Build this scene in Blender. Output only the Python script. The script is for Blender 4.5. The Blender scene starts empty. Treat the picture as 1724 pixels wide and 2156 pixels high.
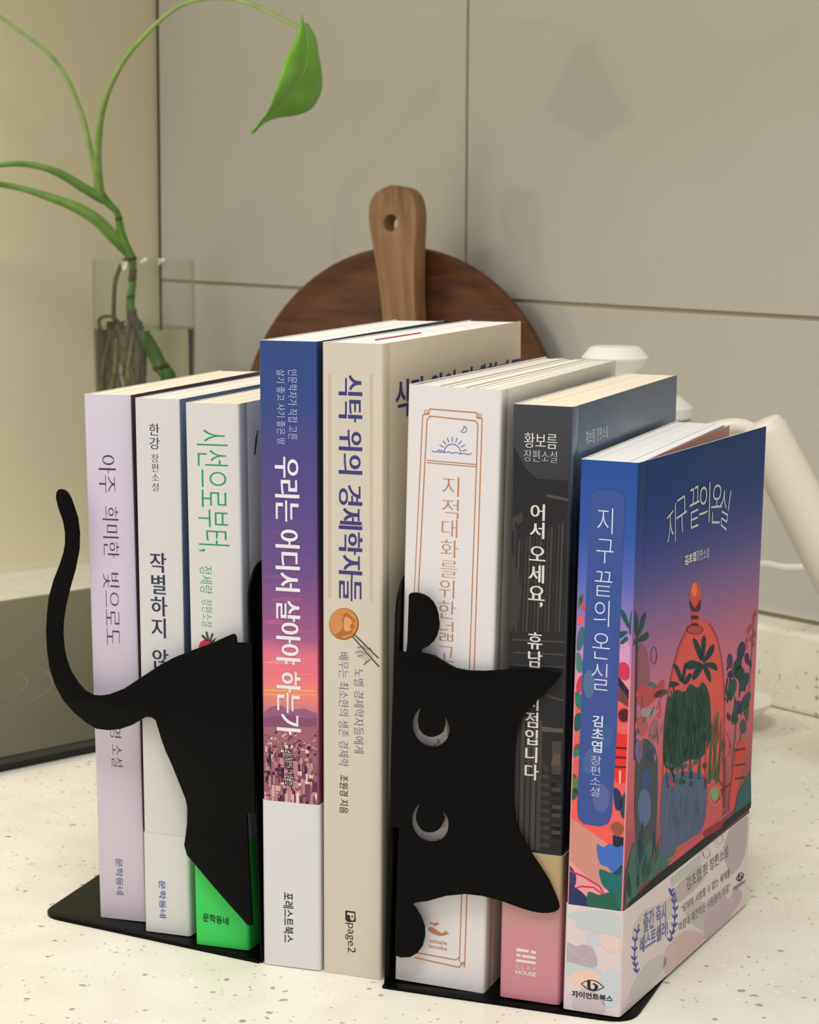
import bpy, bmesh, math, random
from mathutils import Matrix, Vector

# ------------------------------------------------------------------ camera
F_PX, PITCH, ROLL, CAM_H = 4508.4883, 0.14515, 0.0056, 276.79
sc = bpy.context.scene
COL = sc.collection
cd = bpy.data.cameras.new('camera')
cam = bpy.data.objects.new('camera', cd)
COL.objects.link(cam)
fw = Vector((0, math.cos(PITCH), -math.sin(PITCH)))
rt0 = Vector((1, 0, 0)); up0 = Vector((0, math.sin(PITCH), math.cos(PITCH)))
rt = rt0 * math.cos(ROLL) + up0 * math.sin(ROLL)
up = up0 * math.cos(ROLL) - rt0 * math.sin(ROLL)
M = Matrix((rt, up, -fw)).transposed().to_4x4()
M.translation = Vector((0, 0, CAM_H * .001))
cam.matrix_world = M
cd.sensor_fit = 'HORIZONTAL'; cd.sensor_width = 36.0
cd.lens = F_PX * 36.0 / 1724.0
cd.clip_start = 0.02; cd.clip_end = 50
cd.dof.use_dof = True; cd.dof.focus_distance = 0.745; cd.dof.aperture_fstop = 46
sc.camera = cam

# ------------------------------------------------------------------ light
w = bpy.data.worlds.new('room_light'); sc.world = w; w.use_nodes = True
bg = w.node_tree.nodes['Background']
bg.inputs[0].default_value = (1.0, 0.99, 0.985, 1); bg.inputs[1].default_value = 0.74

def area(name, loc, target, size, power, color):
    l = bpy.data.lights.new(name, 'AREA'); l.shape = 'DISK'; l.size = size
    l.energy = power; l.color = color
    o = bpy.data.objects.new(name, l); COL.objects.link(o)
    o.location = loc
    d = Vector(target) - Vector(loc)
    o.rotation_euler = d.to_track_quat('-Z', 'Y').to_euler()
    return o
area('ceiling_lamp', (-0.10, 0.18, 1.45), (-0.02, 0.80, 0.1), 0.6, 14.5, (1.0, 0.995, 0.985))
area('hood_lamp', (-0.62, 1.02, 0.66), (-0.35, 1.25, 0.0), 0.22, 1.7, (1.0, 0.93, 0.74))

cy = sc.cycles
cy.max_bounces = 6; cy.diffuse_bounces = 3; cy.glossy_bounces = 3; cy.transmission_bounces = 6; cy.transparent_max_bounces = 12
cy.caustics_reflective = False
sc.view_settings.view_transform = 'Standard'
sc.view_settings.look = 'None'
sc.view_settings.gamma = 1.0
sc.view_settings.use_curve_mapping = False
sc.view_settings.exposure = -0.12

# ------------------------------------------------------------------ measured data (millimetres)
BOOK = {"lav":[-118.83,796.39,-0.33777,0.01668,19.79,202.55,123.11],"w2":[-99.08,780.69,-0.359,0.00987,18.55,202.74,133.0],"w3":[-78.4,766.57,-0.35675,0.01382,21.3,202.43,133.0],"navy":[-52.09,750.09,-0.33203,0.00478,21.79,227.51,143.02],"beige":[-30.3,742.31,-0.36728,0.00181,22.62,227.51,153.0],"w4":[-4.47,731.8,-0.37264,-0.01903,33.83,212.63,146.73],"dark":[32.62,715.21,-0.364,-0.00887,21.12,207.63,143.74],"blue":[53.88,704.07,-0.35693,-0.01433,19.85,190.51,135.0]}
YM = -0.35681
LFLAP = {"o":[-56.61,751.4,0.0],"yaw":-0.51215,"pts":[[-84.77,168.75],[-82.99,168.52],[-81.67,167.72],[-80.15,165.69],[-79.09,163.26],[-77.19,158.4],[-76.42,152.91],[-76.77,146.59],[-78.72,138.86],[-81.34,131.75],[-83.52,124.64],[-84.79,118.51],[-85.12,113.73],[-84.78,108.64],[-83.75,104.18],[-81.82,99.63],[-78.3,95.46],[-74.76,92.76],[-70.99,91.57],[-67.42,91.81],[-63.41,92.84],[-56.53,95.84],[-48.82,100.89],[-41.19,105.88],[-33.87,110.08],[-26.42,113.38],[-16.75,117.42],[-8.86,121.23],[-7.63,121.71],[-6.81,121.45],[-6.4,120.62],[-6.21,118.73],[-0.9,119.13],[0.52,118.24],[1.38,56.46],[-2.12,56.12],[-1.59,42.84],[-0.1,15.65],[-0.11,14.39],[-0.95,13.7],[-2.19,13.84],[-16.36,25.34],[-24.98,32.81],[-28.79,36.02],[-30.03,39.64],[-29.35,43.56],[-28.65,48.02],[-28.37,54.39],[-29.18,57.34],[-32.11,63.24],[-35.03,69.14],[-37.97,74.34],[-40.06,79.11],[-41.51,83.25],[-42.34,85.48],[-44.27,86.32],[-46.87,86.17],[-49.07,84.81],[-53.69,82.05],[-59.0,79.92],[-64.55,78.84],[-69.9,78.71],[-75.01,80.63],[-80.14,83.48],[-85.26,87.64],[-89.22,93.26],[-91.81,99.97],[-92.78,106.85],[-93.07,113.81],[-92.46,120.47],[-91.39,127.16],[-88.96,133.94],[-85.87,140.21],[-83.97,144.9],[-83.21,148.57],[-83.13,152.36],[-83.93,156.61],[-86.06,161.48],[-87.1,165.18],[-86.82,167.35],[-85.9,168.49]]}
RFLAP = {"o":[-9.01,728.21,0.0],"yaw":-0.35681,"pts":[[9.44,141.92],[10.13,142.63],[11.52,142.9],[13.26,142.85],[15.0,142.48],[16.74,141.61],[18.31,140.23],[19.54,138.16],[20.25,135.73],[20.61,133.27],[20.46,130.77],[19.79,128.39],[18.59,126.3],[16.69,124.49],[14.61,123.32],[14.09,122.61],[14.62,121.99],[16.89,121.84],[19.32,121.37],[22.28,119.77],[24.37,118.78],[26.97,117.66],[31.28,117.19],[37.27,117.52],[45.42,118.69],[54.35,119.76],[60.04,119.91],[63.22,119.51],[64.23,118.78],[63.58,117.42],[60.97,114.25],[57.84,110.86],[54.53,106.94],[51.71,103.55],[49.72,100.55],[48.76,96.48],[48.31,91.95],[48.05,85.92],[47.99,77.89],[48.24,71.72],[49.0,65.75],[50.76,61.58],[54.6,55.44],[58.24,50.64],[61.19,46.45],[63.29,42.15],[64.69,38.95],[65.06,37.3],[64.73,36.25],[63.23,35.22],[61.2,34.63],[58.65,34.31],[55.58,34.43],[51.98,35.0],[48.2,35.89],[43.36,37.0],[37.12,37.77],[31.03,37.71],[23.86,36.15],[17.0,33.41],[12.75,32.37],[11.33,31.5],[12.76,30.29],[14.55,27.74],[16.0,24.29],[16.2,20.67],[15.34,16.91],[13.4,14.04],[10.73,12.12],[7.33,11.49],[4.82,12.03],[4.97,16.77],[5.26,30.75],[5.89,49.0],[6.19,58.68],[2.81,58.99],[4.29,121.83],[8.68,121.85],[9.0,125.89],[9.3,136.09]],"holes":[[[14.0,102.46],[12.0,100.05],[11.11,97.03],[11.31,94.11],[12.67,91.59],[15.12,89.76],[18.48,89.14],[21.51,90.08],[23.91,92.65],[24.61,95.93],[23.98,98.51],[22.33,100.69],[22.95,98.7],[22.85,96.65],[21.96,94.4],[19.97,93.04],[17.54,92.52],[15.1,93.29],[13.56,95.02],[13.06,97.5],[13.29,100.16]],[[13.86,68.35],[11.91,65.77],[11.01,62.69],[11.33,59.75],[12.7,57.22],[15.05,55.69],[18.43,55.18],[21.79,56.27],[23.9,58.76],[24.6,61.8],[24.03,64.7],[22.31,66.88],[22.81,64.57],[22.71,62.78],[21.45,60.27],[19.32,58.73],[17.18,58.31],[14.72,58.93],[13.05,61.13],[12.54,63.16],[13.02,65.89]]]}
LPLATE_TOP = [-53.55,759.6,146.8]
RPLATE_TOP = [-2.41,745.91,148.75]
TEXTS = [
["lav","S","cover","title_lettering","r","아주",[5.43,165.59,12.57,179.92],[72,60,92],-0.012,0.02,1],
["lav","S","cover","title_lettering","r","희미한",[6.48,141.12,13.04,160.61],[72,60,92],-0.012,0.02,1],
["lav","S","cover","title_lettering","r","빛으로도",[5.89,107.61,12.7,135.34],[72,60,92],-0.012,0.02,1],
["lav","S","cover","author_lettering","r","최은영",[6.91,71.71,11.54,87.09],[72,60,92],-0.012,0.02,1],
["lav","S","cover","author_lettering","r","소설",[7.22,60.24,11.87,68.98],[72,60,92],-0.012,0.02,1],
["lav","S","cover","publisher_lettering","r","문학동네",[7.48,9.72,10.54,24.3],[112,118,150],0.02,0,1],
["w2","S","cover","author_lettering","v","한강",[5.79,184.07,10.07,193.5],[52,52,84],0.0,0.02,1],
["w2","S","cover","genre_lettering","v","장편소설",[6.45,168.64,9.57,182.33],[52,52,84],-0.01,0.02,1],
["w2","S","cover","title_lettering","v","작별하지",[5.0,113.8,11.87,145.75],[52,52,84],0.012,0.025,1],
["w2","S","cover","title_lettering","v","않는다",[5.04,85.52,11.95,109.54],[52,52,84],0.012,0.025,1],
["w2","S","paper_band","publisher_lettering","r","문학동네",[6.11,6.11,8.91,20.81],[92,100,160],0.02,0,1],
["w3","S","cover","title_lettering","r","시선으로부터,",[4.0,148.53,16.67,192.89],[28,150,92],-0.012,0,1],
["w3","S","cover","author_lettering","r","정세랑",[4.57,133.02,9.53,143.18],[28,150,92],-0.012,0,1],
["w3","S","cover","genre_lettering","r","장편소설",[5.05,120.93,9.25,130.94],[28,150,92],-0.018,0,1],
["w3","S","paper_band","publisher_lettering","h","문학동네",[[3.01,12.58],[13.49,11.92],[13.43,8.81],[2.93,9.28]],[12,40,18],0.02,0,1],
["navy","S","cover","tagline_lettering","r","인문학자가 직접 고른",[11.04,192.99,14.43,217.64],[190,196,222],-0.008,0,8],
["navy","S","cover","tagline_lettering","r","살기 좋고 사기 좋은 땅",[6.71,191.14,9.78,217.53],[190,196,222],-0.008,0,8],
["navy","S","cover","title_lettering","r","우리는 어디서 살아야 하는가",[5.78,86.72,15.05,186.88],[232,228,236],0.018,0.035,8],
["navy","S","cover","author_outline","r","김시덕 지음",[8.38,67.65,12.06,82.03],[225,205,205],0.075,0,8],
["navy","S","cover","author_lettering","r","김시덕 지음",[8.38,67.65,12.06,82.03],[24,16,22],0.02,0,9],
["navy","S","paper_band","publisher_lettering","r","포레스트북스",[7.75,9.36,11.84,28.16],[28,24,32],0.012,0,1],
["beige","S","cover","title_lettering","r","식탁 위의 경제학자들",[6.29,137.05,15.24,216.44],[62,58,118],0.016,0.035,1],
["beige","S","cover","tagline_lettering","r","노벨 경제학자들에게",[12.04,82.6,15.84,112.98],[88,84,140],-0.012,0.01,1],
["beige","S","cover","tagline_lettering","r","배우는 최소한의 생존 경제학",[6.21,77.18,10.04,118.48],[88,84,140],-0.012,0.01,1],
["beige","S","cover","author_lettering","r","조원경 지음",[6.55,59.95,9.85,74.06],[42,38,44],0.008,0,1],
["beige","S","cover","publisher_lettering","r","page2",[8.73,8.64,12.79,19.64],[48,42,40],-0.005,0,1],
["beige","S","cover","publisher_mark_letter","r","P",[9.47,20.71,12.23,23.55],[214,203,186],0.03,0,3],
["beige","F","cover","front_title_lettering","h","식탁 위의 경제학자들",[[12.5,213.91],[153.54,212.85],[154.06,198.76],[12.61,200.58]],[62,58,118],0.02,0.035,1],
["w4","S","cover","title_lettering","v","지적",[13.5,167.5,19.53,181.91],[186,128,92],-0.018,0.015,1],
["w4","S","cover","title_lettering","v","대화를",[13.28,147.04,19.86,167.14],[186,128,92],-0.018,0.015,1],
["w4","S","cover","title_lettering","v","위한",[13.06,132.69,19.5,146.13],[186,128,92],-0.018,0.015,1],
["w4","S","cover","title_lettering","v","넓고",[12.94,117.6,19.39,131.64],[186,128,92],-0.018,0.015,1],
["w4","S","cover","title_lettering","v","얕은 지식",[12.21,84.08,18.88,114.45],[186,128,92],-0.018,0.015,1],
["w4","S","cover","author_lettering","v","채사장 지음",[14.16,42.98,18.41,75.53],[186,128,92],-0.018,0.015,1],
["w4","S","cover","publisher_lettering","h","whale",[[12.78,16.96],[19.58,16.97],[19.62,15.58],[12.81,15.57]],[186,128,92],0.01,0,1],
["w4","S","cover","publisher_lettering","h","books",[[12.83,15.04],[19.64,15.05],[19.68,13.49],[12.86,13.65]],[186,128,92],0.01,0,1],
["dark","S","cover","author_lettering","h","황보름",[4.4,193.19,15.84,198.3],[214,212,206],0.0,0.02,7],
["dark","S","cover","genre_lettering","h","장편소설",[4.36,188.56,15.97,192.56],[190,188,184],-0.012,0.02,7],
["dark","S","cover","title_lettering","v","어서",[7.04,162.62,12.2,174.39],[214,212,206],0.012,0.025,7],
["dark","S","cover","title_lettering","v","오세요",[6.94,141.52,12.79,160.03],[214,212,206],0.012,0.025,7],
["dark","S","cover","title_lettering","h",",",[11.05,139.2,12.22,141.0],[214,212,206],0.03,0,7],
["dark","S","cover","title_lettering","v","휴남동",[7.12,111.81,12.5,130.52],[214,212,206],0.012,0.025,7],
["dark","S","cover","title_lettering","v","서점입니다",[6.89,79.03,12.14,108.91],[214,212,206],0.012,0.025,7],
["dark","F","cover","front_author_lettering","h","황보름 장편소설",[[15.51,197.98],[42.81,197.79],[43.27,193.23],[15.95,193.24]],[196,202,208],0.01,0,3],
["dark","S","paper_band","publisher_lettering","h","C L A Y",[[5.46,12.58],[12.89,12.63],[12.92,11.43],[5.49,11.21]],[228,214,206],0.0,0,1],
["dark","S","paper_band","publisher_lettering","h","HOUSE",[[5.5,10.69],[12.93,10.75],[12.97,9.21],[5.53,9.32]],[228,214,206],0.03,0,1],
["blue","S","cover","title_lettering","v","지구",[6.51,156.32,12.34,174.91],[214,222,234],-0.02,0,11],
["blue","S","cover","title_lettering","v","끝의",[6.24,134.96,12.26,153.54],[214,222,234],-0.02,0,11],
["blue","S","cover","title_lettering","v","온실",[6.12,113.24,12.17,132.63],[214,222,234],-0.02,0,11],
["blue","S","cover","author_lettering","v","김초엽",[6.94,91.79,11.04,104.53],[214,222,234],0.012,0,11],
["blue","S","cover","genre_lettering","v","장편소설",[6.92,76.6,10.54,90.56],[214,222,234],-0.02,0,11],
["blue","F","cover","front_title_lettering","h","지",[[27.44,170.13],[36.0,173.0],[37.45,159.57],[29.75,157.01]],[208,216,206],-0.015,0,12],
["blue","F","cover","front_title_lettering","h","구",[[35.94,173.5],[46.3,174.75],[49.15,162.33],[38.71,161.06]],[208,216,206],-0.015,0,12],
["blue","F","cover","front_title_lettering","h","끝",[[49.59,175.7],[59.83,176.53],[61.56,161.71],[51.18,161.56]],[208,216,206],-0.015,0,12],
["blue","F","cover","front_title_lettering","h","의",[[59.83,176.53],[71.51,176.06],[72.23,161.51],[61.01,162.12]],[208,216,206],-0.015,0,12],
["blue","F","cover","front_title_lettering","h","온",[[73.74,174.6],[85.29,173.97],[85.0,159.32],[73.34,160.85]],[208,216,206],-0.015,0,12],
["blue","F","cover","front_title_lettering","h","실",[[83.37,172.45],[95.97,169.93],[91.29,155.84],[83.44,159.17]],[208,216,206],-0.015,0,12],
["blue","F","cover","front_author_lettering","h","김초엽",[[47.29,152.83],[59.09,152.83],[59.49,149.35],[47.7,149.23]],[226,230,224],0.035,0,12],
["blue","F","cover","front_author_lettering","h","장편소설",[[59.58,152.93],[72.83,152.25],[73.29,148.37],[60.02,149.1]],[206,210,214],0,0,12],
["blue","S","paper_band","publisher_lettering","h","자이언트북스",[[2.83,7.26],[17.44,7.48],[17.35,5.26],[2.9,4.89]],[44,38,50],0.035,0,4],
["blue","F","paper_band","award_lettering","h","출간 즉시",[[18.56,31.52],[40.87,29.01],[42.09,21.96],[19.32,23.74]],[74,92,158],0.02,0,5],
["blue","F","paper_band","award_lettering","h","베스트셀러!",[[16.59,23.56],[43.55,21.86],[44.71,15.49],[16.31,17.13]],[74,92,158],0.02,0,5],
["blue","F","paper_band","tagline_lettering","h","김초엽 첫 장편소설",[[61.83,31.43],[108.63,31.65],[109.81,26.8],[63.41,26.3]],[58,52,60],0,0,5],
["blue","F","paper_band","quote_lettering","h","\"도저히 사랑할 수 없는 세계를",[[57.78,22.57],[112.18,21.39],[113.22,17.68],[58.14,19.23]],[84,76,84],0,0,5],
["blue","F","paper_band","quote_lettering","h","마침내 재건하는 사람들의 마음\"",[[55.92,16.67],[112.96,15.28],[114.0,11.54],[56.33,12.95]],[84,76,84],0,0,5],
["blue","F","paper_band","publisher_lettering","h","자이언트북스",[[117.35,12.1],[132.56,11.19],[132.78,9.57],[117.6,10.11]],[44,38,50],0.02,0,5]]
POLYS = [
["w3","S","cover","spine_illustration",[60,90,50],[[6.72,115.1],[4.47,117.42],[5.44,117.83],[7.12,116.18]],1,0],
["w3","S","cover","spine_illustration",[60,90,50],[[7.11,115.47],[6.23,118.94],[7.19,119.0],[7.88,115.88]],1,0],
["w3","S","cover","spine_illustration",[60,90,50],[[7.68,115.51],[8.9,118.76],[9.66,118.28],[8.45,115.56]],1,0],
["w3","S","cover","spine_illustration",[60,90,50],[[8.06,115.18],[10.58,117.1],[9.98,115.66],[8.42,114.5]],1,0],
["w3","S","cover","spine_illustration",[205,60,80],[[4.22,114.94],[7.7,116.22],[9.95,114.6],[9.13,111.73],[3.75,111.02]],1,1],
["w3","F","cover","front_lettering_art",[24,120,80],[[12.04,182.84],[13.51,188.4],[15.3,191.51],[16.13,191.43],[15.13,187.36],[13.27,182.7]],1,0],
["navy","S","cover","skyline_illustration",[150,92,128],[[0.44,94.14],[3.41,96.47],[7.09,97.11],[10.75,95.83],[16.23,96.79],[19.87,95.69],[23.13,95.43],[23.1,89.02],[0.37,87.14]],1,0],
["navy","S","cover","skyline_illustration",[132,80,112],[[0.42,92.04],[8.9,93.77],[18.03,93.12],[23.12,93.87],[23.09,88.16],[0.36,86.26]],2,0],
["navy","S","cover","skyline_illustration",[158,98,112],[[0.39,88.89],[23.1,90.41],[22.95,61.13],[0.12,60.73]],3,0],
["navy","S","cover","skyline_illustration",[246,176,112],[[0.7,102.53],[22.81,103.87],[22.81,103.35],[0.7,102.01]],1,0],
["navy","S","cover","skyline_illustration",[238,150,112],[[0.69,101.31],[22.8,102.66],[22.8,101.62],[0.68,100.26]],1,0],
["navy","S","cover","skyline_illustration",[240,140,120],[[0.71,103.05],[22.81,104.39],[22.81,104.04],[0.7,102.7]],1,0],
["navy","S","cover","skyline_illustration",[132,84,140],[[12.2,144.14],[11.78,143.78],[10.6,143.44],[8.83,143.15],[6.74,142.96],[4.65,142.9],[2.87,142.99],[1.69,143.19],[1.27,143.5],[1.69,143.85],[2.88,144.2],[4.66,144.49],[6.76,144.67],[8.85,144.73],[10.61,144.65],[11.79,144.44]],1,0],
["navy","S","cover","skyline_illustration",[150,88,140],[[16.49,136.37],[16.01,136.02],[14.63,135.65],[12.57,135.34],[10.14,135.12],[7.7,135.04],[5.63,135.09],[4.24,135.29],[3.76,135.58],[4.25,135.94],[5.64,136.31],[7.71,136.62],[10.15,136.84],[12.58,136.92],[14.64,136.86],[16.01,136.67]],1,0],
["navy","S","cover","skyline_illustration",[178,94,140],[[9.35,127.7],[9.04,127.28],[8.14,126.89],[6.81,126.58],[5.23,126.39],[3.66,126.37],[2.32,126.51],[1.43,126.78],[1.12,127.16],[1.44,127.57],[2.33,127.97],[3.67,128.28],[5.25,128.46],[6.82,128.48],[8.15,128.35],[9.04,128.07]],1,0],
["navy","S","cover","skyline_illustration",[170,90,138],[[21.84,125.1],[21.43,124.81],[20.25,124.5],[18.49,124.24],[16.41,124.05],[14.33,123.96],[12.56,123.99],[11.38,124.13],[10.96,124.37],[11.38,124.66],[12.57,124.96],[14.34,125.23],[16.42,125.42],[18.5,125.5],[20.26,125.47],[21.43,125.33]],1,0],
["navy","S","cover","skyline_illustration",[110,76,138],[[11.23,160.24],[10.89,159.96],[9.91,159.69],[8.43,159.47],[6.7,159.33],[4.96,159.29],[3.48,159.36],[2.5,159.53],[2.15,159.77],[2.5,160.05],[3.49,160.32],[4.97,160.55],[6.71,160.69],[8.44,160.72],[9.91,160.65],[10.89,160.48]],1,0],
["navy","S","cover","skyline_illustration",[118,78,140],[[20.18,150.54],[19.77,150.26],[18.6,149.97],[16.84,149.73],[14.77,149.56],[12.7,149.5],[10.93,149.55],[9.76,149.7],[9.34,149.94],[9.76,150.22],[10.94,150.51],[12.7,150.75],[14.78,150.92],[16.85,150.98],[18.61,150.94],[19.77,150.78]],1,0],
["navy","S","cover","skyline_illustration",[240,138,150],[[13.8,113.37],[13.31,113.07],[11.93,112.75],[9.85,112.45],[7.4,112.22],[4.95,112.1],[2.86,112.1],[1.47,112.22],[0.98,112.45],[1.47,112.75],[2.87,113.08],[4.96,113.38],[7.41,113.6],[9.86,113.73],[11.93,113.73],[13.31,113.6]],1,0],
["navy","S","cover","skyline_illustration",[238,120,132],[[21.76,109.65],[21.27,109.35],[19.9,109.02],[17.84,108.72],[15.4,108.49],[12.96,108.36],[10.89,108.35],[9.5,108.48],[9.02,108.71],[9.51,109.01],[10.9,109.33],[12.97,109.64],[15.41,109.87],[17.84,109.99],[19.9,110.0],[21.28,109.87]],1,0],
["beige","S","cover","spine_rules",[196,170,150],[[2.43,216.49],[2.72,216.5],[2.59,137.49],[2.3,137.47]],1,0],
["beige","S","cover","spine_rules",[196,170,150],[[3.15,216.52],[3.44,216.53],[3.31,137.54],[3.02,137.52]],1,0],
["beige","S","cover","spine_rules",[196,170,150],[[17.99,217.0],[18.27,217.01],[18.38,137.59],[18.09,137.57]],1,0],
["beige","S","cover","spine_rules",[196,170,150],[[18.69,217.02],[18.98,217.03],[19.09,137.48],[18.81,137.46]],1,0],
["beige","S","cover","publisher_mark",[48,42,40],[[8.73,24.16],[12.6,24.12],[12.79,20.43],[9.84,19.88],[8.73,20.62]],1,0],
["beige","S","cover","coin_illustration",[150,86,42],[[13.93,129.15],[13.82,128.03],[13.5,126.94],[12.97,125.91],[12.27,125.0],[11.4,124.22],[10.42,123.62],[9.35,123.21],[8.24,123.01],[7.12,123.04],[6.05,123.28],[5.06,123.73],[4.19,124.37],[3.48,125.18],[2.95,126.13],[2.63,127.18],[2.52,128.29],[2.63,129.41],[2.96,130.51],[3.49,131.53],[4.2,132.45],[5.07,133.22],[6.06,133.82],[7.13,134.22],[8.24,134.41],[9.35,134.38],[10.42,134.14],[11.4,133.68],[12.27,133.04],[12.97,132.23],[13.5,131.29],[13.82,130.25]],1,0],
["beige","S","cover","coin_illustration",[206,138,78],[[13.39,129.28],[13.29,128.23],[12.98,127.2],[12.49,126.24],[11.83,125.37],[11.02,124.65],[10.1,124.08],[9.1,123.7],[8.05,123.51],[7.01,123.53],[6.01,123.76],[5.08,124.19],[4.27,124.79],[3.6,125.55],[3.11,126.45],[2.8,127.43],[2.7,128.47],[2.8,129.53],[3.11,130.56],[3.61,131.52],[4.28,132.38],[5.09,133.11],[6.02,133.67],[7.02,134.05],[8.06,134.23],[9.1,134.2],[10.1,133.97],[11.02,133.54],[11.83,132.94],[12.49,132.18],[12.98,131.29],[13.29,130.31]],2,0],
["beige","S","cover","coin_illustration",[176,106,54],[[8.97,132.85],[11.49,131.34],[12.58,130.06],[11.86,128.99],[12.76,128.04],[11.49,126.92],[11.49,125.56],[9.69,125.09],[7.87,124.26],[6.06,123.27],[4.6,124.35],[6.79,125.88],[7.88,128.01],[7.52,130.36]],3,1],
["beige","S","cover","coin_illustration",[222,160,100],[[8.6,131.13],[10.77,130.61],[11.49,129.3],[10.41,128.2],[11.13,126.9],[9.32,126.08],[8.24,127.36]],4,1],
["beige","S","cover","chopsticks_illustration",[58,52,50],[[11.9,125.29],[21.26,117.37],[21.54,117.66],[12.18,125.58]],5,0],
["beige","S","cover","chopsticks_illustration",[58,52,50],[[11.35,124.41],[21.44,114.34],[21.74,114.61],[11.64,124.68]],5,0],
["beige","S","cover","chopsticks_illustration",[186,178,164],[[14.2,121.01],[16.19,121.85],[17.63,120.95],[19.43,119.05],[17.63,116.19],[15.47,117.03],[13.3,118.56]],4,1],
["beige","S","cover","chopsticks_illustration",[84,78,74],[[13.32,120.5],[15.45,121.01],[17.21,120.15],[17.32,120.33],[15.49,121.22],[13.28,120.7]],6,0],
["beige","S","cover","chopsticks_illustration",[84,78,74],[[12.6,118.74],[14.73,119.25],[16.86,118.41],[16.96,118.6],[14.76,119.46],[12.56,118.94]],6,0],
["beige","S","cover","chopsticks_illustration",[84,78,74],[[13.32,117.44],[15.49,117.95],[15.45,118.15],[13.29,117.64]],6,0],
["beige","S","cover","chopsticks_illustration",[84,78,74],[[16.81,116.19],[15.89,114.57],[18.43,116.84],[18.27,117.01],[15.78,114.78],[17.01,116.06]],6,0],
["beige","S","cover","chopsticks_illustration",[84,78,74],[[17.9,120.91],[19.7,118.67],[19.87,118.81],[18.07,121.04]],6,0],
["w4","S","cover","spine_frame",[186,128,92],[[5.42,202.59],[0.28,9.04],[0.71,9.09],[5.83,202.6]],1,0],
["w4","S","cover","spine_frame",[186,128,92],[[7.02,200.9],[4.21,98.04],[1.34,10.27],[1.77,10.32],[4.64,98.07],[7.44,200.9]],1,0],
["w4","S","cover","spine_frame",[186,128,92],[[26.92,202.6],[26.2,8.41],[26.63,8.46],[27.33,202.62]],1,0],
["w4","S","cover","spine_frame",[186,128,92],[[25.44,200.74],[24.2,10.18],[24.62,10.24],[25.85,200.75]],1,0],
["w4","S","cover","spine_frame",[186,128,92],[[7.99,204.5],[25.19,204.23],[25.21,204.62],[8.01,204.89]],1,0],
["w4","S","cover","spine_frame",[186,128,92],[[8.05,202.06],[24.58,201.45],[24.61,201.84],[8.08,202.45]],1,0],
["w4","S","cover","spine_frame",[186,128,92],[[7.79,204.7],[7.67,202.9],[8.08,202.89],[8.21,204.69]],1,0],
["w4","S","cover","spine_frame",[186,128,92],[[24.99,204.42],[25.05,202.64],[25.45,202.67],[25.4,204.44]],1,0],
["w4","S","cover","spine_frame",[186,128,92],[[5.65,202.4],[7.9,202.7],[7.85,203.09],[5.6,202.79]],1,0],
["w4","S","cover","spine_frame",[186,128,92],[[25.24,202.46],[27.11,202.42],[27.14,202.8],[25.26,202.85]],1,0],
["w4","S","cover","spine_frame",[186,128,92],[[6.28,203.94],[7.2,204.04],[7.22,203.29],[6.43,203.25],[6.45,204.11],[6.11,204.09],[6.19,203.0],[7.47,203.08],[7.44,204.28],[6.28,204.26]],1,0],
["w4","S","cover","spine_frame",[186,128,92],[[25.87,203.83],[26.78,203.78],[26.67,203.04],[25.89,203.11],[26.06,203.97],[25.72,204.0],[25.61,202.91],[26.88,202.79],[27.05,203.99],[25.92,204.15]],1,0],
["w4","S","cover","spine_frame",[186,128,92],[[7.4,200.79],[8.41,202.16],[8.07,202.37],[7.06,201.01]],1,0],
["w4","S","cover","spine_frame",[186,128,92],[[24.46,201.5],[25.51,200.6],[25.79,200.89],[24.74,201.79]],1,0],
["w4","S","cover","spine_frame",[186,128,92],[[7.41,186.85],[25.54,186.64],[25.56,186.96],[7.43,187.18]],1,0],
["w4","S","cover","spine_frame",[186,128,92],[[7.43,186.04],[25.56,185.83],[25.58,186.15],[7.45,186.36]],1,0],
["w4","S","cover","spine_frame",[186,128,92],[[7.49,10.84],[23.12,10.5],[23.18,10.92],[7.56,11.27]],1,0],
["w4","S","cover","spine_frame",[186,128,92],[[7.53,8.91],[24.61,7.94],[24.69,8.36],[7.61,9.34]],1,0],
["w4","S","cover","spine_frame",[186,128,92],[[23.28,10.58],[24.49,11.82],[24.23,12.07],[23.02,10.83]],1,0],
["w4","S","cover","spine_frame",[186,128,92],[[24.84,8.14],[25.08,9.64],[26.36,9.63],[26.4,10.02],[24.83,9.9],[24.45,8.16]],1,0],
["w4","S","cover","spine_frame",[186,128,92],[[25.28,10.02],[26.43,10.08],[26.31,9.25],[25.27,9.23],[25.46,10.18],[25.14,10.18],[25.03,8.98],[26.49,9.01],[26.66,10.32],[25.32,10.34]],1,0],
["w4","S","cover","sun_illustration",[96,112,176],[[13.85,189.9],[13.89,190.45],[14.02,190.99],[14.24,191.49],[14.54,191.94],[14.92,192.33],[15.36,192.64],[15.84,192.87],[16.35,193.0],[16.87,193.03],[17.39,192.97],[17.88,192.81],[18.33,192.55],[18.73,192.22],[19.06,191.81],[19.31,191.34],[19.47,190.83],[19.53,190.28],[19.87,190.33],[19.8,190.91],[19.63,191.47],[19.35,191.99],[18.99,192.44],[18.54,192.82],[18.04,193.1],[17.48,193.28],[16.9,193.36],[16.31,193.32],[15.73,193.17],[15.19,192.92],[14.7,192.56],[14.28,192.13],[13.93,191.63],[13.69,191.07],[13.54,190.49],[13.51,189.9]],1,0],
["w4","S","cover","sun_illustration",[96,112,176],[[13.13,190.84],[11.42,191.01],[11.37,190.68],[13.08,190.51]],1,0],
["w4","S","cover","sun_illustration",[96,112,176],[[13.59,192.07],[12.07,192.79],[11.9,192.49],[13.42,191.78]],1,0],
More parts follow.
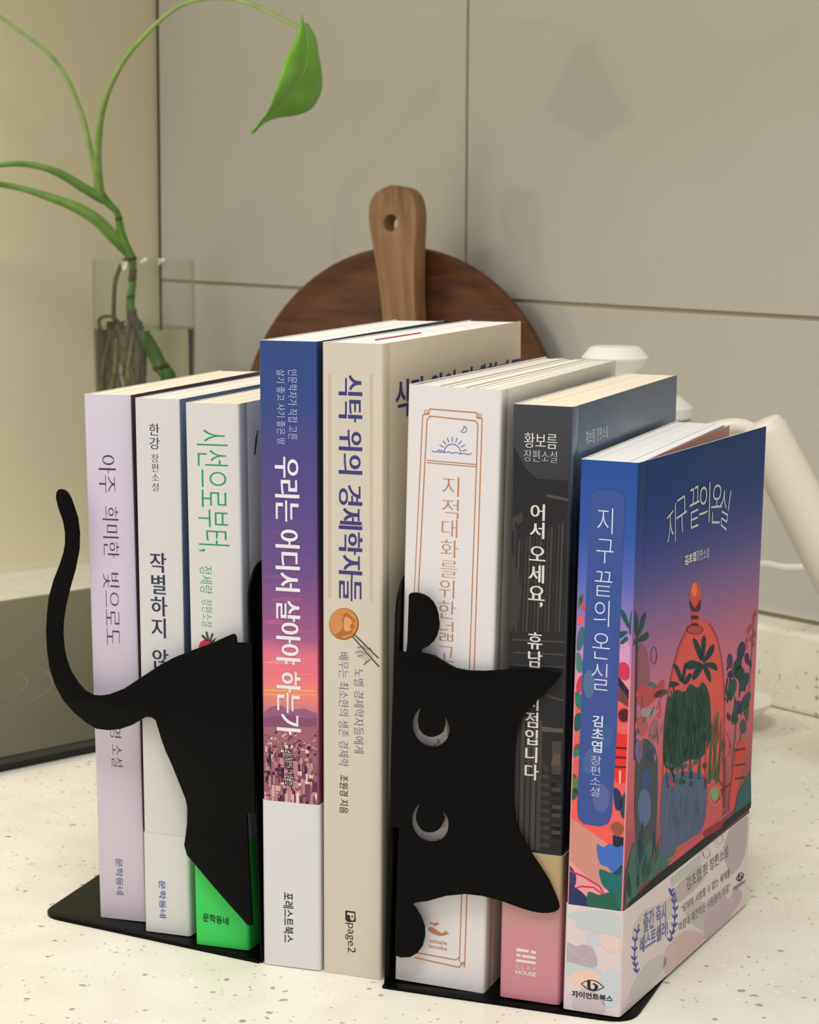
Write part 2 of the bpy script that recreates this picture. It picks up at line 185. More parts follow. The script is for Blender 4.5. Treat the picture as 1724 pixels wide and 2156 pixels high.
["w4","S","cover","sun_illustration",[96,112,176],[[14.42,193.09],[13.27,194.26],[13.01,194.04],[14.16,192.86]],1,0],
["w4","S","cover","sun_illustration",[96,112,176],[[15.52,193.76],[14.89,195.25],[14.56,195.12],[15.2,193.63]],1,0],
["w4","S","cover","sun_illustration",[96,112,176],[[16.76,194.01],[16.71,195.64],[16.37,195.61],[16.41,193.99]],1,0],
["w4","S","cover","sun_illustration",[96,112,176],[[17.99,193.81],[18.53,195.38],[18.21,195.47],[17.66,193.9]],1,0],
["w4","S","cover","sun_illustration",[96,112,176],[[19.06,193.19],[20.13,194.5],[19.86,194.69],[18.8,193.38]],1,0],
["w4","S","cover","sun_illustration",[96,112,176],[[19.85,192.21],[21.31,193.12],[21.13,193.38],[19.67,192.48]],1,0],
["w4","S","cover","sun_illustration",[96,112,176],[[20.26,190.99],[21.94,191.39],[21.87,191.7],[20.19,191.31]],1,0],
["w4","S","cover","sun_illustration",[96,112,176],[[9.16,190.27],[10.11,189.82],[11.15,190.22],[12.2,189.8],[13.07,190.18],[14.28,189.94],[15.46,190.35],[16.69,189.78],[18.06,190.36],[19.44,189.8],[20.81,190.22],[22.2,189.82],[23.77,190.26],[23.69,190.57],[22.21,190.15],[20.82,190.54],[19.47,190.12],[18.07,190.68],[16.71,190.1],[15.5,190.67],[14.27,190.26],[13.06,190.51],[12.22,190.13],[11.17,190.54],[10.14,190.15],[9.33,190.56]],1,0],
["w4","S","cover","sun_illustration",[96,112,176],[[20.47,199.49],[21.46,198.95],[21.5,197.97],[20.61,197.49],[19.56,197.79],[20.53,198.21],[20.89,199.13],[20.7,199.67],[20.41,199.56],[20.58,199.15],[20.31,198.41],[19.25,197.72],[20.62,197.2],[21.76,197.83],[21.73,199.11],[20.63,199.74]],1,0],
["w4","S","cover","whale_mark",[186,128,92],[[12.32,20.75],[13.2,21.4],[14.64,21.1],[16.1,20.27],[17.55,19.62],[18.6,20.31],[18.75,21.2],[19.31,20.42],[20.4,19.89],[19.34,19.37],[18.28,18.86],[16.14,18.53],[14.34,18.96],[12.89,19.61]],1,0],
["w4","S","cover","whale_mark",[186,128,92],[[14.62,21.8],[14.25,22.44],[12.99,22.42],[12.8,22.92],[14.05,23.11],[14.78,22.69],[15.3,23.3],[16.56,23.14],[16.04,22.54],[15.15,22.23],[15.16,21.7]],1,0],
["dark","S","cover","spine_illustration",[36,35,39],[[0.6,193.31],[4.78,186.32],[9.03,182.88],[19.97,182.91],[22.61,54.38],[0.45,51.93]],1,0],
["dark","S","cover","spine_illustration",[66,58,55],[[0.63,169.12],[4.28,171.3],[4.51,168.73],[0.74,164.26]],2,0],
["dark","S","cover","spine_illustration",[84,72,66],[[12.48,177.96],[20.62,176.87],[20.64,175.91],[12.5,176.99]],2,0],
["dark","S","cover","spine_illustration",[60,54,52],[[1.68,167.57],[2.35,167.61],[1.83,130.01],[1.15,129.96]],2,0],
["dark","S","cover","spine_illustration",[72,64,60],[[3.09,161.66],[3.76,161.71],[3.12,130.13],[2.44,130.07]],2,0],
["dark","S","cover","spine_illustration",[46,44,46],[[4.35,162.24],[5.02,162.29],[4.4,130.24],[3.73,130.18]],2,0],
["dark","S","cover","spine_illustration",[60,54,52],[[5.62,162.82],[6.29,162.86],[5.68,130.35],[5.01,130.29]],2,0],
["dark","S","cover","spine_illustration",[72,64,60],[[6.88,163.39],[7.55,163.44],[6.97,130.46],[6.29,130.4]],2,0],
["dark","S","cover","spine_illustration",[46,44,46],[[8.14,163.97],[8.81,164.01],[8.25,130.57],[7.57,130.51]],2,0],
["dark","S","cover","spine_illustration",[60,54,52],[[9.4,164.54],[10.06,164.59],[9.52,130.68],[8.85,130.62]],2,0],
["dark","S","cover","spine_illustration",[72,64,60],[[10.65,165.11],[11.32,165.16],[10.8,130.79],[10.13,130.74]],2,0],
["dark","S","cover","spine_illustration",[46,44,46],[[11.91,165.68],[12.57,165.73],[12.08,130.9],[11.41,130.85]],2,0],
["dark","S","cover","spine_illustration",[60,54,52],[[13.16,166.25],[13.83,166.3],[13.35,131.01],[12.68,130.96]],2,0],
["dark","S","cover","spine_illustration",[72,64,60],[[14.41,166.82],[15.08,166.87],[14.62,131.13],[13.95,131.07]],2,0],
["dark","S","cover","spine_illustration",[46,44,46],[[15.66,167.39],[16.32,167.44],[15.89,131.24],[15.22,131.18]],2,0],
["dark","S","cover","spine_illustration",[60,54,52],[[16.91,167.96],[17.57,168.01],[17.16,131.35],[16.49,131.29]],2,0],
["dark","S","cover","spine_illustration",[72,64,60],[[18.15,168.53],[18.81,168.57],[18.43,131.46],[17.76,131.4]],2,0],
["dark","S","cover","spine_illustration",[78,68,62],[[1.88,127.55],[20.04,128.33],[20.05,127.84],[1.9,127.06]],3,0],
["dark","S","cover","spine_illustration",[78,68,62],[[1.98,123.11],[20.15,123.93],[20.17,123.44],[1.99,122.61]],3,0],
["dark","S","cover","spine_illustration",[78,68,62],[[2.08,118.82],[20.26,119.68],[20.27,119.19],[2.09,118.33]],3,0],
["dark","S","cover","spine_illustration",[62,55,52],[[-0.47,157.67],[4.88,145.02],[3.75,135.11],[0.47,129.9]],3,0],
["dark","S","cover","spine_illustration",[70,62,58],[[14.14,109.4],[20.89,108.08],[20.91,107.43],[14.16,108.74]],2,0],
["dark","S","cover","spine_illustration",[92,80,74],[[12.73,98.0],[20.48,98.14],[20.51,96.66],[12.77,96.35]],3,0],
["dark","S","cover","spine_illustration",[66,58,56],[[3.47,102.04],[4.83,102.18],[4.89,53.51],[3.52,53.34]],2,0],
["dark","S","cover","spine_illustration",[74,64,56],[[5.52,101.58],[6.88,101.72],[6.95,53.77],[5.58,53.6]],2,0],
["dark","S","cover","spine_illustration",[66,58,56],[[7.57,101.13],[8.93,101.27],[9.0,54.02],[7.63,53.85]],2,0],
["dark","S","cover","spine_illustration",[74,64,56],[[9.62,100.67],[10.97,100.81],[11.05,54.28],[9.68,54.11]],2,0],
["dark","S","cover","spine_illustration",[66,58,56],[[11.66,100.22],[13.01,100.35],[13.09,54.54],[11.73,54.37]],2,0],
["dark","S","cover","spine_illustration",[58,54,54],[[12.45,81.33],[15.84,81.37],[15.87,80.04],[12.48,80.0]],3,0],
["dark","S","cover","spine_illustration",[30,30,34],[[16.51,81.78],[20.55,81.9],[20.6,80.24],[16.55,80.12]],3,0],
["dark","S","cover","spine_illustration",[58,54,54],[[12.52,78.33],[15.91,78.38],[15.95,77.05],[12.56,76.99]],3,0],
["dark","S","cover","spine_illustration",[30,30,34],[[16.58,78.79],[20.63,78.91],[20.67,77.25],[16.62,77.12]],3,0],
["dark","S","cover","spine_illustration",[58,54,54],[[12.6,75.32],[15.99,75.38],[16.02,74.04],[12.63,73.99]],3,0],
["dark","S","cover","spine_illustration",[30,30,34],[[16.65,75.79],[20.71,75.92],[20.75,74.26],[16.7,74.12]],3,0],
["dark","S","cover","spine_illustration",[58,54,54],[[12.67,72.32],[16.06,72.38],[16.09,71.04],[12.7,70.98]],3,0],
["dark","S","cover","spine_illustration",[30,30,34],[[16.73,72.79],[20.78,72.93],[20.82,71.26],[16.77,71.12]],3,0],
["dark","S","cover","spine_illustration",[58,54,54],[[12.74,69.31],[16.13,69.37],[16.17,68.03],[12.77,67.97]],3,0],
["dark","S","cover","spine_illustration",[30,30,34],[[16.8,69.78],[20.86,69.93],[20.9,68.26],[16.84,68.11]],3,0],
["dark","S","cover","spine_illustration",[58,54,54],[[12.81,66.29],[16.21,66.36],[16.24,65.02],[12.84,64.95]],3,0],
["dark","S","cover","spine_illustration",[30,30,34],[[16.88,66.78],[20.93,66.93],[20.98,65.26],[16.92,65.1]],3,0],
["dark","S","cover","spine_illustration",[58,54,54],[[12.88,63.27],[16.28,63.35],[16.32,62.01],[12.92,61.93]],3,0],
["dark","S","cover","spine_illustration",[30,30,34],[[16.95,63.77],[21.01,63.92],[21.05,62.25],[16.99,62.09]],3,0],
["dark","S","cover","spine_illustration",[58,54,54],[[12.96,60.25],[16.36,60.33],[16.39,58.99],[12.99,58.91]],3,0],
["dark","S","cover","spine_illustration",[30,30,34],[[17.03,60.75],[21.09,60.91],[21.13,59.24],[17.07,59.07]],3,0],
["dark","S","cover","spine_illustration",[58,54,54],[[13.03,57.23],[16.43,57.31],[16.46,55.97],[13.06,55.88]],3,0],
["dark","S","cover","spine_illustration",[30,30,34],[[17.1,57.73],[21.16,57.9],[21.21,56.23],[17.14,56.05]],3,0],
["dark","S","cover","spine_illustration",[70,62,60],[[16.73,93.45],[19.92,93.45],[19.71,88.79],[16.67,88.79]],3,0],
["dark","S","cover","spine_illustration",[70,62,60],[[16.91,86.16],[20.11,86.17],[19.89,81.49],[16.85,81.49]],3,0],
["dark","S","cover","spine_illustration",[70,62,60],[[17.09,78.84],[20.29,78.87],[20.07,74.18],[17.03,74.16]],3,0],
["dark","S","cover","spine_illustration",[70,62,60],[[17.27,71.51],[20.48,71.55],[20.26,66.85],[17.21,66.82]],3,0],
["dark","S","cover","spine_illustration",[70,62,60],[[17.45,64.16],[20.66,64.21],[20.45,59.49],[17.4,59.45]],3,0],
["dark","S","cover","spine_illustration",[96,76,62],[[17.01,88.83],[19.69,89.45],[19.79,85.47],[16.43,84.77]],4,0],
["dark","S","cover","spine_illustration",[60,50,50],[[13.35,86.43],[15.63,83.02],[14.8,82.26],[12.7,85.36]],4,0],
["dark","S","paper_band","publisher_mark",[228,214,206],[[5.67,18.63],[10.16,18.59],[10.19,17.56],[5.7,17.43]],1,0],
["dark","S","paper_band","publisher_mark",[228,214,206],[[10.86,18.51],[12.75,18.44],[12.77,17.42],[10.88,17.49]],1,0],
["dark","S","paper_band","publisher_mark",[228,214,206],[[5.71,16.75],[7.27,16.63],[7.3,15.6],[5.74,15.55]],1,0],
["dark","S","paper_band","publisher_mark",[228,214,206],[[7.8,16.53],[12.79,16.56],[12.82,15.54],[7.82,15.5]],1,0],
["dark","S","paper_band","publisher_mark",[228,214,206],[[5.59,14.66],[12.84,14.68],[12.86,13.66],[5.61,13.63]],1,0],
["blue","S","cover","spine_illustration",[232,96,92],[[0.88,111.23],[20.18,113.19],[20.36,52.52],[0.65,54.94]],1,0],
["blue","S","cover","spine_illustration",[206,140,128],[[0.08,73.22],[18.84,58.13],[18.51,43.95],[0.14,49.85]],2,0],
["blue","S","cover","spine_illustration",[240,92,84],[[0.57,73.61],[19.55,61.53],[19.36,57.37],[0.75,67.98]],3,0],
["blue","S","cover","spine_illustration",[34,38,60],[[15.35,63.82],[19.65,63.37],[19.79,59.41],[15.48,59.85]],4,0],
["blue","S","cover","spine_illustration",[232,150,162],[[0.22,52.88],[11.34,44.98],[19.66,44.1],[19.59,36.58],[-0.46,36.64]],3,0],
["blue","S","cover","spine_illustration",[66,108,190],[[9.85,59.8],[12.2,59.1],[14.46,60.72],[16.81,59.69],[19.41,60.69],[19.53,57.39],[19.08,51.35],[16.48,50.01],[14.08,52.36],[11.05,53.62]],5,1],
["blue","S","cover","spine_illustration",[30,104,104],[[11.13,51.3],[15.8,50.58],[19.66,53.75],[20.79,40.09],[17.91,37.51],[15.05,43.48],[12.3,46.11]],5,1],
["blue","S","cover","spine_illustration",[40,96,78],[[7.41,42.77],[11.43,42.31],[16.03,43.94],[17.8,40.51],[17.93,36.85],[8.27,37.01]],7,1],
["blue","S","cover","spine_illustration",[42,52,98],[[-0.36,44.41],[3.36,43.56],[7.14,40.72],[7.93,37.13],[-0.14,37.19]],6,1],
["blue","S","cover","spine_illustration",[58,56,108],[[0.1,51.18],[2.87,48.53],[2.67,44.14],[-0.05,45.12]],5,1],
["blue","S","cover","spine_illustration",[196,60,80],[[0.05,49.23],[5.78,47.65],[11.14,45.07],[13.19,42.07],[13.67,42.43],[11.52,45.55],[6.03,48.21],[0.26,49.8]],6,0],
["blue","S","cover","spine_illustration",[196,60,80],[[0.14,41.88],[4.72,44.17],[9.26,44.46],[12.95,41.99],[13.25,42.42],[9.43,44.95],[4.63,44.66],[-0.04,42.33]],6,0],
["blue","S","cover","spine_illustration",[48,112,90],[[2.13,142.74],[1.7,141.68],[1.2,140.86],[0.73,140.46],[0.38,140.56],[0.23,141.12],[0.29,142.05],[0.57,143.16],[1.01,144.22],[1.51,145.03],[1.98,145.42],[2.33,145.33],[2.48,144.77],[2.41,143.84]],4,0],
["blue","S","cover","spine_illustration",[212,70,78],[[2.84,142.11],[3.1,141.04],[3.19,140.13],[3.09,139.57],[2.81,139.47],[2.41,139.85],[1.97,140.64],[1.58,141.67],[1.31,142.75],[1.22,143.65],[1.33,144.21],[1.61,144.31],[2.01,143.93],[2.45,143.14]],4,0],
["blue","S","cover","spine_illustration",[232,96,92],[[2.71,136.6],[2.6,135.89],[2.26,135.3],[1.74,134.94],[1.15,134.89],[0.62,135.15],[0.23,135.68],[0.08,136.37],[0.19,137.08],[0.54,137.68],[1.05,138.03],[1.64,138.09],[2.17,137.82],[2.56,137.29]],4,0],
["blue","S","cover","spine_illustration",[60,110,120],[[3.23,129.95],[2.84,128.14],[2.27,126.7],[1.63,125.93],[1.05,125.97],[0.64,126.83],[0.49,128.32],[0.63,130.16],[1.02,131.98],[1.6,133.41],[2.24,134.18],[2.81,134.13],[3.22,133.28],[3.37,131.79]],4,0],
["blue","S","cover","spine_illustration",[70,128,112],[[2.98,122.29],[3.16,120.75],[3.02,119.44],[2.58,118.61],[1.93,118.44],[1.21,118.95],[0.55,120.04],[0.08,121.5],[-0.1,123.04],[0.05,124.35],[0.49,125.18],[1.13,125.35],[1.86,124.84],[2.52,123.75]],4,0],
["blue","S","cover","spine_illustration",[196,60,84],[[3.71,114.44],[3.26,113.06],[2.64,111.99],[1.98,111.45],[1.41,111.55],[1.03,112.25],[0.94,113.44],[1.14,114.86],[1.59,116.24],[2.21,117.3],[2.87,117.84],[3.44,117.75],[3.81,117.04],[3.91,115.86]],4,0],
["blue","S","cover","spine_illustration",[40,120,104],[[3.48,109.6],[3.86,108.25],[3.86,107.02],[3.49,106.17],[2.8,105.85],[1.95,106.13],[1.1,106.95],[0.41,108.16],[0.03,109.52],[0.03,110.74],[0.41,111.6],[1.09,111.92],[1.94,111.63],[2.8,110.81]],4,0],
["blue","S","cover","spine_illustration",[30,90,92],[[3.49,101.39],[3.12,99.97],[2.5,98.86],[1.76,98.27],[1.03,98.32],[0.46,99.0],[0.17,100.17],[0.21,101.61],[0.58,103.02],[1.2,104.13],[1.95,104.72],[2.68,104.67],[3.24,103.99],[3.53,102.82]],4,0],
["blue","S","cover","spine_illustration",[232,96,92],[[3.22,95.07],[3.11,93.78],[2.73,92.7],[2.15,92.07],[1.49,91.99],[0.87,92.5],[0.43,93.48],[0.24,94.75],[0.35,96.04],[0.73,97.12],[1.31,97.75],[1.97,97.82],[2.58,97.32],[3.03,96.34]],4,0],
["blue","S","cover","spine_illustration",[46,120,100],[[3.29,90.97],[2.61,89.98],[1.77,89.32],[0.94,89.12],[0.29,89.41],[-0.06,90.14],[-0.03,91.17],[0.37,92.29],[1.06,93.27],[1.9,93.93],[2.73,94.13],[3.38,93.84],[3.72,93.11],[3.69,92.08]],4,0],
["blue","S","cover","spine_illustration",[226,92,92],[[3.2,85.18],[3.1,83.88],[2.72,82.8],[2.14,82.16],[1.47,82.08],[0.85,82.59],[0.41,83.57],[0.22,84.84],[0.32,86.14],[0.71,87.22],[1.29,87.86],[1.95,87.94],[2.57,87.43],[3.02,86.45]],4,0],
["blue","S","cover","spine_illustration",[92,120,60],[[3.0,80.46],[3.18,78.9],[3.03,77.56],[2.59,76.71],[1.94,76.52],[1.21,77.02],[0.54,78.12],[0.07,79.6],[-0.11,81.16],[0.04,82.5],[0.48,83.34],[1.13,83.54],[1.86,83.03],[2.53,81.93]],4,0],
["blue","S","cover","spine_illustration",[52,90,70],[[2.58,76.05],[2.14,75.1],[1.54,74.39],[0.89,74.08],[0.33,74.21],[-0.04,74.77],[-0.14,75.64],[0.05,76.66],[0.5,77.61],[1.1,78.32],[1.75,78.63],[2.31,78.5],[2.67,77.94],[2.77,77.07]],4,0],
["blue","S","cover","spine_illustration",[226,150,160],[[4.79,118.14],[4.74,117.01],[4.55,116.08],[4.23,115.55],[3.87,115.51],[3.52,115.98],[3.26,116.86],[3.14,117.98],[3.19,119.12],[3.39,120.04],[3.7,120.58],[4.07,120.61],[4.41,120.14],[4.67,119.26]],4,0],
["blue","S","cover","spine_illustration",[204,60,70],[[5.26,108.29],[5.02,107.02],[4.69,106.01],[4.35,105.46],[4.06,105.48],[3.88,106.07],[3.84,107.1],[3.96,108.38],[4.21,109.66],[4.53,110.67],[4.88,111.21],[5.17,111.19],[5.35,110.61],[5.38,109.57]],4,0],
["blue","S","cover","spine_illustration",[60,40,60],[[5.14,95.56],[5.44,94.63],[5.53,93.81],[5.39,93.27],[5.04,93.1],[4.57,93.35],[4.06,93.97],[3.61,94.83],[3.31,95.77],[3.22,96.59],[3.37,97.13],[3.71,97.3],[4.18,97.04],[4.69,96.43]],4,0],
["blue","S","cover","spine_illustration",[28,84,78],[[18.1,135.24],[15.69,139.2],[15.29,141.42],[16.95,140.28],[18.2,137.18]],5,1],
["blue","S","cover","spine_illustration",[28,84,78],[[18.4,135.91],[19.17,141.75],[20.47,141.55],[19.95,137.98],[18.77,134.66]],5,1],
["blue","S","cover","spine_illustration",[28,84,78],[[18.15,133.96],[15.56,133.73],[15.15,131.44],[16.59,132.21]],5,1],
["blue","S","cover","spine_illustration",[28,84,78],[[18.46,134.31],[20.34,136.09],[21.09,133.27],[19.83,132.19]],5,1],
["blue","S","cover","spine_illustration",[28,84,78],[[17.56,132.3],[15.68,130.2],[16.68,129.64],[18.24,131.4]],5,1],
["blue","S","cover","spine_illustration",[210,150,190],[[19.39,126.35],[19.33,124.81],[19.04,123.42],[18.56,122.36],[17.94,121.77],[17.27,121.7],[16.61,122.18],[16.06,123.13],[15.67,124.46],[15.5,125.99],[15.57,127.54],[15.86,128.92],[16.34,129.98],[16.96,130.57],[17.63,130.63],[18.28,130.16],[18.83,129.2],[19.22,127.88]],4,0],
["blue","S","cover","spine_illustration",[206,50,90],[[15.46,122.43],[16.89,123.53],[18.54,122.73],[19.63,119.6],[18.08,117.51],[15.6,118.56]],5,1],
["blue","S","cover","spine_illustration",[48,30,54],[[15.43,118.54],[20.47,114.19],[20.57,111.28],[15.55,115.31]],6,0],
["blue","S","cover","spine_illustration",[112,66,60],[[15.56,114.99],[20.25,111.25],[20.35,108.34],[15.55,110.44]],5,0],
["blue","S","cover","spine_illustration",[120,50,58],[[19.6,105.7],[19.49,104.85],[19.13,104.13],[18.58,103.63],[17.92,103.4],[17.25,103.49],[16.67,103.87],[16.25,104.5],[16.09,105.29],[16.2,106.11],[16.56,106.83],[17.12,107.33],[17.77,107.55],[18.44,107.47],[19.03,107.08],[19.44,106.45],[19.6,105.66],[19.49,104.81],[19.87,104.79],[19.99,105.7],[19.8,106.62],[19.31,107.37],[18.6,107.83],[17.76,107.94],[16.94,107.66],[16.26,107.05],[15.83,106.2],[15.7,105.25],[15.89,104.33],[16.38,103.58],[17.09,103.12],[17.93,103.01],[18.76,103.29],[19.43,103.91],[19.86,104.75],[19.99,105.67]],6,0],
["blue","S","cover","spine_illustration",[236,116,104],[[19.47,105.65],[19.37,104.89],[19.04,104.22],[18.53,103.75],[17.91,103.53],[17.29,103.61],[16.74,103.98],[16.37,104.57],[16.22,105.31],[16.32,106.06],[16.65,106.73],[17.16,107.21],[17.78,107.42],[18.41,107.34],[18.95,106.97],[19.32,106.38]],5,0],
["blue","S","cover","spine_illustration",[226,48,42],[[15.17,97.69],[17.75,98.79],[19.91,97.88],[20.05,84.49],[17.67,82.25],[15.15,83.92]],5,1],
["blue","S","cover","spine_illustration",[70,36,48],[[15.12,94.42],[19.86,94.61],[19.88,93.96],[15.14,93.76]],6,0],
["blue","S","cover","spine_illustration",[70,36,48],[[15.23,91.15],[19.98,91.36],[20.0,90.71],[15.26,90.5]],6,0],
["blue","S","cover","spine_illustration",[70,36,48],[[15.35,87.89],[20.09,88.1],[20.11,87.45],[15.37,87.23]],6,0],
["blue","S","cover","spine_illustration",[236,170,150],[[16.71,86.4],[17.53,86.5],[17.52,81.9],[16.87,81.82]],7,0],
["blue","S","cover","spine_illustration",[42,52,98],[[15.12,79.97],[17.46,78.93],[18.3,73.77],[16.03,72.83]],5,1],
["blue","S","cover","spine_illustration",[36,72,70],[[17.26,75.29],[20.05,79.9],[20.33,72.04],[18.42,70.15]],5,1],
["blue","S","cover","spine_illustration",[150,86,60],[[14.42,66.68],[16.83,68.64],[19.21,66.62],[17.01,63.36]],5,1],
["blue","S","cover","title_panel",[60,82,148],[[3.98,177.89],[4.57,179.83],[6.81,180.93],[12.31,180.98],[14.92,179.9],[15.64,177.74],[15.39,138.54],[15.54,96.43],[14.78,70.7],[13.57,67.57],[10.63,66.21],[4.97,66.5],[3.08,68.26],[2.63,71.87],[2.98,117.97]],8,0],
["blue","S","cover","title_panel",[66,80,152],[[12.78,108.56],[12.44,107.68],[11.71,106.94],[10.68,106.43],[9.47,106.2],[8.23,106.29],[7.1,106.68],[6.23,107.33],[5.72,108.16],[5.63,109.07],[5.98,109.95],[6.71,110.69],[7.75,111.2],[8.96,111.42],[10.2,111.33],[11.32,110.94],[12.18,110.29],[12.69,109.46]],9,0],
["blue","S","cover","title_panel",[72,84,158],[[12.37,118.11],[11.72,116.53],[10.88,115.2],[9.96,114.29],[9.07,113.91],[8.31,114.11],[7.78,114.86],[7.55,116.06],[7.63,117.59],[8.02,119.24],[8.67,120.82],[9.51,122.14],[10.43,123.04],[11.32,123.42],[12.07,123.22],[12.6,122.48],[12.84,121.28],[12.76,119.76]],9,0],
["blue","S","cover","title_panel",[84,110,150],[[7.36,115.14],[7.29,113.46],[7.0,111.96],[6.51,110.82],[5.89,110.18],[5.2,110.11],[4.54,110.62],[3.98,111.66],[3.59,113.09],[3.41,114.75],[3.48,116.43],[3.77,117.93],[4.26,119.06],[4.89,119.71],[5.57,119.77],[6.23,119.26],[6.79,118.22],[7.18,116.79]],9,0],
["blue","S","cover","title_panel",[64,92,152],[[14.51,97.95],[14.4,96.59],[13.98,95.37],[13.31,94.42],[12.47,93.86],[11.56,93.75],[10.69,94.12],[9.96,94.92],[9.47,96.05],[9.26,97.38],[9.38,98.73],[9.79,99.96],[10.46,100.91],[11.3,101.46],[12.21,101.56],[13.08,101.19],[13.81,100.39],[14.3,99.27]],9,0],
["blue","S","cover","title_panel",[74,96,156],[[10.05,88.25],[9.35,86.64],[8.4,85.31],[7.31,84.42],[6.2,84.07],[5.22,84.31],[4.48,85.11],[4.07,86.37],[4.05,87.94],[4.4,89.63],[5.1,91.24],[6.06,92.56],[7.15,93.45],[8.26,93.79],[9.23,93.55],[9.97,92.75],[10.38,91.5],[10.4,89.93]],9,0],
["blue","S","cover","title_panel",[88,98,156],[[13.92,76.54],[13.8,74.83],[13.34,73.28],[12.59,72.08],[11.64,71.38],[10.61,71.25],[9.62,71.72],[8.79,72.73],[8.23,74.16],[7.99,75.83],[8.12,77.54],[8.58,79.08],[9.34,80.28],[10.28,80.98],[11.31,81.1],[12.3,80.63],[13.12,79.62],[13.69,78.2]],9,0],
["blue","F","cover","front_illustration",[206,92,96],[[55.54,127.36],[68.15,126.91],[77.79,123.84],[87.07,116.89],[95.03,104.62],[99.14,89.25],[100.39,70.62],[102.08,43.88],[70.04,39.94],[33.99,44.6],[33.73,65.37],[33.11,89.45],[34.55,102.71],[38.29,112.12],[45.0,121.04]],1,1],
["blue","F","cover","front_illustration",[226,92,84],[[56.75,125.43],[68.36,125.13],[76.95,122.23],[85.12,115.45],[92.5,103.3],[96.25,86.21],[97.48,67.61],[66.87,67.65],[34.94,71.94],[35.04,89.01],[37.45,102.1],[41.29,110.85],[48.08,119.44]],2,1],
["blue","F","cover","front_illustration",[150,60,66],[[34.88,45.22],[34.7,65.12],[34.08,89.22],[35.51,102.49],[39.26,111.89],[45.51,120.54],[55.58,126.59],[54.65,126.9],[44.56,120.83],[38.3,112.15],[34.55,102.73],[33.11,89.45],[33.73,65.38],[33.9,45.5]],3,0],
["blue","F","cover","front_illustration",[150,60,66],[[76.33,123.66],[86.01,117.02],[93.93,104.81],[98.02,89.48],[99.26,70.88],[100.9,44.57],[102.04,44.27],[100.39,70.62],[99.14,89.25],[95.03,104.64],[87.03,116.95],[77.22,123.68]],3,0],
["blue","F","cover","front_illustration",[214,86,66],[[66.94,135.03],[66.74,133.63],[66.12,132.41],[65.11,131.44],[63.78,130.79],[62.24,130.52],[60.59,130.63],[58.94,131.11],[57.4,131.94],[56.08,133.05],[55.06,134.37],[54.41,135.8],[54.18,137.25],[54.38,138.63],[54.99,139.85],[55.98,140.81],[57.27,141.46],[58.79,141.75],[60.44,141.66],[62.09,141.2],[63.65,140.39],[64.99,139.28],[66.03,137.96],[66.7,136.51]],3,0],
["blue","F","cover","front_illustration",[92,44,58],[[55.06,136.01],[60.49,132.02],[66.28,134.18],[66.7,130.64],[61.71,130.09],[55.96,132.44]],4,1],
["blue","F","cover","front_illustration",[236,128,96],[[62.27,138.28],[62.15,137.38],[61.57,136.69],[60.64,136.31],[59.49,136.32],[58.31,136.69],[57.26,137.38],[56.51,138.28],[56.17,139.25],[56.3,140.15],[56.86,140.84],[57.79,141.21],[58.93,141.22],[60.12,140.85],[61.17,140.16],[61.93,139.26]],4,0],
["blue","F","cover","front_illustration",[206,82,74],[[65.35,129.13],[64.93,128.86],[63.68,128.8],[61.84,128.96],[59.8,129.31],[57.94,129.78],[56.65,130.27],[56.16,130.69],[56.57,130.95],[57.8,131.01],[59.62,130.86],[61.67,130.51],[63.53,130.04],[64.85,129.55]],5,0],
["blue","F","cover","front_illustration",[84,40,52],[[65.31,127.75],[64.91,127.47],[63.71,127.41],[61.96,127.56],[60.0,127.9],[58.23,128.35],[56.99,128.83],[56.52,129.25],[56.91,129.52],[58.09,129.59],[59.83,129.44],[61.78,129.11],[63.57,128.65],[64.83,128.17]],6,0],
["blue","F","cover","front_illustration",[206,82,74],[[65.27,126.36],[64.89,126.09],[63.75,126.02],[62.08,126.16],[60.21,126.48],[58.52,126.92],[57.33,127.4],[56.88,127.81],[57.25,128.09],[58.38,128.16],[60.03,128.03],[61.9,127.7],[63.61,127.26],[64.81,126.78]],7,0],
["blue","F","cover","front_illustration",[84,40,52],[[65.23,124.98],[64.87,124.7],[63.79,124.62],[62.2,124.75],[60.42,125.06],[58.8,125.49],[57.67,125.96],[57.24,126.37],[57.59,126.65],[58.66,126.73],[60.24,126.61],[62.02,126.3],[63.64,125.87],[64.79,125.4]],8,0],
["blue","F","cover","front_illustration",[190,76,76],[[70.22,122.36],[69.75,121.9],[68.27,121.69],[65.96,121.76],[63.12,122.08],[60.09,122.62],[57.24,123.31],[54.91,124.07],[53.37,124.81],[52.8,125.44],[53.25,125.88],[54.69,126.1],[56.93,126.05],[59.73,125.74],[62.75,125.21],[65.64,124.53],[68.02,123.76],[69.62,123.0]],9,0],
["blue","F","cover","front_illustration",[110,46,56],[[69.82,122.47],[69.39,122.05],[68.03,121.86],[65.82,121.91],[63.06,122.22],[60.11,122.75],[57.35,123.42],[55.12,124.15],[53.7,124.83],[53.2,125.37],[53.59,125.75],[54.91,125.94],[57.07,125.89],[59.78,125.6],[62.73,125.08],[65.53,124.41],[67.82,123.68],[69.28,122.98],[69.8,122.43],[69.35,122.02],[70.15,121.79],[70.64,122.29],[69.95,123.02],[68.23,123.84],[65.74,124.64],[62.78,125.35],[59.68,125.89],[56.8,126.2],[54.46,126.25],[52.91,126.02],[52.4,125.51],[53.05,124.79],[54.71,123.99],[57.14,123.19],[60.07,122.48],[63.17,121.93],[66.1,121.6],[68.5,121.53],[70.1,121.76],[70.62,122.24]],10,0],
["blue","F","cover","front_illustration",[28,60,66],[[68.99,111.02],[62.19,117.18],[59.74,121.1],[65.0,119.11],[70.79,113.14]],5,1],
